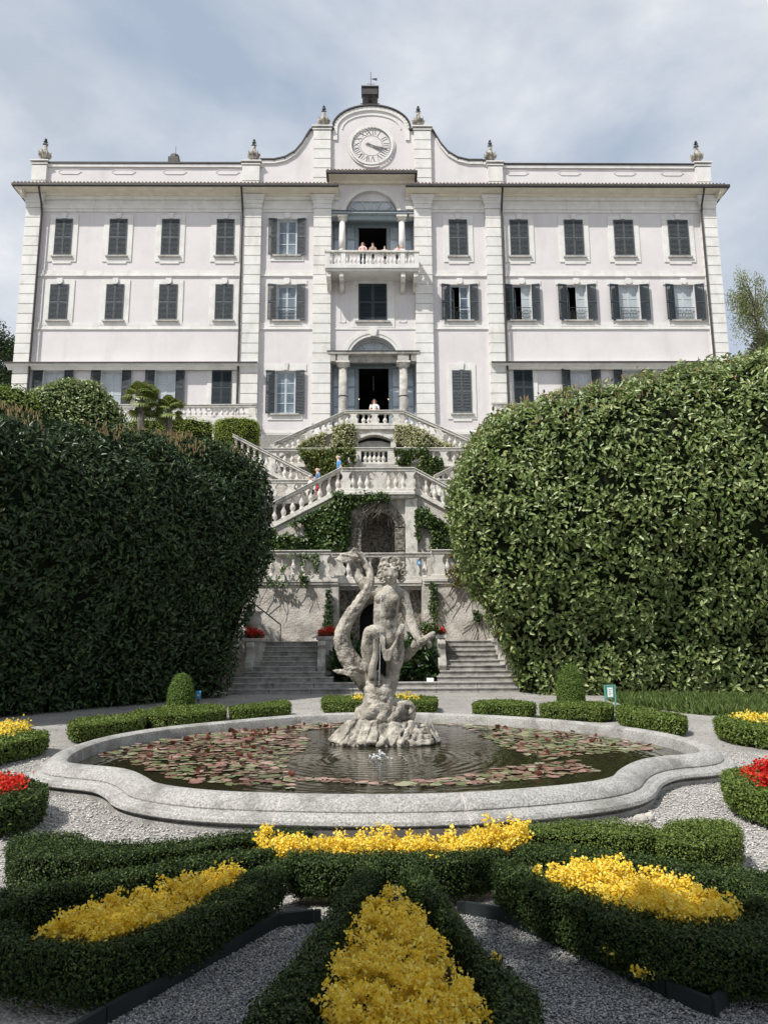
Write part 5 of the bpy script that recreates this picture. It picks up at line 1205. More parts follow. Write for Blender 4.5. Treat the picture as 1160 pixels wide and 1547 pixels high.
# hair: curls as tori
def curls(m):
    for cx, cy, r, dy in ((536, 268, 22, -.12), (548, 308, 20, -.12), (566, 180, 26, -.12), (612, 168, 24, -.12), (655, 180, 22, -.1), (690, 210, 24, -.08), (700, 262, 22, -.06), (688, 312, 22, -.04), (540, 225, 20, -.1), (662, 232, 18, -.14), (585, 205, 14, -.2), (630, 200, 14, -.2), (520, 290, 14, -.1), (640, 160, 14, -.1)):
        c = S(cx, cy, dy); rr = R_(r); pts = [c+Vector((rr*math.cos(t)*(1-t/14), -.02*math.sin(t*1.3)-.02, rr*math.sin(t)*(1-t/14))) for t in np.linspace(0, 8.0, 16)]; m.tube(pts, [rr*.36]*15+[rr*.25], 7)
        for p_ in (pts[0], pts[-1]): m.ball(p_, rr*.36, 7, 5)
organic('hair', [([S(560, 215, 0), S(610, 190, .03), S(670, 225, .03)], [R_(36), R_(50), R_(36)]), ([S(680, 230, .03), S(676, 290, .06)], [R_(34), R_(26)])], [], .011, 'statue_stone', statue, .008, .05, 1, curls)
# serpent tail
def fin(m, pts, th):
    n = len(pts); top = [p_+Vector((0, -th, .0)) for p_ in pts]; bot = [p_+Vector((0, th, 0)) for p_ in pts]
    m.add(top+bot, [tuple(range(n)), tuple(range(n, 2*n))[::-1]]+[(i, i+n, (i+1) % n+n, (i+1) % n) for i in range(n)])
def tail_fins(m):
    fin(m, [S(415, 200, .0), S(370, 172, -.06), S(320, 190, -.14), (S(262, 192, -.22)), S(218, 160, -.2), S(262, 122, -.16), S(315, 112, -.1), S(352, 78, -.1), S(400, 105, -.02), S(440, 140, .0)], .026)
    fin(m, [S(195, 950, -.2), S(235, 978, -.22), S(290, 985, -.2), S(345, 1010, -.12), S(385, 1075, -.05), S(440, 1085, 0), S(450, 1000, 0), S(400, 940, -.05), S(340, 925, -.1), S(265, 945, -.18)], .035)
    for a_, b_ in (((225, 170), (400, 150)), ((262, 128), (410, 160)), ((350, 90), (415, 170))): m.tube([S(*a_, -.2), S((a_[0]+b_[0])/2, (a_[1]+b_[1])/2, -.16), S(*b_, -.03)], [R_(7), R_(10), R_(14)], 6)
    for a_, b_ in (((210, 955), (440, 1010)), ((250, 968), (420, 1040)), ((280, 940), (430, 960))): m.tube([S(*a_, -.22), S((a_[0]+b_[0])/2, (a_[1]+b_[1])/2-14, -.22), S(*b_, -.03)], [R_(8), R_(13), R_(18)], 6)
tail_chain = ([S(520, 1080, .05), S(440, 1010, .1), S(345, 910, .08), S(280, 800, .02), S(268, 690, -.02), S(320, 570, -.04), S(400, 455, -.06), S(458, 350, -.08), S(462, 265, -.06), S(425, 190, -.03), S(392, 150, 0)],
              [R_(95), R_(86), R_(72), R_(62), R_(54), R_(46), R_(40), R_(34), R_(27), R_(25), R_(22)])
sc_ch = [tail_chain, ([S(640, 800, .22), S(700, 850, .2), S(742, 830, .12), S(790, 770, -.02), S(850, 735, -.08), S(912, 690, -.1)], [R_(60), R_(46), R_(34), R_(34), R_(30), R_(15)]),
         ([S(850, 735, -.08), S(885, 760, -.08), S(880, 790, -.05)], [R_(24), R_(18), R_(10)])]
ridge = [p_+Vector((-.02, -R_(r)*.92, 0)) for p_, r in zip(tail_chain[0], [80, 76, 64, 54, 48, 40, 35, 29, 23, 21, 18])]
organic('sea_serpent', sc_ch+[(ridge[1:9], [R_(12)]*8)], [], .014, 'statue_stone', statue, .04, .07, 1, tail_fins)
# drapery swirl round the hips and coils under the feet
dr = []
for k in range(5): dr.append(([S(540+k*6, 700+k*6, -.27), S(548+k*4, 790+k*14, -.30), S(590, 812+k*18, -.31), S(632-k*3, 775+k*10, -.28), S(660-k*3, 715+k*8, -.22)], [R_(10)]*5))
dr += [([S(455, 670, -.33), S(498, 720, -.34), S(505, 830, -.30), S(482, 930, -.26), S(480, 1000, -.24)], [R_(24), R_(20), R_(22), R_(26), R_(28)]),
       ([S(440, 680, -.30), S(425, 800, -.24), S(435, 950, -.18)], [R_(20), R_(20), R_(16)]), ([S(660, 705, -.2), S(690, 640, -.05), S(660, 700, .15)], [R_(20), R_(22), R_(20)])]
organic('drapery', dr, [], .012, 'statue_stone', statue, .012, .07, 1)
co_ = []
for k, (cy, rr, wx) in enumerate(((1085, 44, 80), (1130, 48, 74), (1175, 48, 84))):
    pts = [S(518+wx*math.cos(t), cy+22*math.sin(t+.5*k)+12*math.cos(t), .02-.26*math.sin(t)) for t in np.linspace(-.4, 5.9, 12)]; co_.append((pts, [R_(rr*.70)]*6+[R_(rr*.58)]*6))
co_ += [([S(405, 1280, -.1), S(470, 1190, -.15), S(560, 1070, -.1), S(600, 1010, 0)], [R_(50), R_(46), R_(40), R_(22)]), ([S(520, 1290, -.2), S(575, 1220, -.2), S(580, 1150, -.1)], [R_(46), R_(46), R_(50)]),
        ([S(420, 1260, .1), S(520, 1230, .1), S(640, 1230, .1), S(740, 1270, .1)], [R_(70), R_(85), R_(85), R_(50)]), ([S(600, 1180, .02), S(680, 1200, 0), S(740, 1190, -.02), S(770, 1225, -.02), S(740, 1255, -.04)], [R_(40), R_(32), R_(24), R_(20), R_(16)]),
        ([S(400, 1300, -.12), S(480, 1240, -.26), S(520, 1180, -.22)], [R_(34), R_(36), R_(30)]), ([S(600, 1300, -.2), S(660, 1240, -.2), S(690, 1200, -.1)], [R_(34), R_(34), R_(24)])]
organic('coiled_base', co_, [], .016, 'statue_stone', statue, .06, .09, 1)
# base rocks: chiselled slabs fanning down into the water
def slab(m, p0, p1, w0, w1, t0, t1, tw=0.0):
    p0, p1 = S(*p0), S(*p1); d = (p1-p0).normalized(); sd_ = d.cross(Vector((0, 0, 1))).normalized(); up2 = sd_.cross(d).normalized()
    sd_ = (sd_*math.cos(tw)+up2*math.sin(tw)).normalized(); up2 = sd_.cross(d).normalized(); w0, w1, t0, t1 = R_(w0), R_(w1), R_(t0), R_(t1)
    vs = [p0-sd_*w0-up2*t0, p0+sd_*w0-up2*t0, p0+sd_*w0*.75+up2*t0*.7, p0-sd_*w0*.8+up2*t0, p1-sd_*w1-up2*t1, p1+sd_*w1-up2*t1, p1+sd_*w1*.7+up2*t1, p1-sd_*w1*.9+up2*t1*.8]
    m.add(vs, [(0, 1, 2, 3), (7, 6, 5, 4), (0, 4, 5, 1), (1, 5, 6, 2), (2, 6, 7, 3), (3, 7, 4, 0)])
rks = [((185, 1465, -.05), (330, 1330, .0), 48, 50, 40, 34, .3), ((225, 1480, -.26), (360, 1325, -.08), 42, 46, 34, 36, -.2), ((300, 1490, -.40), (410, 1325, -.14), 50, 46, 30, 34, .25), ((395, 1490, -.46), (460, 1320, -.18), 34, 44, 30, 34, -.3),
       ((480, 1475, -.44), (500, 1320, -.2), 36, 44, 24, 34, .1), ((548, 1500, -.52), (560, 1420, -.42), 34, 26, 30, 22, .4), ((600, 1495, -.46), (700, 1330, -.18), 34, 50, 28, 38, -.35), ((665, 1480, -.42), (760, 1330, -.14), 30, 46, 26, 34, .2),
       ((740, 1468, -.46), (905, 1452, -.34), 26, 24, 22, 20, .1), ((765, 1425, -.42), (895, 1415, -.3), 26, 24, 20, 18, -.1), ((775, 1385, -.36), (880, 1375, -.24), 30, 26, 20, 20, .15), ((940, 1475, -.12), (860, 1325, -.02), 46, 48, 36, 34, -.2),
       ((250, 1440, .25), (430, 1325, .2), 60, 60, 40, 40, 0), ((880, 1440, .25), (700, 1325, .2), 60, 60, 40, 40, 0), ((560, 1500, .0), (560, 1310, .0), 210, 150, 120, 110, 0)]
for k_i, r_k in enumerate(rks):
    organic('base_rock', [], [], .022, 'statue_stone', statue, .11, .11, 1, lambda m, r_k=r_k: slab(m, *r_k))
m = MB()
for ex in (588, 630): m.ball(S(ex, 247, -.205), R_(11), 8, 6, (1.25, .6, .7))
m.ball(S(601, 305, -.232), R_(8), 8, 6, (1.6, .5, .45)); m.build('painted_hollow', 'tufa', statue)  # dark balls stand for the shade in eye sockets and mouth
# falling water thread
m = MB(); pts = [S(540, 400, -.24), S(538, 520, -.36), S(536, 650, -.40), S(535, 800, -.44), S(532, 930, -.46), S(528, 1055, -.48)]
m.tube(pts, [.004, .003, .002, .003, .004, .006], 5)
for k in range(60):
    t = rng.random()*4.99; i = int(t); p_ = pts[i].lerp(pts[i+1], t-i)+Vector(rng.normal(size=3)*.012); m.ball(p_, rng.uniform(.002, .006), 5, 4)
o = tag(m.build('water_jet', 'spray', smooth=True), 'thin thread of water running down in front of the statue', 'water jet'); o['kind'] = 'stuff'

# ================================================================== GREENERY BEHIND AND AROUND
def circle_fp(cx, cy, rx, ry, n=28): return np.array([(cx+rx*math.cos(2*math.pi*i/n), cy+ry*math.sin(2*math.pi*i/n)) for i in range(n)])
def tree(label, cx, cy, z0, zt, rx, ry, zc0, nleaf, size, matn, trunk_r=.2, clumps=26, name='tree', droop=0.0, ratio=.6, clump_r=.34, group=None):
    th = thing(name, label, 'tree', (cx, cy, z0), group)
    m = MB(); m.tube([(cx, cy, z0), (cx+.1, cy, z0+(zc0-z0)*.5), (cx-.05, cy+.05, zc0+.2), (cx+.1, cy, zc0+(zt-zc0)*.7)], [trunk_r, trunk_r*.8, trunk_r*.6, trunk_r*.15], 8)
    cen = []; H = (zt-zc0)/2; zc = zc0+H
    for k in range(clumps):
        v = rng.normal(size=3); v /= np.linalg.norm(v); r = rng.uniform(.35, .88); c = np.array([cx+v[0]*rx*r, cy+v[1]*ry*r, zc+v[2]*H*r]); cen.append((c, rng.uniform(.7, 1.25)))
        s0 = np.array([cx, cy, zc0+(c[2]-zc0)*.45]); mid_ = (s0+c)/2+np.array([0, 0, .1*H]); m.tube([s0, mid_, c], [trunk_r*.35, trunk_r*.2, trunk_r*.05], 5)
    m.build('trunk', 'bark', th)
    P_ = []; 
    for c, s_ in cen:
        n = int(nleaf/clumps*s_); q = rng.normal(size=(n, 3)); q /= np.linalg.norm(q, axis=1)[:, None]; q *= (rng.random(n)**.45)[:, None]
        q = q*np.array([rx*clump_r, ry*clump_r, H*clump_r])*s_
        if droop: q[:, 2] -= droop*rng.random(n)**2*H*.6
        P_.append(c+q)
    p = np.concatenate(P_); n = len(p); d = rng.normal(size=(n, 3)); d[:, 2] -= droop*1.2; up = rng.normal(size=(n, 3))*.6+np.array([0, 0, 1.0])
    ln = size*rng.uniform(.7, 1.3, n); V, F_ = leaf_arrays(p, d, up, ln, ln*ratio); link('crown', fmesh('crown', V, F_, matn), th)['kind'] = 'stuff'
    return th
# shade trees behind the viewer, second and third added unseen to block sky light
rng = np.random.default_rng(21)
tree('second tall leafy tree added unseen further left behind the viewer to cut sky light', -16.5, -1.5, 0, 14.0, 5.5, 5.5, 6.5, 12000, .36, 'tree_leaf', .38, 40, clump_r=.33)
tree('third tall leafy tree added unseen to the right behind the viewer to cut sky light', 5.5, -10.5, 0, 14.0, 7.5, 5.0, 5.5, 14000, .36, 'tree_leaf', .38, 44, clump_r=.33)
tree('large leafy tree standing behind the viewer whose crown shades the front flower beds', -5.6, -5.75, 0, 11.2, 8.6, 5.9, 7.2, 52000, .34, 'tree_leaf', .38, 120, clump_r=.27)
q = P(1136, 470, 50); tree('airy birch with drooping light green twigs behind the right end of the villa', float(q[0])+.3, 50, ZT4-1, float(P(1130, 398, 50)[2]), 2.3, 2.0, float(P(1130, 505, 50)[2]), 6200, .15, 'birch_leaf', .12, 40, droop=1.0, ratio=.4, clump_r=.2)
q = P(1140, 520, 49); tree('rounded green tree below the birch beside the villa corner', float(q[0])+.3, 47, ZT3-1, float(P(1130, 478, 47)[2]), 2.4, 2.0, float(P(1130, 560, 47)[2]), 5200, .15, 'birch_leaf', .14, 34, clump_r=.25)
q = P(5, 540, 47); tree('dark dense tree beyond the left end of the villa', float(q[0])-.6, 47, ZT3-1, float(P(5, 488, 47)[2]), 1.9, 1.8, float(P(5, 600, 47)[2]), 9000, .16, 'laurel_dark', .2, 22, clump_r=.42)
def dome(label, px0, px1, pyt, Y, zb, n, size, matn, sq=.8, cat='shrub', nm='clipped_shrub', flat=.0, dy=None, six=True):
    x0, x1 = X(px0, pyt+20, Y), X(px1, pyt+20, Y); rx = (x1-x0)/2; zt = Z(pyt, (px0+px1)/2, Y); h = zt-zb; fp = circle_fp((x0+x1)/2, Y, rx, dy or rx*sq)
    hh = min(h, rx*1.2); prof = [(zb, .0), (zt-hh*.9, .0), (zt-hh*.55, rx*.08), (zt-hh*.3, rx*.24), (zt-hh*.12, rx*.45), (zt-hh*.02, rx*.72)]
    if flat: prof = [(zb, 0), (zt-flat*1.5, 0), (zt-flat*.5, flat*.25), (zt-flat*.1, flat*.7), (zt, flat*1.2)]
    V, Q, tt, T = loft(fp, prof); return foliage_thing(nm, label, cat, V, Q, tt, T, n, size, matn, lump=.10, lfreq=1.2, depth=.2, jitter=.03, six=six)
dome('large dark clipped camellia dome rising behind the top of the shaded hedge', 22, 196, 574, 31, ZT1, 16000, .14, 'laurel')
dome('smaller yellowish clipped dome at the far left behind the shaded hedge', -60, 70, 582, 29, ZT1, 9000, .13, 'box_bright')
x0, x1 = X(322, 650, 36.6), X(389, 650, 36.6); zt = Z(631, 360, 36.4); fp = smooth_poly([(x0, 36.2), (x1, 36.2), (x1, 37.8), (x0, 37.8)], .2, 1)
V, Q, tt, T = loft(fp, [(ZT2, .05), (zt-.4, 0), (zt-.12, .06), (zt, .25)]); foliage_thing('clipped_hedge', 'bright yellow green box shaped hedge below the left villa terrace', 'hedge', V, Q, tt, T, 16000, .07, 'privet_leaf', lump=.05, depth=.08, jitter=.02)
x0, x1 = X(190, 650, 35), X(322, 650, 35); zt = Z(634, 300, 35); fp = smooth_poly([(x0, 34.4), (x1, 34.4), (x1, 36), (x0, 36)], .2, 1)
V, Q, tt, T = loft(fp, [(ZT2, .05), (zt-.4, 0), (zt-.12, .06), (zt, .25)]); foliage_thing('clipped_hedge', 'yellow green hedge behind the small palms', 'hedge', V, Q, tt, T, 12000, .08, 'privet_leaf', lump=.12, depth=.1, jitter=.03)
def palm(label, px, pyt, Y, zb, r):
    c = P(px, pyt, Y); th = thing('fan_palm', label, 'palm', (float(c[0]), Y, zb), 'small fan palms behind the shaded hedge')
    m = MB(); m.tube([(c[0], Y, zb), (c[0]+.05, Y, (zb+c[2])/2), (c[0], Y, c[2])], [.16, .17, .15], 8); m.build('trunk', 'bark', th)
    for k in range(38):
        a = rng.uniform(0, 6.28); el = rng.uniform(-.7, 1.4); d = Vector((math.cos(a)*math.cos(el), math.sin(a)*math.cos(el), math.sin(el))); st = Vector(c)+d*r*rng.uniform(.25, .5)
        sd_ = d.cross(Vector((0, 0, 1))).normalized(); f = MB(); f.tube([Vector(c), st], .012, 4)
        up2 = sd_.cross(d).normalized()
        for b in range(11):
            t_ = (b-5)/5*1.25; dd = (d*math.cos(t_)+sd_*math.sin(t_)).normalized(); e = st+dd*r*.5*(1-.12*abs(t_))-Vector((0, 0, .12*r)); w_ = sd_*.05*math.cos(t_)+d*-.05*math.sin(t_)
            f.add([st, st+dd*r*.3+w_+up2*.01, e+Vector((0, 0, -.05)), st+dd*r*.3-w_+up2*.01], [(0, 1, 2, 3)])
        f.build('frond', 'palm_leaf', th)
    return th
palm('taller fan palm in front of the left wing windows', 214, 606, 32.5, ZT1, 1.15); palm('lower fan palm just right of the taller one', 256, 622, 32.8, ZT1, 1.0)

# ---- the two tall camellia hedges
rng = np.random.default_rng(33)
A_ = X(417, 760, 24.6)
fpL = smooth_poly([(A_, 24.3), (A_-.35, 25.7), (A_-1.6, 26.9), (-9.0, 27.5), (-16, 26), (-19, 8), (-14.4, 7.4), (X(0, 900, 16.6), 16.4), (A_-.75, 23.0)], .5, 2)
V, Q, tt, T = loft(fpL, [(0, 1.5), (1.2, 1.2), (2.6, .7), (3.9, .2), (5.0, 0), (6.2, .08), (6.95, .45), (7.4, 1.0), (7.7, 1.75)], lambda q: 1.0+.012*(q[:, 1]-20)+.008*np.maximum(0, q[:, 1]-20.5)*(q[:, 0] > -9)+.012*noise3(np.column_stack([q, q[:, 0]*0]), .5))
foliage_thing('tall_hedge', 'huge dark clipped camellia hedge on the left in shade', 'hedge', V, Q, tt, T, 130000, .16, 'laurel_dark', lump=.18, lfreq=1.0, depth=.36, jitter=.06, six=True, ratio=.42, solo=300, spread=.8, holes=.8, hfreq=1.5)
n = 2600; p, nr, _ = sample(V, T, 60000); k_ = (nr[:, 2] > .62) & (p[:, 1] > 15); p = p[k_][:n]; p = p[noise3(p, .9) > .15][:700]; nn_ = len(p)
th = thing('new_shoots', 'upright tan and yellow young shoots along the top of the shaded hedge', 'shoots', tuple(p.mean(0)))
pp = np.repeat(p, 3, 0)+rng.normal(size=(nn_*3, 3))*.03; pp[:, 2] += .1; V2, F2 = leaf_arrays(pp, np.tile([[0, 0, 1.]], (nn_*3, 1))+rng.normal(size=(nn_*3, 3))*.22, rng.normal(size=(nn_*3, 3)), rng.uniform(.08, .25, nn_*3), .028, True)
link('shoot', fmesh('shoot', V2, F2, 'shoot'), th)['kind'] = 'stuff'
A2 = X(686, 745, 23.8)
fpR = smooth_poly([(A2, 24.6), (A2+.1, 23.3), (A2+1.2, 22.4), (7.5, 21.9), (13.5, 21.3), (24, 20.5), (25, 31), (A2+2, 31), (A2+.2, 27)], .5, 2)
V, Q, tt, T = loft(fpR, [(0, 2.35), (1.5, 1.9), (2.8, 1.25), (4.0, .6), (5.4, .12), (6.5, 0), (7.5, .1), (8.4, .4), (9.1, .95), (9.6, 1.65), (9.85, 2.4), (9.95, 3.2)],
                   lambda q: np.clip(1.01+.0175*(q[:, 0]-6), .93, 1.2)+.010*noise3(np.column_stack([q, q[:, 0]*0]), .5), scl=((A2+25)/2, 26.2, (25-A2)/2, 5.2))
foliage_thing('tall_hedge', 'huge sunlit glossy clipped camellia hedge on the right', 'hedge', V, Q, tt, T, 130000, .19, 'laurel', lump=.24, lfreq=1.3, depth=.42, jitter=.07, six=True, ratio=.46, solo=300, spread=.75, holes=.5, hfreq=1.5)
p, nr, _ = sample(V, T, 30000); k_ = (nr[:, 2] > .5) & (nr[:, 2] < .97) & (p[:, 0] < 16) & (p[:, 1] < 25.5); p = p[k_][:170]; nn_ = len(p)
th = thing('new_shoots', 'a few reddish brown young shoots on the shoulder of the sunlit hedge', 'shoots', tuple(p.mean(0)))
pp = np.repeat(p, 3, 0)+rng.normal(size=(nn_*3, 3))*.04; pp[:, 2] += .1; V2, F2 = leaf_arrays(pp, np.tile([[0, 0, 1.]], (nn_*3, 1))+rng.normal(size=(nn_*3, 3))*.3, rng.normal(size=(nn_*3, 3)), rng.uniform(.10, .26, nn_*3), .035, True)
link('shoot', fmesh('shoot', V2, F2, 'shoot'), th)['kind'] = 'stuff'

# ---- climbers on the walls
def climber(label, pp, Y, n, size, matn, thr=-.3, thick=.22, name='climber', cat='climbing plant', freq=1.3, extra=None, ratio=.75, par=None):
    pts = scatter_poly(pp, n*2); w_ = np.array([P(a, b, Y) for a, b in pts]); nz_ = noise3(w_, freq); w_ = w_[nz_ > thr][:n]; k = len(w_)
    w_[:, 1] -= rng.random(k)*thick*(1+.6*np.sin(w_[:, 0]*3)); d = rng.normal(size=(k, 3))*.6+np.array([0, -.35, -.5]); up = rng.normal(size=(k, 3))*.45+np.array([0, -.8, .7])
    ln = size*rng.uniform(.6, 1.3, k); V, F_ = leaf_arrays(w_, d, up, ln, ln*ratio)
    th = thing(name, label, cat, (float(w_[:, 0].mean()), Y, float(w_[:, 2].min()))); link('foliage', fmesh('foliage', V, F_, matn), th)['kind'] = 'stuff'
    m = MB()
    for i in range(14):
        a = w_[rng.integers(0, k)]; b = a+np.array([rng.normal()*.4, 0, -rng.uniform(.4, 1.1)]); m.tube([(a[0], Y-.03, a[2]), ((a[0]+b[0])/2+.08, Y-.04, (a[2]+b[2])/2), (b[0], Y-.03, b[2])], .014, 4)
    m.build('stem', 'bark', th)['kind'] = 'stuff'
    if extra:
        em, en, es = extra; e = w_[rng.integers(0, k, en)]+np.column_stack([rng.normal(size=en)*.04, -rng.random(en)*.12-.05, rng.normal(size=en)*.04]); V, F_ = leaf_arrays(np.repeat(e, 2, 0), rng.normal(size=(en*2, 3)), rng.normal(size=(en*2, 3))+np.array([0, -.6, .6]), es, es*.8)
        link('blossoms', fmesh('blossoms', V, F_, em), th)['kind'] = 'stuff'
    return th
climber('thick dark ivy under the lower left diagonal stair', [(330, 832), (405, 800), (430, 796), (470, 775), (520, 748), (560, 748), (575, 752), (540, 762), (529, 775), (528, 832)], YN-.02, 7000, .15, 'ivy', -.55, .35)
climber('ivy tuft hanging over the left shoulder of the grotto arch', [(500, 742), (585, 745), (590, 756), (560, 760), (535, 762), (515, 775)], YN-.3, 900, .13, 'ivy', -.4, .2)
climber('creeper under the lower right diagonal stair beside the pilaster', [(625, 768), (640, 763), (655, 780), (690, 800), (720, 832), (650, 832), (628, 815)], YN-.02, 2600, .14, 'ivy', -.05, .25, freq=1.6)
climber('green creeper with creamy white blossom under the uppermost left stair', [(448, 678), (478, 660), (500, 650), (534, 642), (538, 652), (537, 678)], YT-.02, 4200, .12, 'ivy_yellow', -.7, .5, extra=('jasmine', 1300, .075))
climber('green creeper with creamy white blossom under the uppermost right stair', [(597, 643), (620, 645), (650, 660), (688, 678), (598, 678)], YT-.02, 3600, .12, 'ivy_yellow', -.7, .5, extra=('jasmine', 1500, .075))
climber('yellow green vine hanging over the left half of the middle balustrade', [(450, 682), (537, 680), (535, 712), (500, 722), (480, 722), (465, 705)], YM-.25, 3600, .13, 'ivy', -.5, .4, extra=('ivy_yellow', 1200, .12))
climber('yellow and rusty vine hanging over the right half of the middle balustrade', [(596, 682), (692, 680), (695, 706), (665, 726), (645, 726), (625, 704), (600, 702)], YM-.25, 3000, .13, 'ivy_yellow', -.25, .4, extra=('ivy', 1500, .12))
for lb, px0, px1, mm_, n in (('green creeper strands between the balusters above the left wall', 402, 482, 'ivy', 650), ('rusty creeper strands between the balusters above the right wall', 668, 712, 'ivy_rust', 420)):
    xs_ = [px0, px1]; climber(lb, [(px0, 836), (px1, 836), (px1, 886), (px0, 886)], YT1-.18, n, .11, mm_, .12, .15, freq=2.6)
climber('small green creeper on the rocky pier right of the statue shoulder', [(648, 880), (658, 880), (662, 910), (660, 935), (656, 938), (645, 915), (650, 900)], YT1-.05, 350, .10, 'ivy', -.9, .15)
climber('dark creeper on the shaded edge of the left wall', [(492, 890), (500, 890), (503, 945), (488, 945), (492, 915)], YT1-.05, 320, .11, 'laurel_dark', -.9, .15)
climber('tuft of green leaves spilling onto the red flowers right of the statue', [(636, 940), (660, 940), (664, 952), (634, 954)], 27.4, 260, .10, 'ivy', -.9, .2)
climber('small plant growing out of the right plaster wall', [(714, 922), (724, 922), (726, 938), (716, 940)], YT1-.03, 110, .10, 'ivy', -.9, .12)

# ================================================================== THE PARTERRE
HB = .30
def box_hedge(label, pp, n_per=3600, size=.019, h=HB, leaf='box_shade_leaf', group='low clipped box hedges of the parterre', base=0.0, maxn=90000, far=False):
    fp = smooth_poly(poly_px(pp, h), .05 if not far else .12, 1)
    fp = offset_poly(fp, .022)
    V, Q, tt, T = loft(fp, [(base+.04, .05), (h*.4, .012), (h*.93, .004), (h*.99, .016), (h, .045)])
    a, b, c = V[T[:, 0]], V[T[:, 1]], V[T[:, 2]]; area = np.linalg.norm(np.cross(b-a, c-a), axis=1).sum()/2; n = int(min(maxn, area*n_per))
    V[:, 2] += .012*noise3(V, 5)*(V[:, 2] > .1)
    return foliage_thing('box_hedge', label, 'hedge', V, Q, tt, T, n, size, leaf, group=group, lump=.014, lfreq=4.5, depth=.035, jitter=.008, ratio=.55, spread=.8)
NB = 15000
box_hedge('curved closing end of the V shaped box hedge at the bottom edge of the view', [(462, 1535), (500, 1552), (560, 1568), (650, 1570), (716, 1556), (752, 1532), (775, 1640), (430, 1640)], 15000)
box_hedge('thin box hedge band in front of the row of yellow flowers, crossing the centre', [(425, 1292), (440, 1284), (520, 1286), (600, 1287), (700, 1284), (760, 1276), (775, 1284), (705, 1302), (600, 1306), (520, 1305), (440, 1302)], NB)
box_hedge('left arm of the V shaped box hedge round the central flower triangle', [(540, 1303), (590, 1306), (560, 1345), (528, 1385), (505, 1440), (480, 1500), (470, 1570), (455, 1640), (300, 1640), (360, 1531), (417, 1467), (470, 1402), (515, 1335)], NB)
box_hedge('right arm of the V shaped box hedge round the central flower triangle', [(600, 1306), (650, 1303), (700, 1388), (744, 1442), (795, 1474), (826, 1500), (828, 1547), (815, 1640), (700, 1640), (742, 1547), (732, 1490), (690, 1415), (640, 1350), (604, 1322)], NB)
box_hedge('front side of the box hedge ring round the left yellow bed', [(425, 1292), (448, 1300), (405, 1335), (345, 1370), (280, 1400), (200, 1428), (120, 1442), (0, 1436), (-90, 1410), (-90, 1380), (20, 1382), (60, 1410), (150, 1418), (200, 1403), (262, 1378), (332, 1340), (380, 1308)], NB)
box_hedge('back side of the box hedge ring round the left yellow bed', [(-60, 1352), (62, 1330), (150, 1315), (248, 1299), (331, 1287), (410, 1277), (428, 1288), (331, 1301), (248, 1313), (150, 1331), (62, 1348), (14, 1372), (-60, 1378)], NB)
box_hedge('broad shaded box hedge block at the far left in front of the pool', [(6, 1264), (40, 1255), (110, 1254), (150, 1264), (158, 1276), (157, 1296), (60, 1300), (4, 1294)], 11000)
box_hedge('long box hedge strip from the left block to the yellow row', [(140, 1268), (160, 1270), (248, 1266), (331, 1256), (390, 1251), (480, 1251), (480, 1258), (400, 1264), (331, 1274), (248, 1287), (160, 1295), (135, 1294)], 11000)
box_hedge('sunlit rounded box hedge block right of the yellow row', [(760, 1252), (800, 1243), (870, 1239), (940, 1240), (1000, 1248), (1000, 1264), (900, 1262), (840, 1259), (790, 1262)], 11000, leaf='box_sun_leaf')
box_hedge('sunlit rounded box hedge block at the right edge near the pool', [(985, 1254), (1000, 1240), (1050, 1233), (1100, 1236), (1126, 1248), (1125, 1262), (1090, 1272), (1030, 1276), (988, 1272)], 11000, leaf='box_sun_leaf')
box_hedge('back side of the box hedge ring round the right yellow bed', [(765, 1284), (780, 1272), (839, 1271), (922, 1285), (1041, 1301), (1200, 1315), (1220, 1345), (1140, 1372), (1100, 1338), (1049, 1323), (985, 1307), (886, 1297), (811, 1294)], NB)
box_hedge('front side of the box hedge ring round the right yellow bed', [(745, 1292), (797, 1303), (840, 1326), (920, 1353), (1020, 1383), (1127, 1378), (1220, 1352), (1220, 1440), (1100, 1428), (1000, 1415), (900, 1385), (800, 1345), (735, 1312)], NB)
mid_h = [('low box hedge strip left of the left topiary nearest the pool rim', [(100, 1094), (108, 1086), (150, 1083), (190, 1080), (205, 1073), (222, 1073), (225, 1080), (210, 1088), (150, 1095), (108, 1099)]),
         ('low box hedge in front of the left topiary', [(215, 1073), (250, 1067), (330, 1064), (343, 1067), (343, 1073), (300, 1079), (230, 1083)]),
         ('short low box hedge right of the left topiary', [(346, 1066), (385, 1063), (420, 1059), (440, 1060), (440, 1066), (400, 1070), (346, 1073)]),
         ('low box hedge directly behind the statue with yellow flowers', [(483, 1056), (492, 1051), (655, 1051), (664, 1057), (655, 1061), (490, 1061)]),
         ('short low box hedge left of the right topiary', [(710, 1063), (725, 1058), (765, 1057), (811, 1062), (808, 1067), (765, 1066), (720, 1068)]),
         ('low box hedge in front of the right topiary', [(813, 1063), (860, 1059), (920, 1061), (930, 1066), (920, 1071), (870, 1069), (815, 1069)]),
         ('low box hedge running right from the right topiary to the path', [(928, 1067), (945, 1063), (960, 1068), (1000, 1075), (1040, 1081), (1038, 1089), (1000, 1087), (960, 1081), (930, 1075)]),
         ('low box hedge with yellow flowers at the right edge', [(1073, 1086), (1090, 1081), (1210, 1084), (1210, 1112), (1140, 1103), (1085, 1095)]),
         ('low box hedge with yellow flowers at the left edge', [(-60, 1106), (30, 1104), (74, 1104), (76, 1112), (40, 1119), (-60, 1140)])]
for lb, pp in mid_h: box_hedge(lb, pp, 2600, .045, far=True, leaf='box_sun_leaf')
box_hedge('rounded box hedge with red flowers at the right edge', [(1083, 1166), (1100, 1160), (1210, 1156), (1230, 1215), (1130, 1202), (1092, 1184)], 5000, .034, leaf='box_sun_leaf')
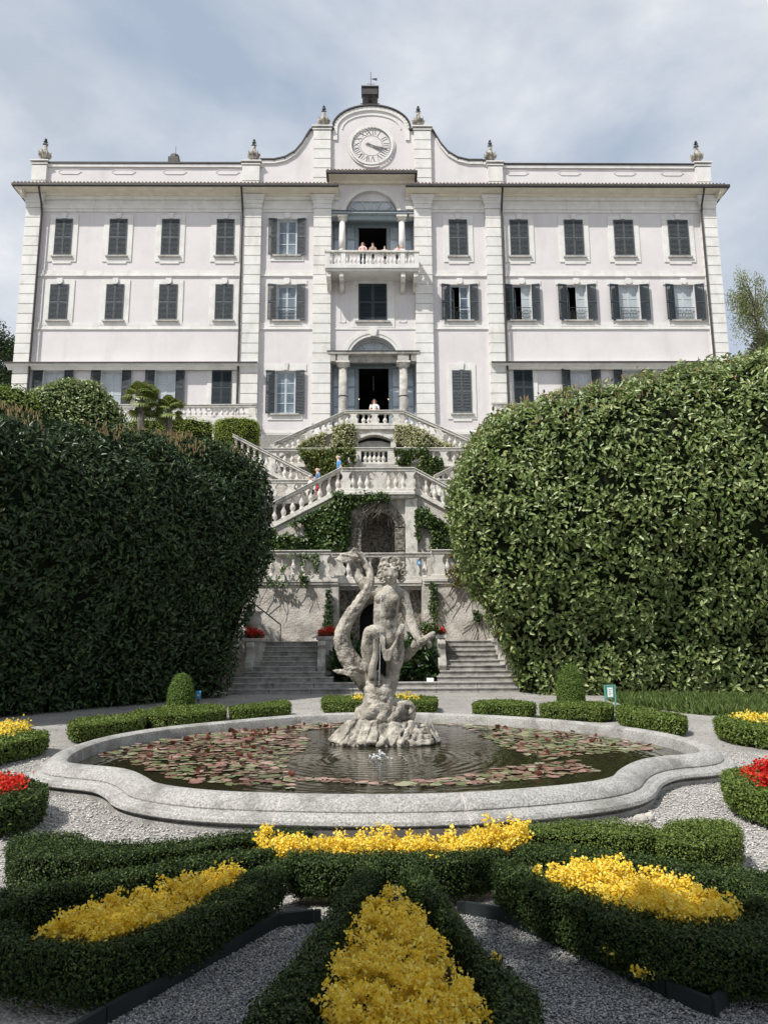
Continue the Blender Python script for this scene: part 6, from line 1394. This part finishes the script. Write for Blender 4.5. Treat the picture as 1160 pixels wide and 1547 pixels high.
box_hedge('rounded box hedge with red flowers at the left edge', [(-60, 1170), (20, 1172), (60, 1178), (79, 1188), (70, 1205), (20, 1218), (-60, 1226)], 5000, .034)
for px, pt, lab, Y in ((274, 1017, 'small egg shaped topiary behind the left hedges', 17.9), (862, 1003, 'egg shaped topiary behind the right hedges', 18.0)):
    x0, x1 = X(px-20, 1050, Y), X(px+20, 1050, Y); rx = (x1-x0)/2; zt = Z(pt, px, Y); fp = circle_fp((x0+x1)/2, Y, rx, rx, 24)
    V, Q, tt, T = loft(fp, [(0, .06), (.2, .0), (zt*.45, .0), (zt*.65, rx*.14), (zt*.8, rx*.32), (zt*.92, rx*.55), (zt*.98, rx*.78)]); foliage_thing('topiary', lab, 'topiary', V, Q, tt, T, 9000, .035, 'topiary_leaf', group='pair of egg shaped topiaries', lump=.012, depth=.03, jitter=.008)
# flower beds
yb_ = 'beds of yellow wallflowers'
P2 = lambda pp, z=.30: poly_px(pp, z)
flower_mass('yellow_flowers', 'yellow flowers filling the central triangular bed', P2([(575, 1335), (602, 1345), (628, 1362), (668, 1410), (708, 1470), (736, 1516), (712, 1545), (650, 1560), (560, 1558), (500, 1538), (480, 1508), (494, 1475), (515, 1420), (530, 1390), (550, 1358)], .34), .12, .24, 860, 'yellow_petal', .0165, 24, yb_, cl=.0125, lumpy=.45)
flower_mass('yellow_flowers', 'long yellow flower patch in the left ring', P2([(50, 1402), (85, 1385), (130, 1360), (200, 1342), (260, 1325), (330, 1308), (372, 1304), (345, 1328), (290, 1352), (225, 1384), (150, 1412), (80, 1405)], .34), .12, .22, 900, 'yellow_petal', .019, 20, yb_, cl=.016)
flower_mass('yellow_flowers', 'long yellow flower patch in the right ring', P2([(803, 1308), (890, 1306), (985, 1314), (1050, 1330), (1095, 1348), (1122, 1372), (1060, 1380), (1020, 1382), (960, 1366), (890, 1340), (840, 1326)], .34), .12, .22, 1000, 'yellow_petal', .019, 20, yb_, cl=.016)
flower_mass('yellow_flowers', 'row of yellow flowers along the front of the pool', P2([(385, 1262), (500, 1268), (650, 1266), (795, 1256), (800, 1268), (700, 1282), (560, 1286), (400, 1280)], .30), .12, .23, 760, 'yellow_petal', .022, 18, yb_, cl=.019)
flower_mass('yellow_flowers', 'patch of yellow flowers in the hedge at the left edge', P2([(-40, 1102), (35, 1098), (48, 1104), (30, 1110), (-40, 1122)]), .2, .22, 160, 'yellow_petal', .04, 12, yb_, cl=.04)
flower_mass('yellow_flowers', 'patch of yellow flowers in the hedge at the right edge', P2([(1108, 1086), (1150, 1084), (1210, 1088), (1210, 1098), (1140, 1094)]), .2, .18, 160, 'yellow_petal', .04, 12, yb_, cl=.04)
flower_mass('yellow_flowers', 'few yellow flowers in the hedge behind the statue', P2([(532, 1055), (600, 1053), (628, 1053), (630, 1059), (540, 1060)]), .22, .15, 60, 'yellow_petal', .05, 12, yb_, cl=.05)
flower_mass('red_flowers', 'red flowers inside the rounded hedge at the right edge', P2([(1116, 1172), (1140, 1164), (1210, 1164), (1210, 1196), (1150, 1190)]), .16, .22, 260, 'red_petal', .032, 12, 'red flower beds', cl=.03)
flower_mass('red_flowers', 'red flowers inside the rounded hedge at the left edge', P2([(-50, 1180), (20, 1180), (44, 1186), (30, 1198), (-50, 1206)]), .16, .22, 240, 'red_petal', .032, 12, 'red flower beds', cl=.03)
# stray blossoms at the hedge foot
for lbs, (px, py) in zip(('brightest stray yellow cluster at the foot of the right front hedge', 'stray yellow blossoms halfway along the right front hedge', 'small stray blossom high on the right front hedge face', 'stray blossom just right of the brightest stray cluster', 'stray blossom near the right edge on the front hedge', 'stray blossom on the right arm of the V hedge', 'stray blossom on the left front hedge face, lower one', 'stray blossom on the left front hedge face, upper one', 'single stray blossom on top of the thin central hedge band'), ((962, 1465), (925, 1440), (880, 1402), (992, 1462), (1140, 1412), (745, 1450), (330, 1415), (315, 1400), (655, 1295))):
    q = G(px, py, .12 if py > 1300 else .3); flower_mass('yellow_flowers', lbs, [(q[0]-.03, q[1]-.04), (q[0]+.03, q[1]-.04), (q[0]+.03, q[1]+.02), (q[0]-.03, q[1]+.02)], float(q[2])-.04, .06, 5, 'yellow_petal', .016, 12, 'stray yellow blossoms in the front hedges', cl=.012)
# soil under the beds
for pp in ([(540, 1300), (640, 1300), (760, 1480), (790, 1640), (400, 1640), (480, 1440)], [(20, 1380), (140, 1330), (420, 1285), (300, 1390), (120, 1425)], [(770, 1290), (900, 1290), (1100, 1330), (1180, 1370), (1020, 1400), (830, 1330)], [(380, 1258), (800, 1250), (800, 1290), (400, 1290)]):
    q = poly_px(pp, .1); m = MB(); m.add([(x, y, .10) for x, y in q], [tuple(range(len(q)))]); struct('bed_soil', m, 'soil')
# dark lawn edging boards
def edging(label, pp):
    pts = [G(x, y, 0) for x, y in pp]; th = thing('lawn_edging', label, 'edging', tuple(pts[0]), 'dark edging boards at the foot of the front hedges')
    for a, b in zip(pts[:-1], pts[1:]):
        a, b = Vector(a), Vector(b); d = (b-a).normalized(); n_ = Vector((-d.y, d.x, 0))*.014; a = a+d*.004; b = b-d*.004
        vs = [a-n_, b-n_, b+n_, a+n_]; vs = [(v.x, v.y, -.02) for v in vs]+[(v.x, v.y, .085) for v in vs]
        MB().add(vs, [(0, 3, 2, 1), (4, 5, 6, 7), (0, 1, 5, 4), (1, 2, 6, 5), (2, 3, 7, 6), (3, 0, 4, 7)]).build('board', 'edging', th)
edging('dark edging boards along the right gravel wedge', [(690, 1385), (703, 1384), (757, 1394), (885, 1450), (1009, 1510), (1077, 1540), (1110, 1512), (1200, 1524)])
edging('dark edging boards along the left gravel wedge', [(485, 1398), (474, 1397), (420, 1403), (300, 1470), (157, 1552), (60, 1610)])
# loose pebbles of the near gravel
def pebbles(poly, n, s0, s1):
    pts = scatter_poly(poly, n); base = np.array([(1, 0, 0), (.2, .8, .1), (-.9, .3, 0), (-.6, -.7, .05), (.5, -.8, 0), (.1, 0, .62), (0, 0, -.5)]); fc = np.array([(0, 1, 5), (1, 2, 5), (2, 3, 5), (3, 4, 5), (4, 0, 5), (1, 0, 6), (2, 1, 6), (3, 2, 6), (4, 3, 6), (0, 4, 6)])
    n = len(pts); a = rng.uniform(0, 6.28, n); s = rng.uniform(s0, s1, n)*.5; sx = s*rng.uniform(.9, 1.5, n); V = base[None]*rng.uniform(.75, 1.2, (n, 7, 1)); V = V*np.stack([sx, s, s*.85], 1)[:, None, :]
    ca, sa = np.cos(a)[:, None], np.sin(a)[:, None]; Xx = V[..., 0]*ca-V[..., 1]*sa; Yy = V[..., 0]*sa+V[..., 1]*ca; t_ = rng.normal(0, .35, n)[:, None]; Zz = V[..., 2]+Xx*t_
    V = np.stack([Xx+pts[:, 0:1], Yy+pts[:, 1:2], Zz+rng.uniform(.001, .012, n)[:, None]], -1); F_ = (np.arange(n)*7)[:, None, None]+fc[None]
    return V.reshape(-1, 3), F_.reshape(-1, 3)
Vs = []; Fs = []; o_ = 0   # a little beyond the wedges, under the hedge feet
for pp, n, s0, s1 in (([(700, 1378), (757, 1390), (885, 1448), (1077, 1538), (1110, 1512), (1220, 1522), (1220, 1600), (830, 1600), (826, 1500), (744, 1442)], 17000, .012, .022), ([(474, 1398), (420, 1405), (300, 1474), (157, 1556), (60, 1610), (360, 1610), (417, 1467)], 16000, .012, .022)):
    q = offset_poly(smooth_poly(poly_px(pp, 0), .1, 0), -.09); v, f = pebbles([tuple(a_) for a_ in q], int(n*1.25), s0, s1); Vs.append(v); Fs.append(f+o_); o_ += len(v)
o = link('pebbles', fmesh('pebbles', np.concatenate(Vs), np.concatenate(Fs), 'pebble')); tag(o, 'loose grey pebbles covering the two front gravel wedges', 'pebbles', kind='stuff')
rg = offset_poly(ip, -.42); v, f = pebbles([(-5.2, 5.6), (5.6, 5.6), (6.6, 9.5), (5.6, 12), (-5.6, 12), (-6.2, 9.5)], 46000, .018, .034); cen = v.reshape(-1, 7, 3)[:, 6, :2]; ok = ~in_poly(cen, rg); v = v.reshape(-1, 7, 3)[ok].reshape(-1, 3); f = f.reshape(-1, 10, 3)[:int(ok.sum())].reshape(-1, 3)
MATS['pebble_pale'] = None; mat('pebble_pale', (.30, .29, .28), (.46, .44, .42), .9, island=True, c3=(.66, .64, .60))
o = link('pebbles', fmesh('pebbles', v, f, 'pebble_pale')); tag(o, 'pale gravel stones around the pool rim', 'pebbles', kind='stuff')
q = G(968, 1243, 0); m = MB(); m.ball((q[0], q[1], .03), .065, 8, 6, (1.2, .8, .7)); m.ball((q[0]+.1, q[1]+.05, .03), .055, 8, 6, (1, .8, .9)); o = m.build('loose_stones', 'rubble_plaster'); tag(o, 'pale loose stones beside the right corner of the pool rim', 'stones')
# fallen leaves and petals on the gravel
n = 420; pts = np.column_stack([rng.uniform(-9, 10, n), rng.uniform(3.2, 25, n)]); pts = pts[~in_poly(pts, offset_poly(ip, -.45))]; n = len(pts); p = np.column_stack([pts, np.full(n, .014)])
V, F_ = leaf_arrays(p, np.column_stack([rng.normal(size=(n, 2)), rng.normal(size=n)*.1]), np.tile([[0, 0, 1.]], (n, 1))+rng.normal(size=(n, 3))*.25, rng.uniform(.03, .08, n), rng.uniform(.02, .04, n), True)
mat('dry_leaf', (.10, .06, .03), (.22, .14, .06), .8, island=True, c3=(.40, .34, .12)); o = link('fallen_leaves', fmesh('fallen_leaves', V, F_, 'dry_leaf')); tag(o, 'small dry leaves scattered over the gravel paths', 'leaves', kind='stuff')
# rough grass under the right hedge
pts = scatter_poly(poly_px([(915, 1056), (1000, 1052), (1220, 1058), (1220, 1082), (1060, 1078), (960, 1066)], .05), 15000); n = len(pts); p = np.column_stack([pts, np.zeros(n)]); d = rng.normal(size=(n, 3))*.5+np.array([0, 0, 1.]); V, F_ = leaf_arrays(p, d, rng.normal(size=(n, 3)), rng.uniform(.10, .30, n), .03, True)
o = link('rough_grass', fmesh('rough_grass', V, F_, 'grass')); tag(o, 'strip of uncut grass at the foot of the sunlit hedge', 'grass', kind='stuff')
# signs
def post_sign(label, px0, px1, py0, py1, Y, green):
    x0, x1 = X(px0, py0, Y), X(px1, py0, Y); zt, zb = Z(py0, px0, Y), Z(py1, px0, Y); th = thing('garden_sign', label, 'sign', ((x0+x1)/2, Y, 0)); w_ = .018
    if green:
        for x in (x0, x1): MB().box(x-w_, x+w_, Y-w_, Y+w_, 0, zt).build('post', 'sign_green', th)
        MB().box(x0+w_, x1-w_, Y-w_, Y+w_, zt-.03, zt-.001).build('crossbar', 'sign_green', th)
        MB().box(x0+.04, x1-.04, Y-.02, Y+.01, zt-.34, zt-.04).build('board_frame', 'sign_green', th)
        MB().box(x0+.065, x1-.065, Y-.028, Y-.021, zt-.31, zt-.07).build('panel', 'sign_white', th)
        for k in range(4): MB().box(x0+.09, x1-.09-.03*(k % 2), Y-.032, Y-.029, zt-.13-.045*k, zt-.115-.045*k).build('text_line', 'sign_green', th)
    else:
        MB().box((x0+x1)/2-.012, (x0+x1)/2+.012, Y, Y+.02, 0, zt-.1).build('post', 'iron', th)
        MB().box(x0, x1, Y-.02, Y-.001, zb, zt).build('panel', 'sign_blue', th); MB().box(x0+.04, x1-.04, Y-.026, Y-.021, zb+.06, zt-.08).build('pictogram', 'sign_white', th)
    return th
post_sign('white sign board on two green posts beside the right topiary', 913, 928, 1035, 1052, 20.2, True)
post_sign('small blue and white sign just right of the left topiary', 296, 304, 1044, 1056, 18.2, False)
# iron handrails on the terrace wall
for lb, p0, p1, Y in (('thin iron handrail at the outer side of the left flight', (372, 903), (424, 944), 28.0), ('thin iron handrail at the outer side of the right flight', (760, 915), (734, 924), 28.6)):
    a, b = P(p0[0], p0[1], Y), P(p1[0], p1[1], Y+1.2 if p0[0] > 500 else Y+1.5); m = MB(); m.tube([a, b], .025, 6); m.tube([b, (b[0], b[1], b[2]-.7)], .02, 6); tag(m.build('handrail', 'iron'), lb, 'handrail')

# ================================================================== PEOPLE
def skin_obj(name, nodes, edges, material, parent, root=0):
    me = bpy.data.meshes.new(name); me.from_pydata([n_[0] for n_ in nodes], edges, []); me.materials.append(MATS[material]); o = link(name, me, parent)
    sk = o.modifiers.new('skin', 'SKIN'); sk.use_smooth_shade = True
    if not me.skin_vertices: return o
    for i, n_ in enumerate(nodes):
        r = n_[1]; me.skin_vertices[0].data[i].radius = (r, r) if np.isscalar(r) else r
        me.skin_vertices[0].data[i].use_root = (i == root)
    sb = o.modifiers.new('sub', 'SUBSURF'); sb.levels = 1; sb.render_levels = 1
    return o
def person(label, pos, h, face, hair, shirt, lower, pose='rest', lean=0.0, longhair=False, bald=False, skirt=False, group=None, arms=None, stride=0.0, hairmat=None):
    """pos feet (x,y,z); face = heading in degrees (0 = towards +x, -90 = towards the viewer)"""
    s = h/1.75; a = math.radians(face); fw = Vector((math.cos(a), math.sin(a), 0)); lf = Vector((-math.sin(a), math.cos(a), 0)); O = Vector(pos)
    def q(f, l, z): return O+(fw*(f+max(0, z-.95)*lean)+lf*l+Vector((0, 0, z)))*s
    th = thing('person', label, 'person', tuple(pos), group)
    st = stride
    hipc, hipL, hipR = q(0, 0, .95), q(0, .09, .90), q(0, -.09, .90)
    kL, kR = q(.06+st, .10, .50), q(.04-st*.3, -.10, .48); aL, aR = q(.0+st*.9, .10, .09), q(-.02-st*1.2, -.10, .09+abs(st)*.25)
    if arms == 'rail': eL, eR, wL, wR = q(.12, .26, 1.12), q(.12, -.26, 1.12), q(.34, .14, 1.06), q(.34, -.14, 1.06)
    elif arms == 'clasp': eL, eR, wL, wR = q(.16, .22, 1.14), q(.16, -.22, 1.14), q(.36, .04, 1.20), q(.36, -.04, 1.20)
    else: eL, eR, wL, wR = q(-.03+st*.3, .25, 1.14), q(-.03-st*.3, -.25, 1.14), q(.10+st*.6, .25, .90), q(.10-st*.4, -.25, .90)
    nodes = [(hipc, .12*s), (q(.0, 0, 1.12), .115*s), (q(.01, 0, 1.32), .13*s), (q(0, 0, 1.44), .075*s), (q(.015, 0, 1.51), .052*s), (q(.03, 0, 1.58), .075*s), (q(.03, 0, 1.66), .088*s), (q(.02, 0, 1.735), .052*s),
             (hipL, .095*s), (kL, .062*s), (aL, .042*s), (q(.13+st*.9, .11, .035), .034*s), (hipR, .095*s), (kR, .062*s), (aR, .042*s), (q(.11-st*1.2, -.11, .035+abs(st)*.2), .034*s),
             (q(0, .18, 1.40), .058*s), (eL, .042*s), (wL, .028*s), (wL+(wL-eL).normalized()*.09*s, .026*s), (q(0, -.18, 1.40), .058*s), (eR, .042*s), (wR, .028*s), (wR+(wR-eR).normalized()*.09*s, .026*s), (q(.115, 0, 1.625), .016*s)]
    edges = [(0, 1), (1, 2), (2, 3), (3, 4), (4, 5), (5, 6), (6, 7), (0, 8), (8, 9), (9, 10), (10, 11), (0, 12), (12, 13), (13, 14), (14, 15), (3, 16), (16, 17), (17, 18), (18, 19), (3, 20), (20, 21), (21, 22), (22, 23), (6, 24)]
    skin_obj('body', nodes, edges, 'skin', th)
    sh = [(q(0, 0, .92), .135*s), (q(0, 0, 1.12), .13*s), (q(.01, 0, 1.32), .148*s), (q(0, 0, 1.43), .09*s), (q(0, .185, 1.40), .075*s), (q(0, .185, 1.40).lerp(eL, .75), .062*s), (q(0, -.185, 1.40), .075*s), (q(0, -.185, 1.40).lerp(eR, .75), .062*s)]
    skin_obj('shirt', sh, [(0, 1), (1, 2), (2, 3), (3, 4), (4, 5), (3, 6), (6, 7)], shirt, th)
    lo_ = [(q(0, 0, .97), .135*s), (hipL, .112*s), (kL.lerp(hipL, .1), .085*s), (hipR, .112*s), (kR.lerp(hipR, .1), .085*s)]
    if lower[1] == 'long': lo_ = [(q(0, 0, .97), .13*s), (hipL, .11*s), (kL, .08*s), (aL+Vector((0, 0, .03)), .06*s), (hipR, .11*s), (kR, .08*s), (aR+Vector((0, 0, .03)), .06*s)]; ed = [(0, 1), (1, 2), (2, 3), (0, 4), (4, 5), (5, 6)]
    else: ed = [(0, 1), (1, 2), (0, 3), (3, 4)]
    skin_obj('trousers', lo_, ed, lower[0], th)
    m = MB()
    for f0 in ((aL, q(.15+st*.9, .11, .035)), (aR, q(.13-st*1.2, -.11, .035+abs(st)*.2))): m.tube([f0[0]-Vector((0, 0, .05*s)), f0[1]], [.05*s, .04*s], 8)
    m.build('shoes', 'shoe', th)
    m = MB(); hp = q(-.005, 0, 1.675); 
    if bald: m.ball(q(-.045, 0, 1.635), .085*s, 10, 7, (1, 1, .75))
    else: m.ball(hp, .105*s, 12, 8, (1, 1, 1.02)); 
    if longhair:
        m.tube([q(-.05, 0, 1.68), q(-.07, .03, 1.55), q(-.08, .02, 1.38)], [.09*s, .085*s, .05*s], 9); m.tube([q(0, .085, 1.66), q(.02, .10, 1.52), q(.03, .10, 1.38)], [.05*s, .04*s, .025*s], 7); m.tube([q(0, -.085, 1.66), q(.02, -.10, 1.52), q(.03, -.10, 1.38)], [.05*s, .04*s, .025*s], 7)
    m.build('hair', hair, th, smooth=True)
    m = MB()
    for l in (-.032, .032): m.ball(q(.112, l, 1.655), .010*s, 6, 5)
    m.build('eyes', 'ink', th); m = MB(); m.ball(q(.112, 0, 1.585), .016*s, 8, 5, (.6, 1.2, .4)); m.build('mouth', 'cloth_red', th)
    return th
gb = 'people leaning on the upper balcony'
YP1 = D-.95
for px, py, lb, hr, sh, kw in ((548, 366, 'woman with long reddish brown hair and patterned pale top, leftmost on the balcony', 'hair_brown', 'shirt_pink', dict(longhair=True, arms='rail')),
                               (563, 367, 'person with dark hair and brown top holding their hands together on the balcony', 'hair_dark', 'shirt_beige', dict(arms='clasp')),
                               (581, 372, 'balding person looking down over the middle of the balcony rail', 'hair_grey', 'cloth_tan', dict(bald=True, arms='rail', lean=.1)),
                               (600, 370, 'dark haired person in a pink shirt on the right of the balcony', 'hair_dark', 'shirt_pink', dict(arms='rail')),
                               (607, 370.5, 'white haired person in white clothes at the right end of the balcony group', 'hair_grey', 'shirt_white', dict(arms='rail'))):
    yy = YP1+(.25 if px == 607 else 0); t_ = P(px, py, yy); person(lb, (float(t_[0]), yy, bz0_), float(t_[2]-bz0_), -90, hr, sh, ('cloth_navy', 'long'), group=gb, **kw)
t_ = P(565.5, 603.5, YT+.75); person('woman with brown hair in a white top standing at the rail before the open door', (float(t_[0]), YT+.75, ZT4), float(t_[2]-ZT4), -90, 'hair_brown', 'shirt_white', ('cloth_navy', 'long'), longhair=True, arms='rail')
yp = YN+1.0
t_ = P(514, 688, yp); person('balding man in a bright blue t-shirt stepping down from the landing', (float(t_[0]), yp, float(t_[2])-1.76), 1.78, 195, 'hair_grey', 'shirt_blue', ('cloth_navy', 'short'), bald=True, lean=.14, stride=.10)
t_ = P(482, 707, yp); person('bald man in a denim blue shirt with dark red shorts halfway down the left stair', (float(t_[0]), yp, float(t_[2])-1.72), 1.74, 200, 'hair_grey', 'shirt_denim', ('cloth_red', 'short'), bald=True, lean=.10, stride=.12)
t_ = P(470, 719, yp-.1); person('fair haired person in a pale top and navy shorts lowest on the left stair', (float(t_[0]), yp-.1, float(t_[2])-1.60), 1.62, 200, 'hair_grey', 'shirt_white', ('cloth_navy', 'short'), lean=.08, stride=.12)
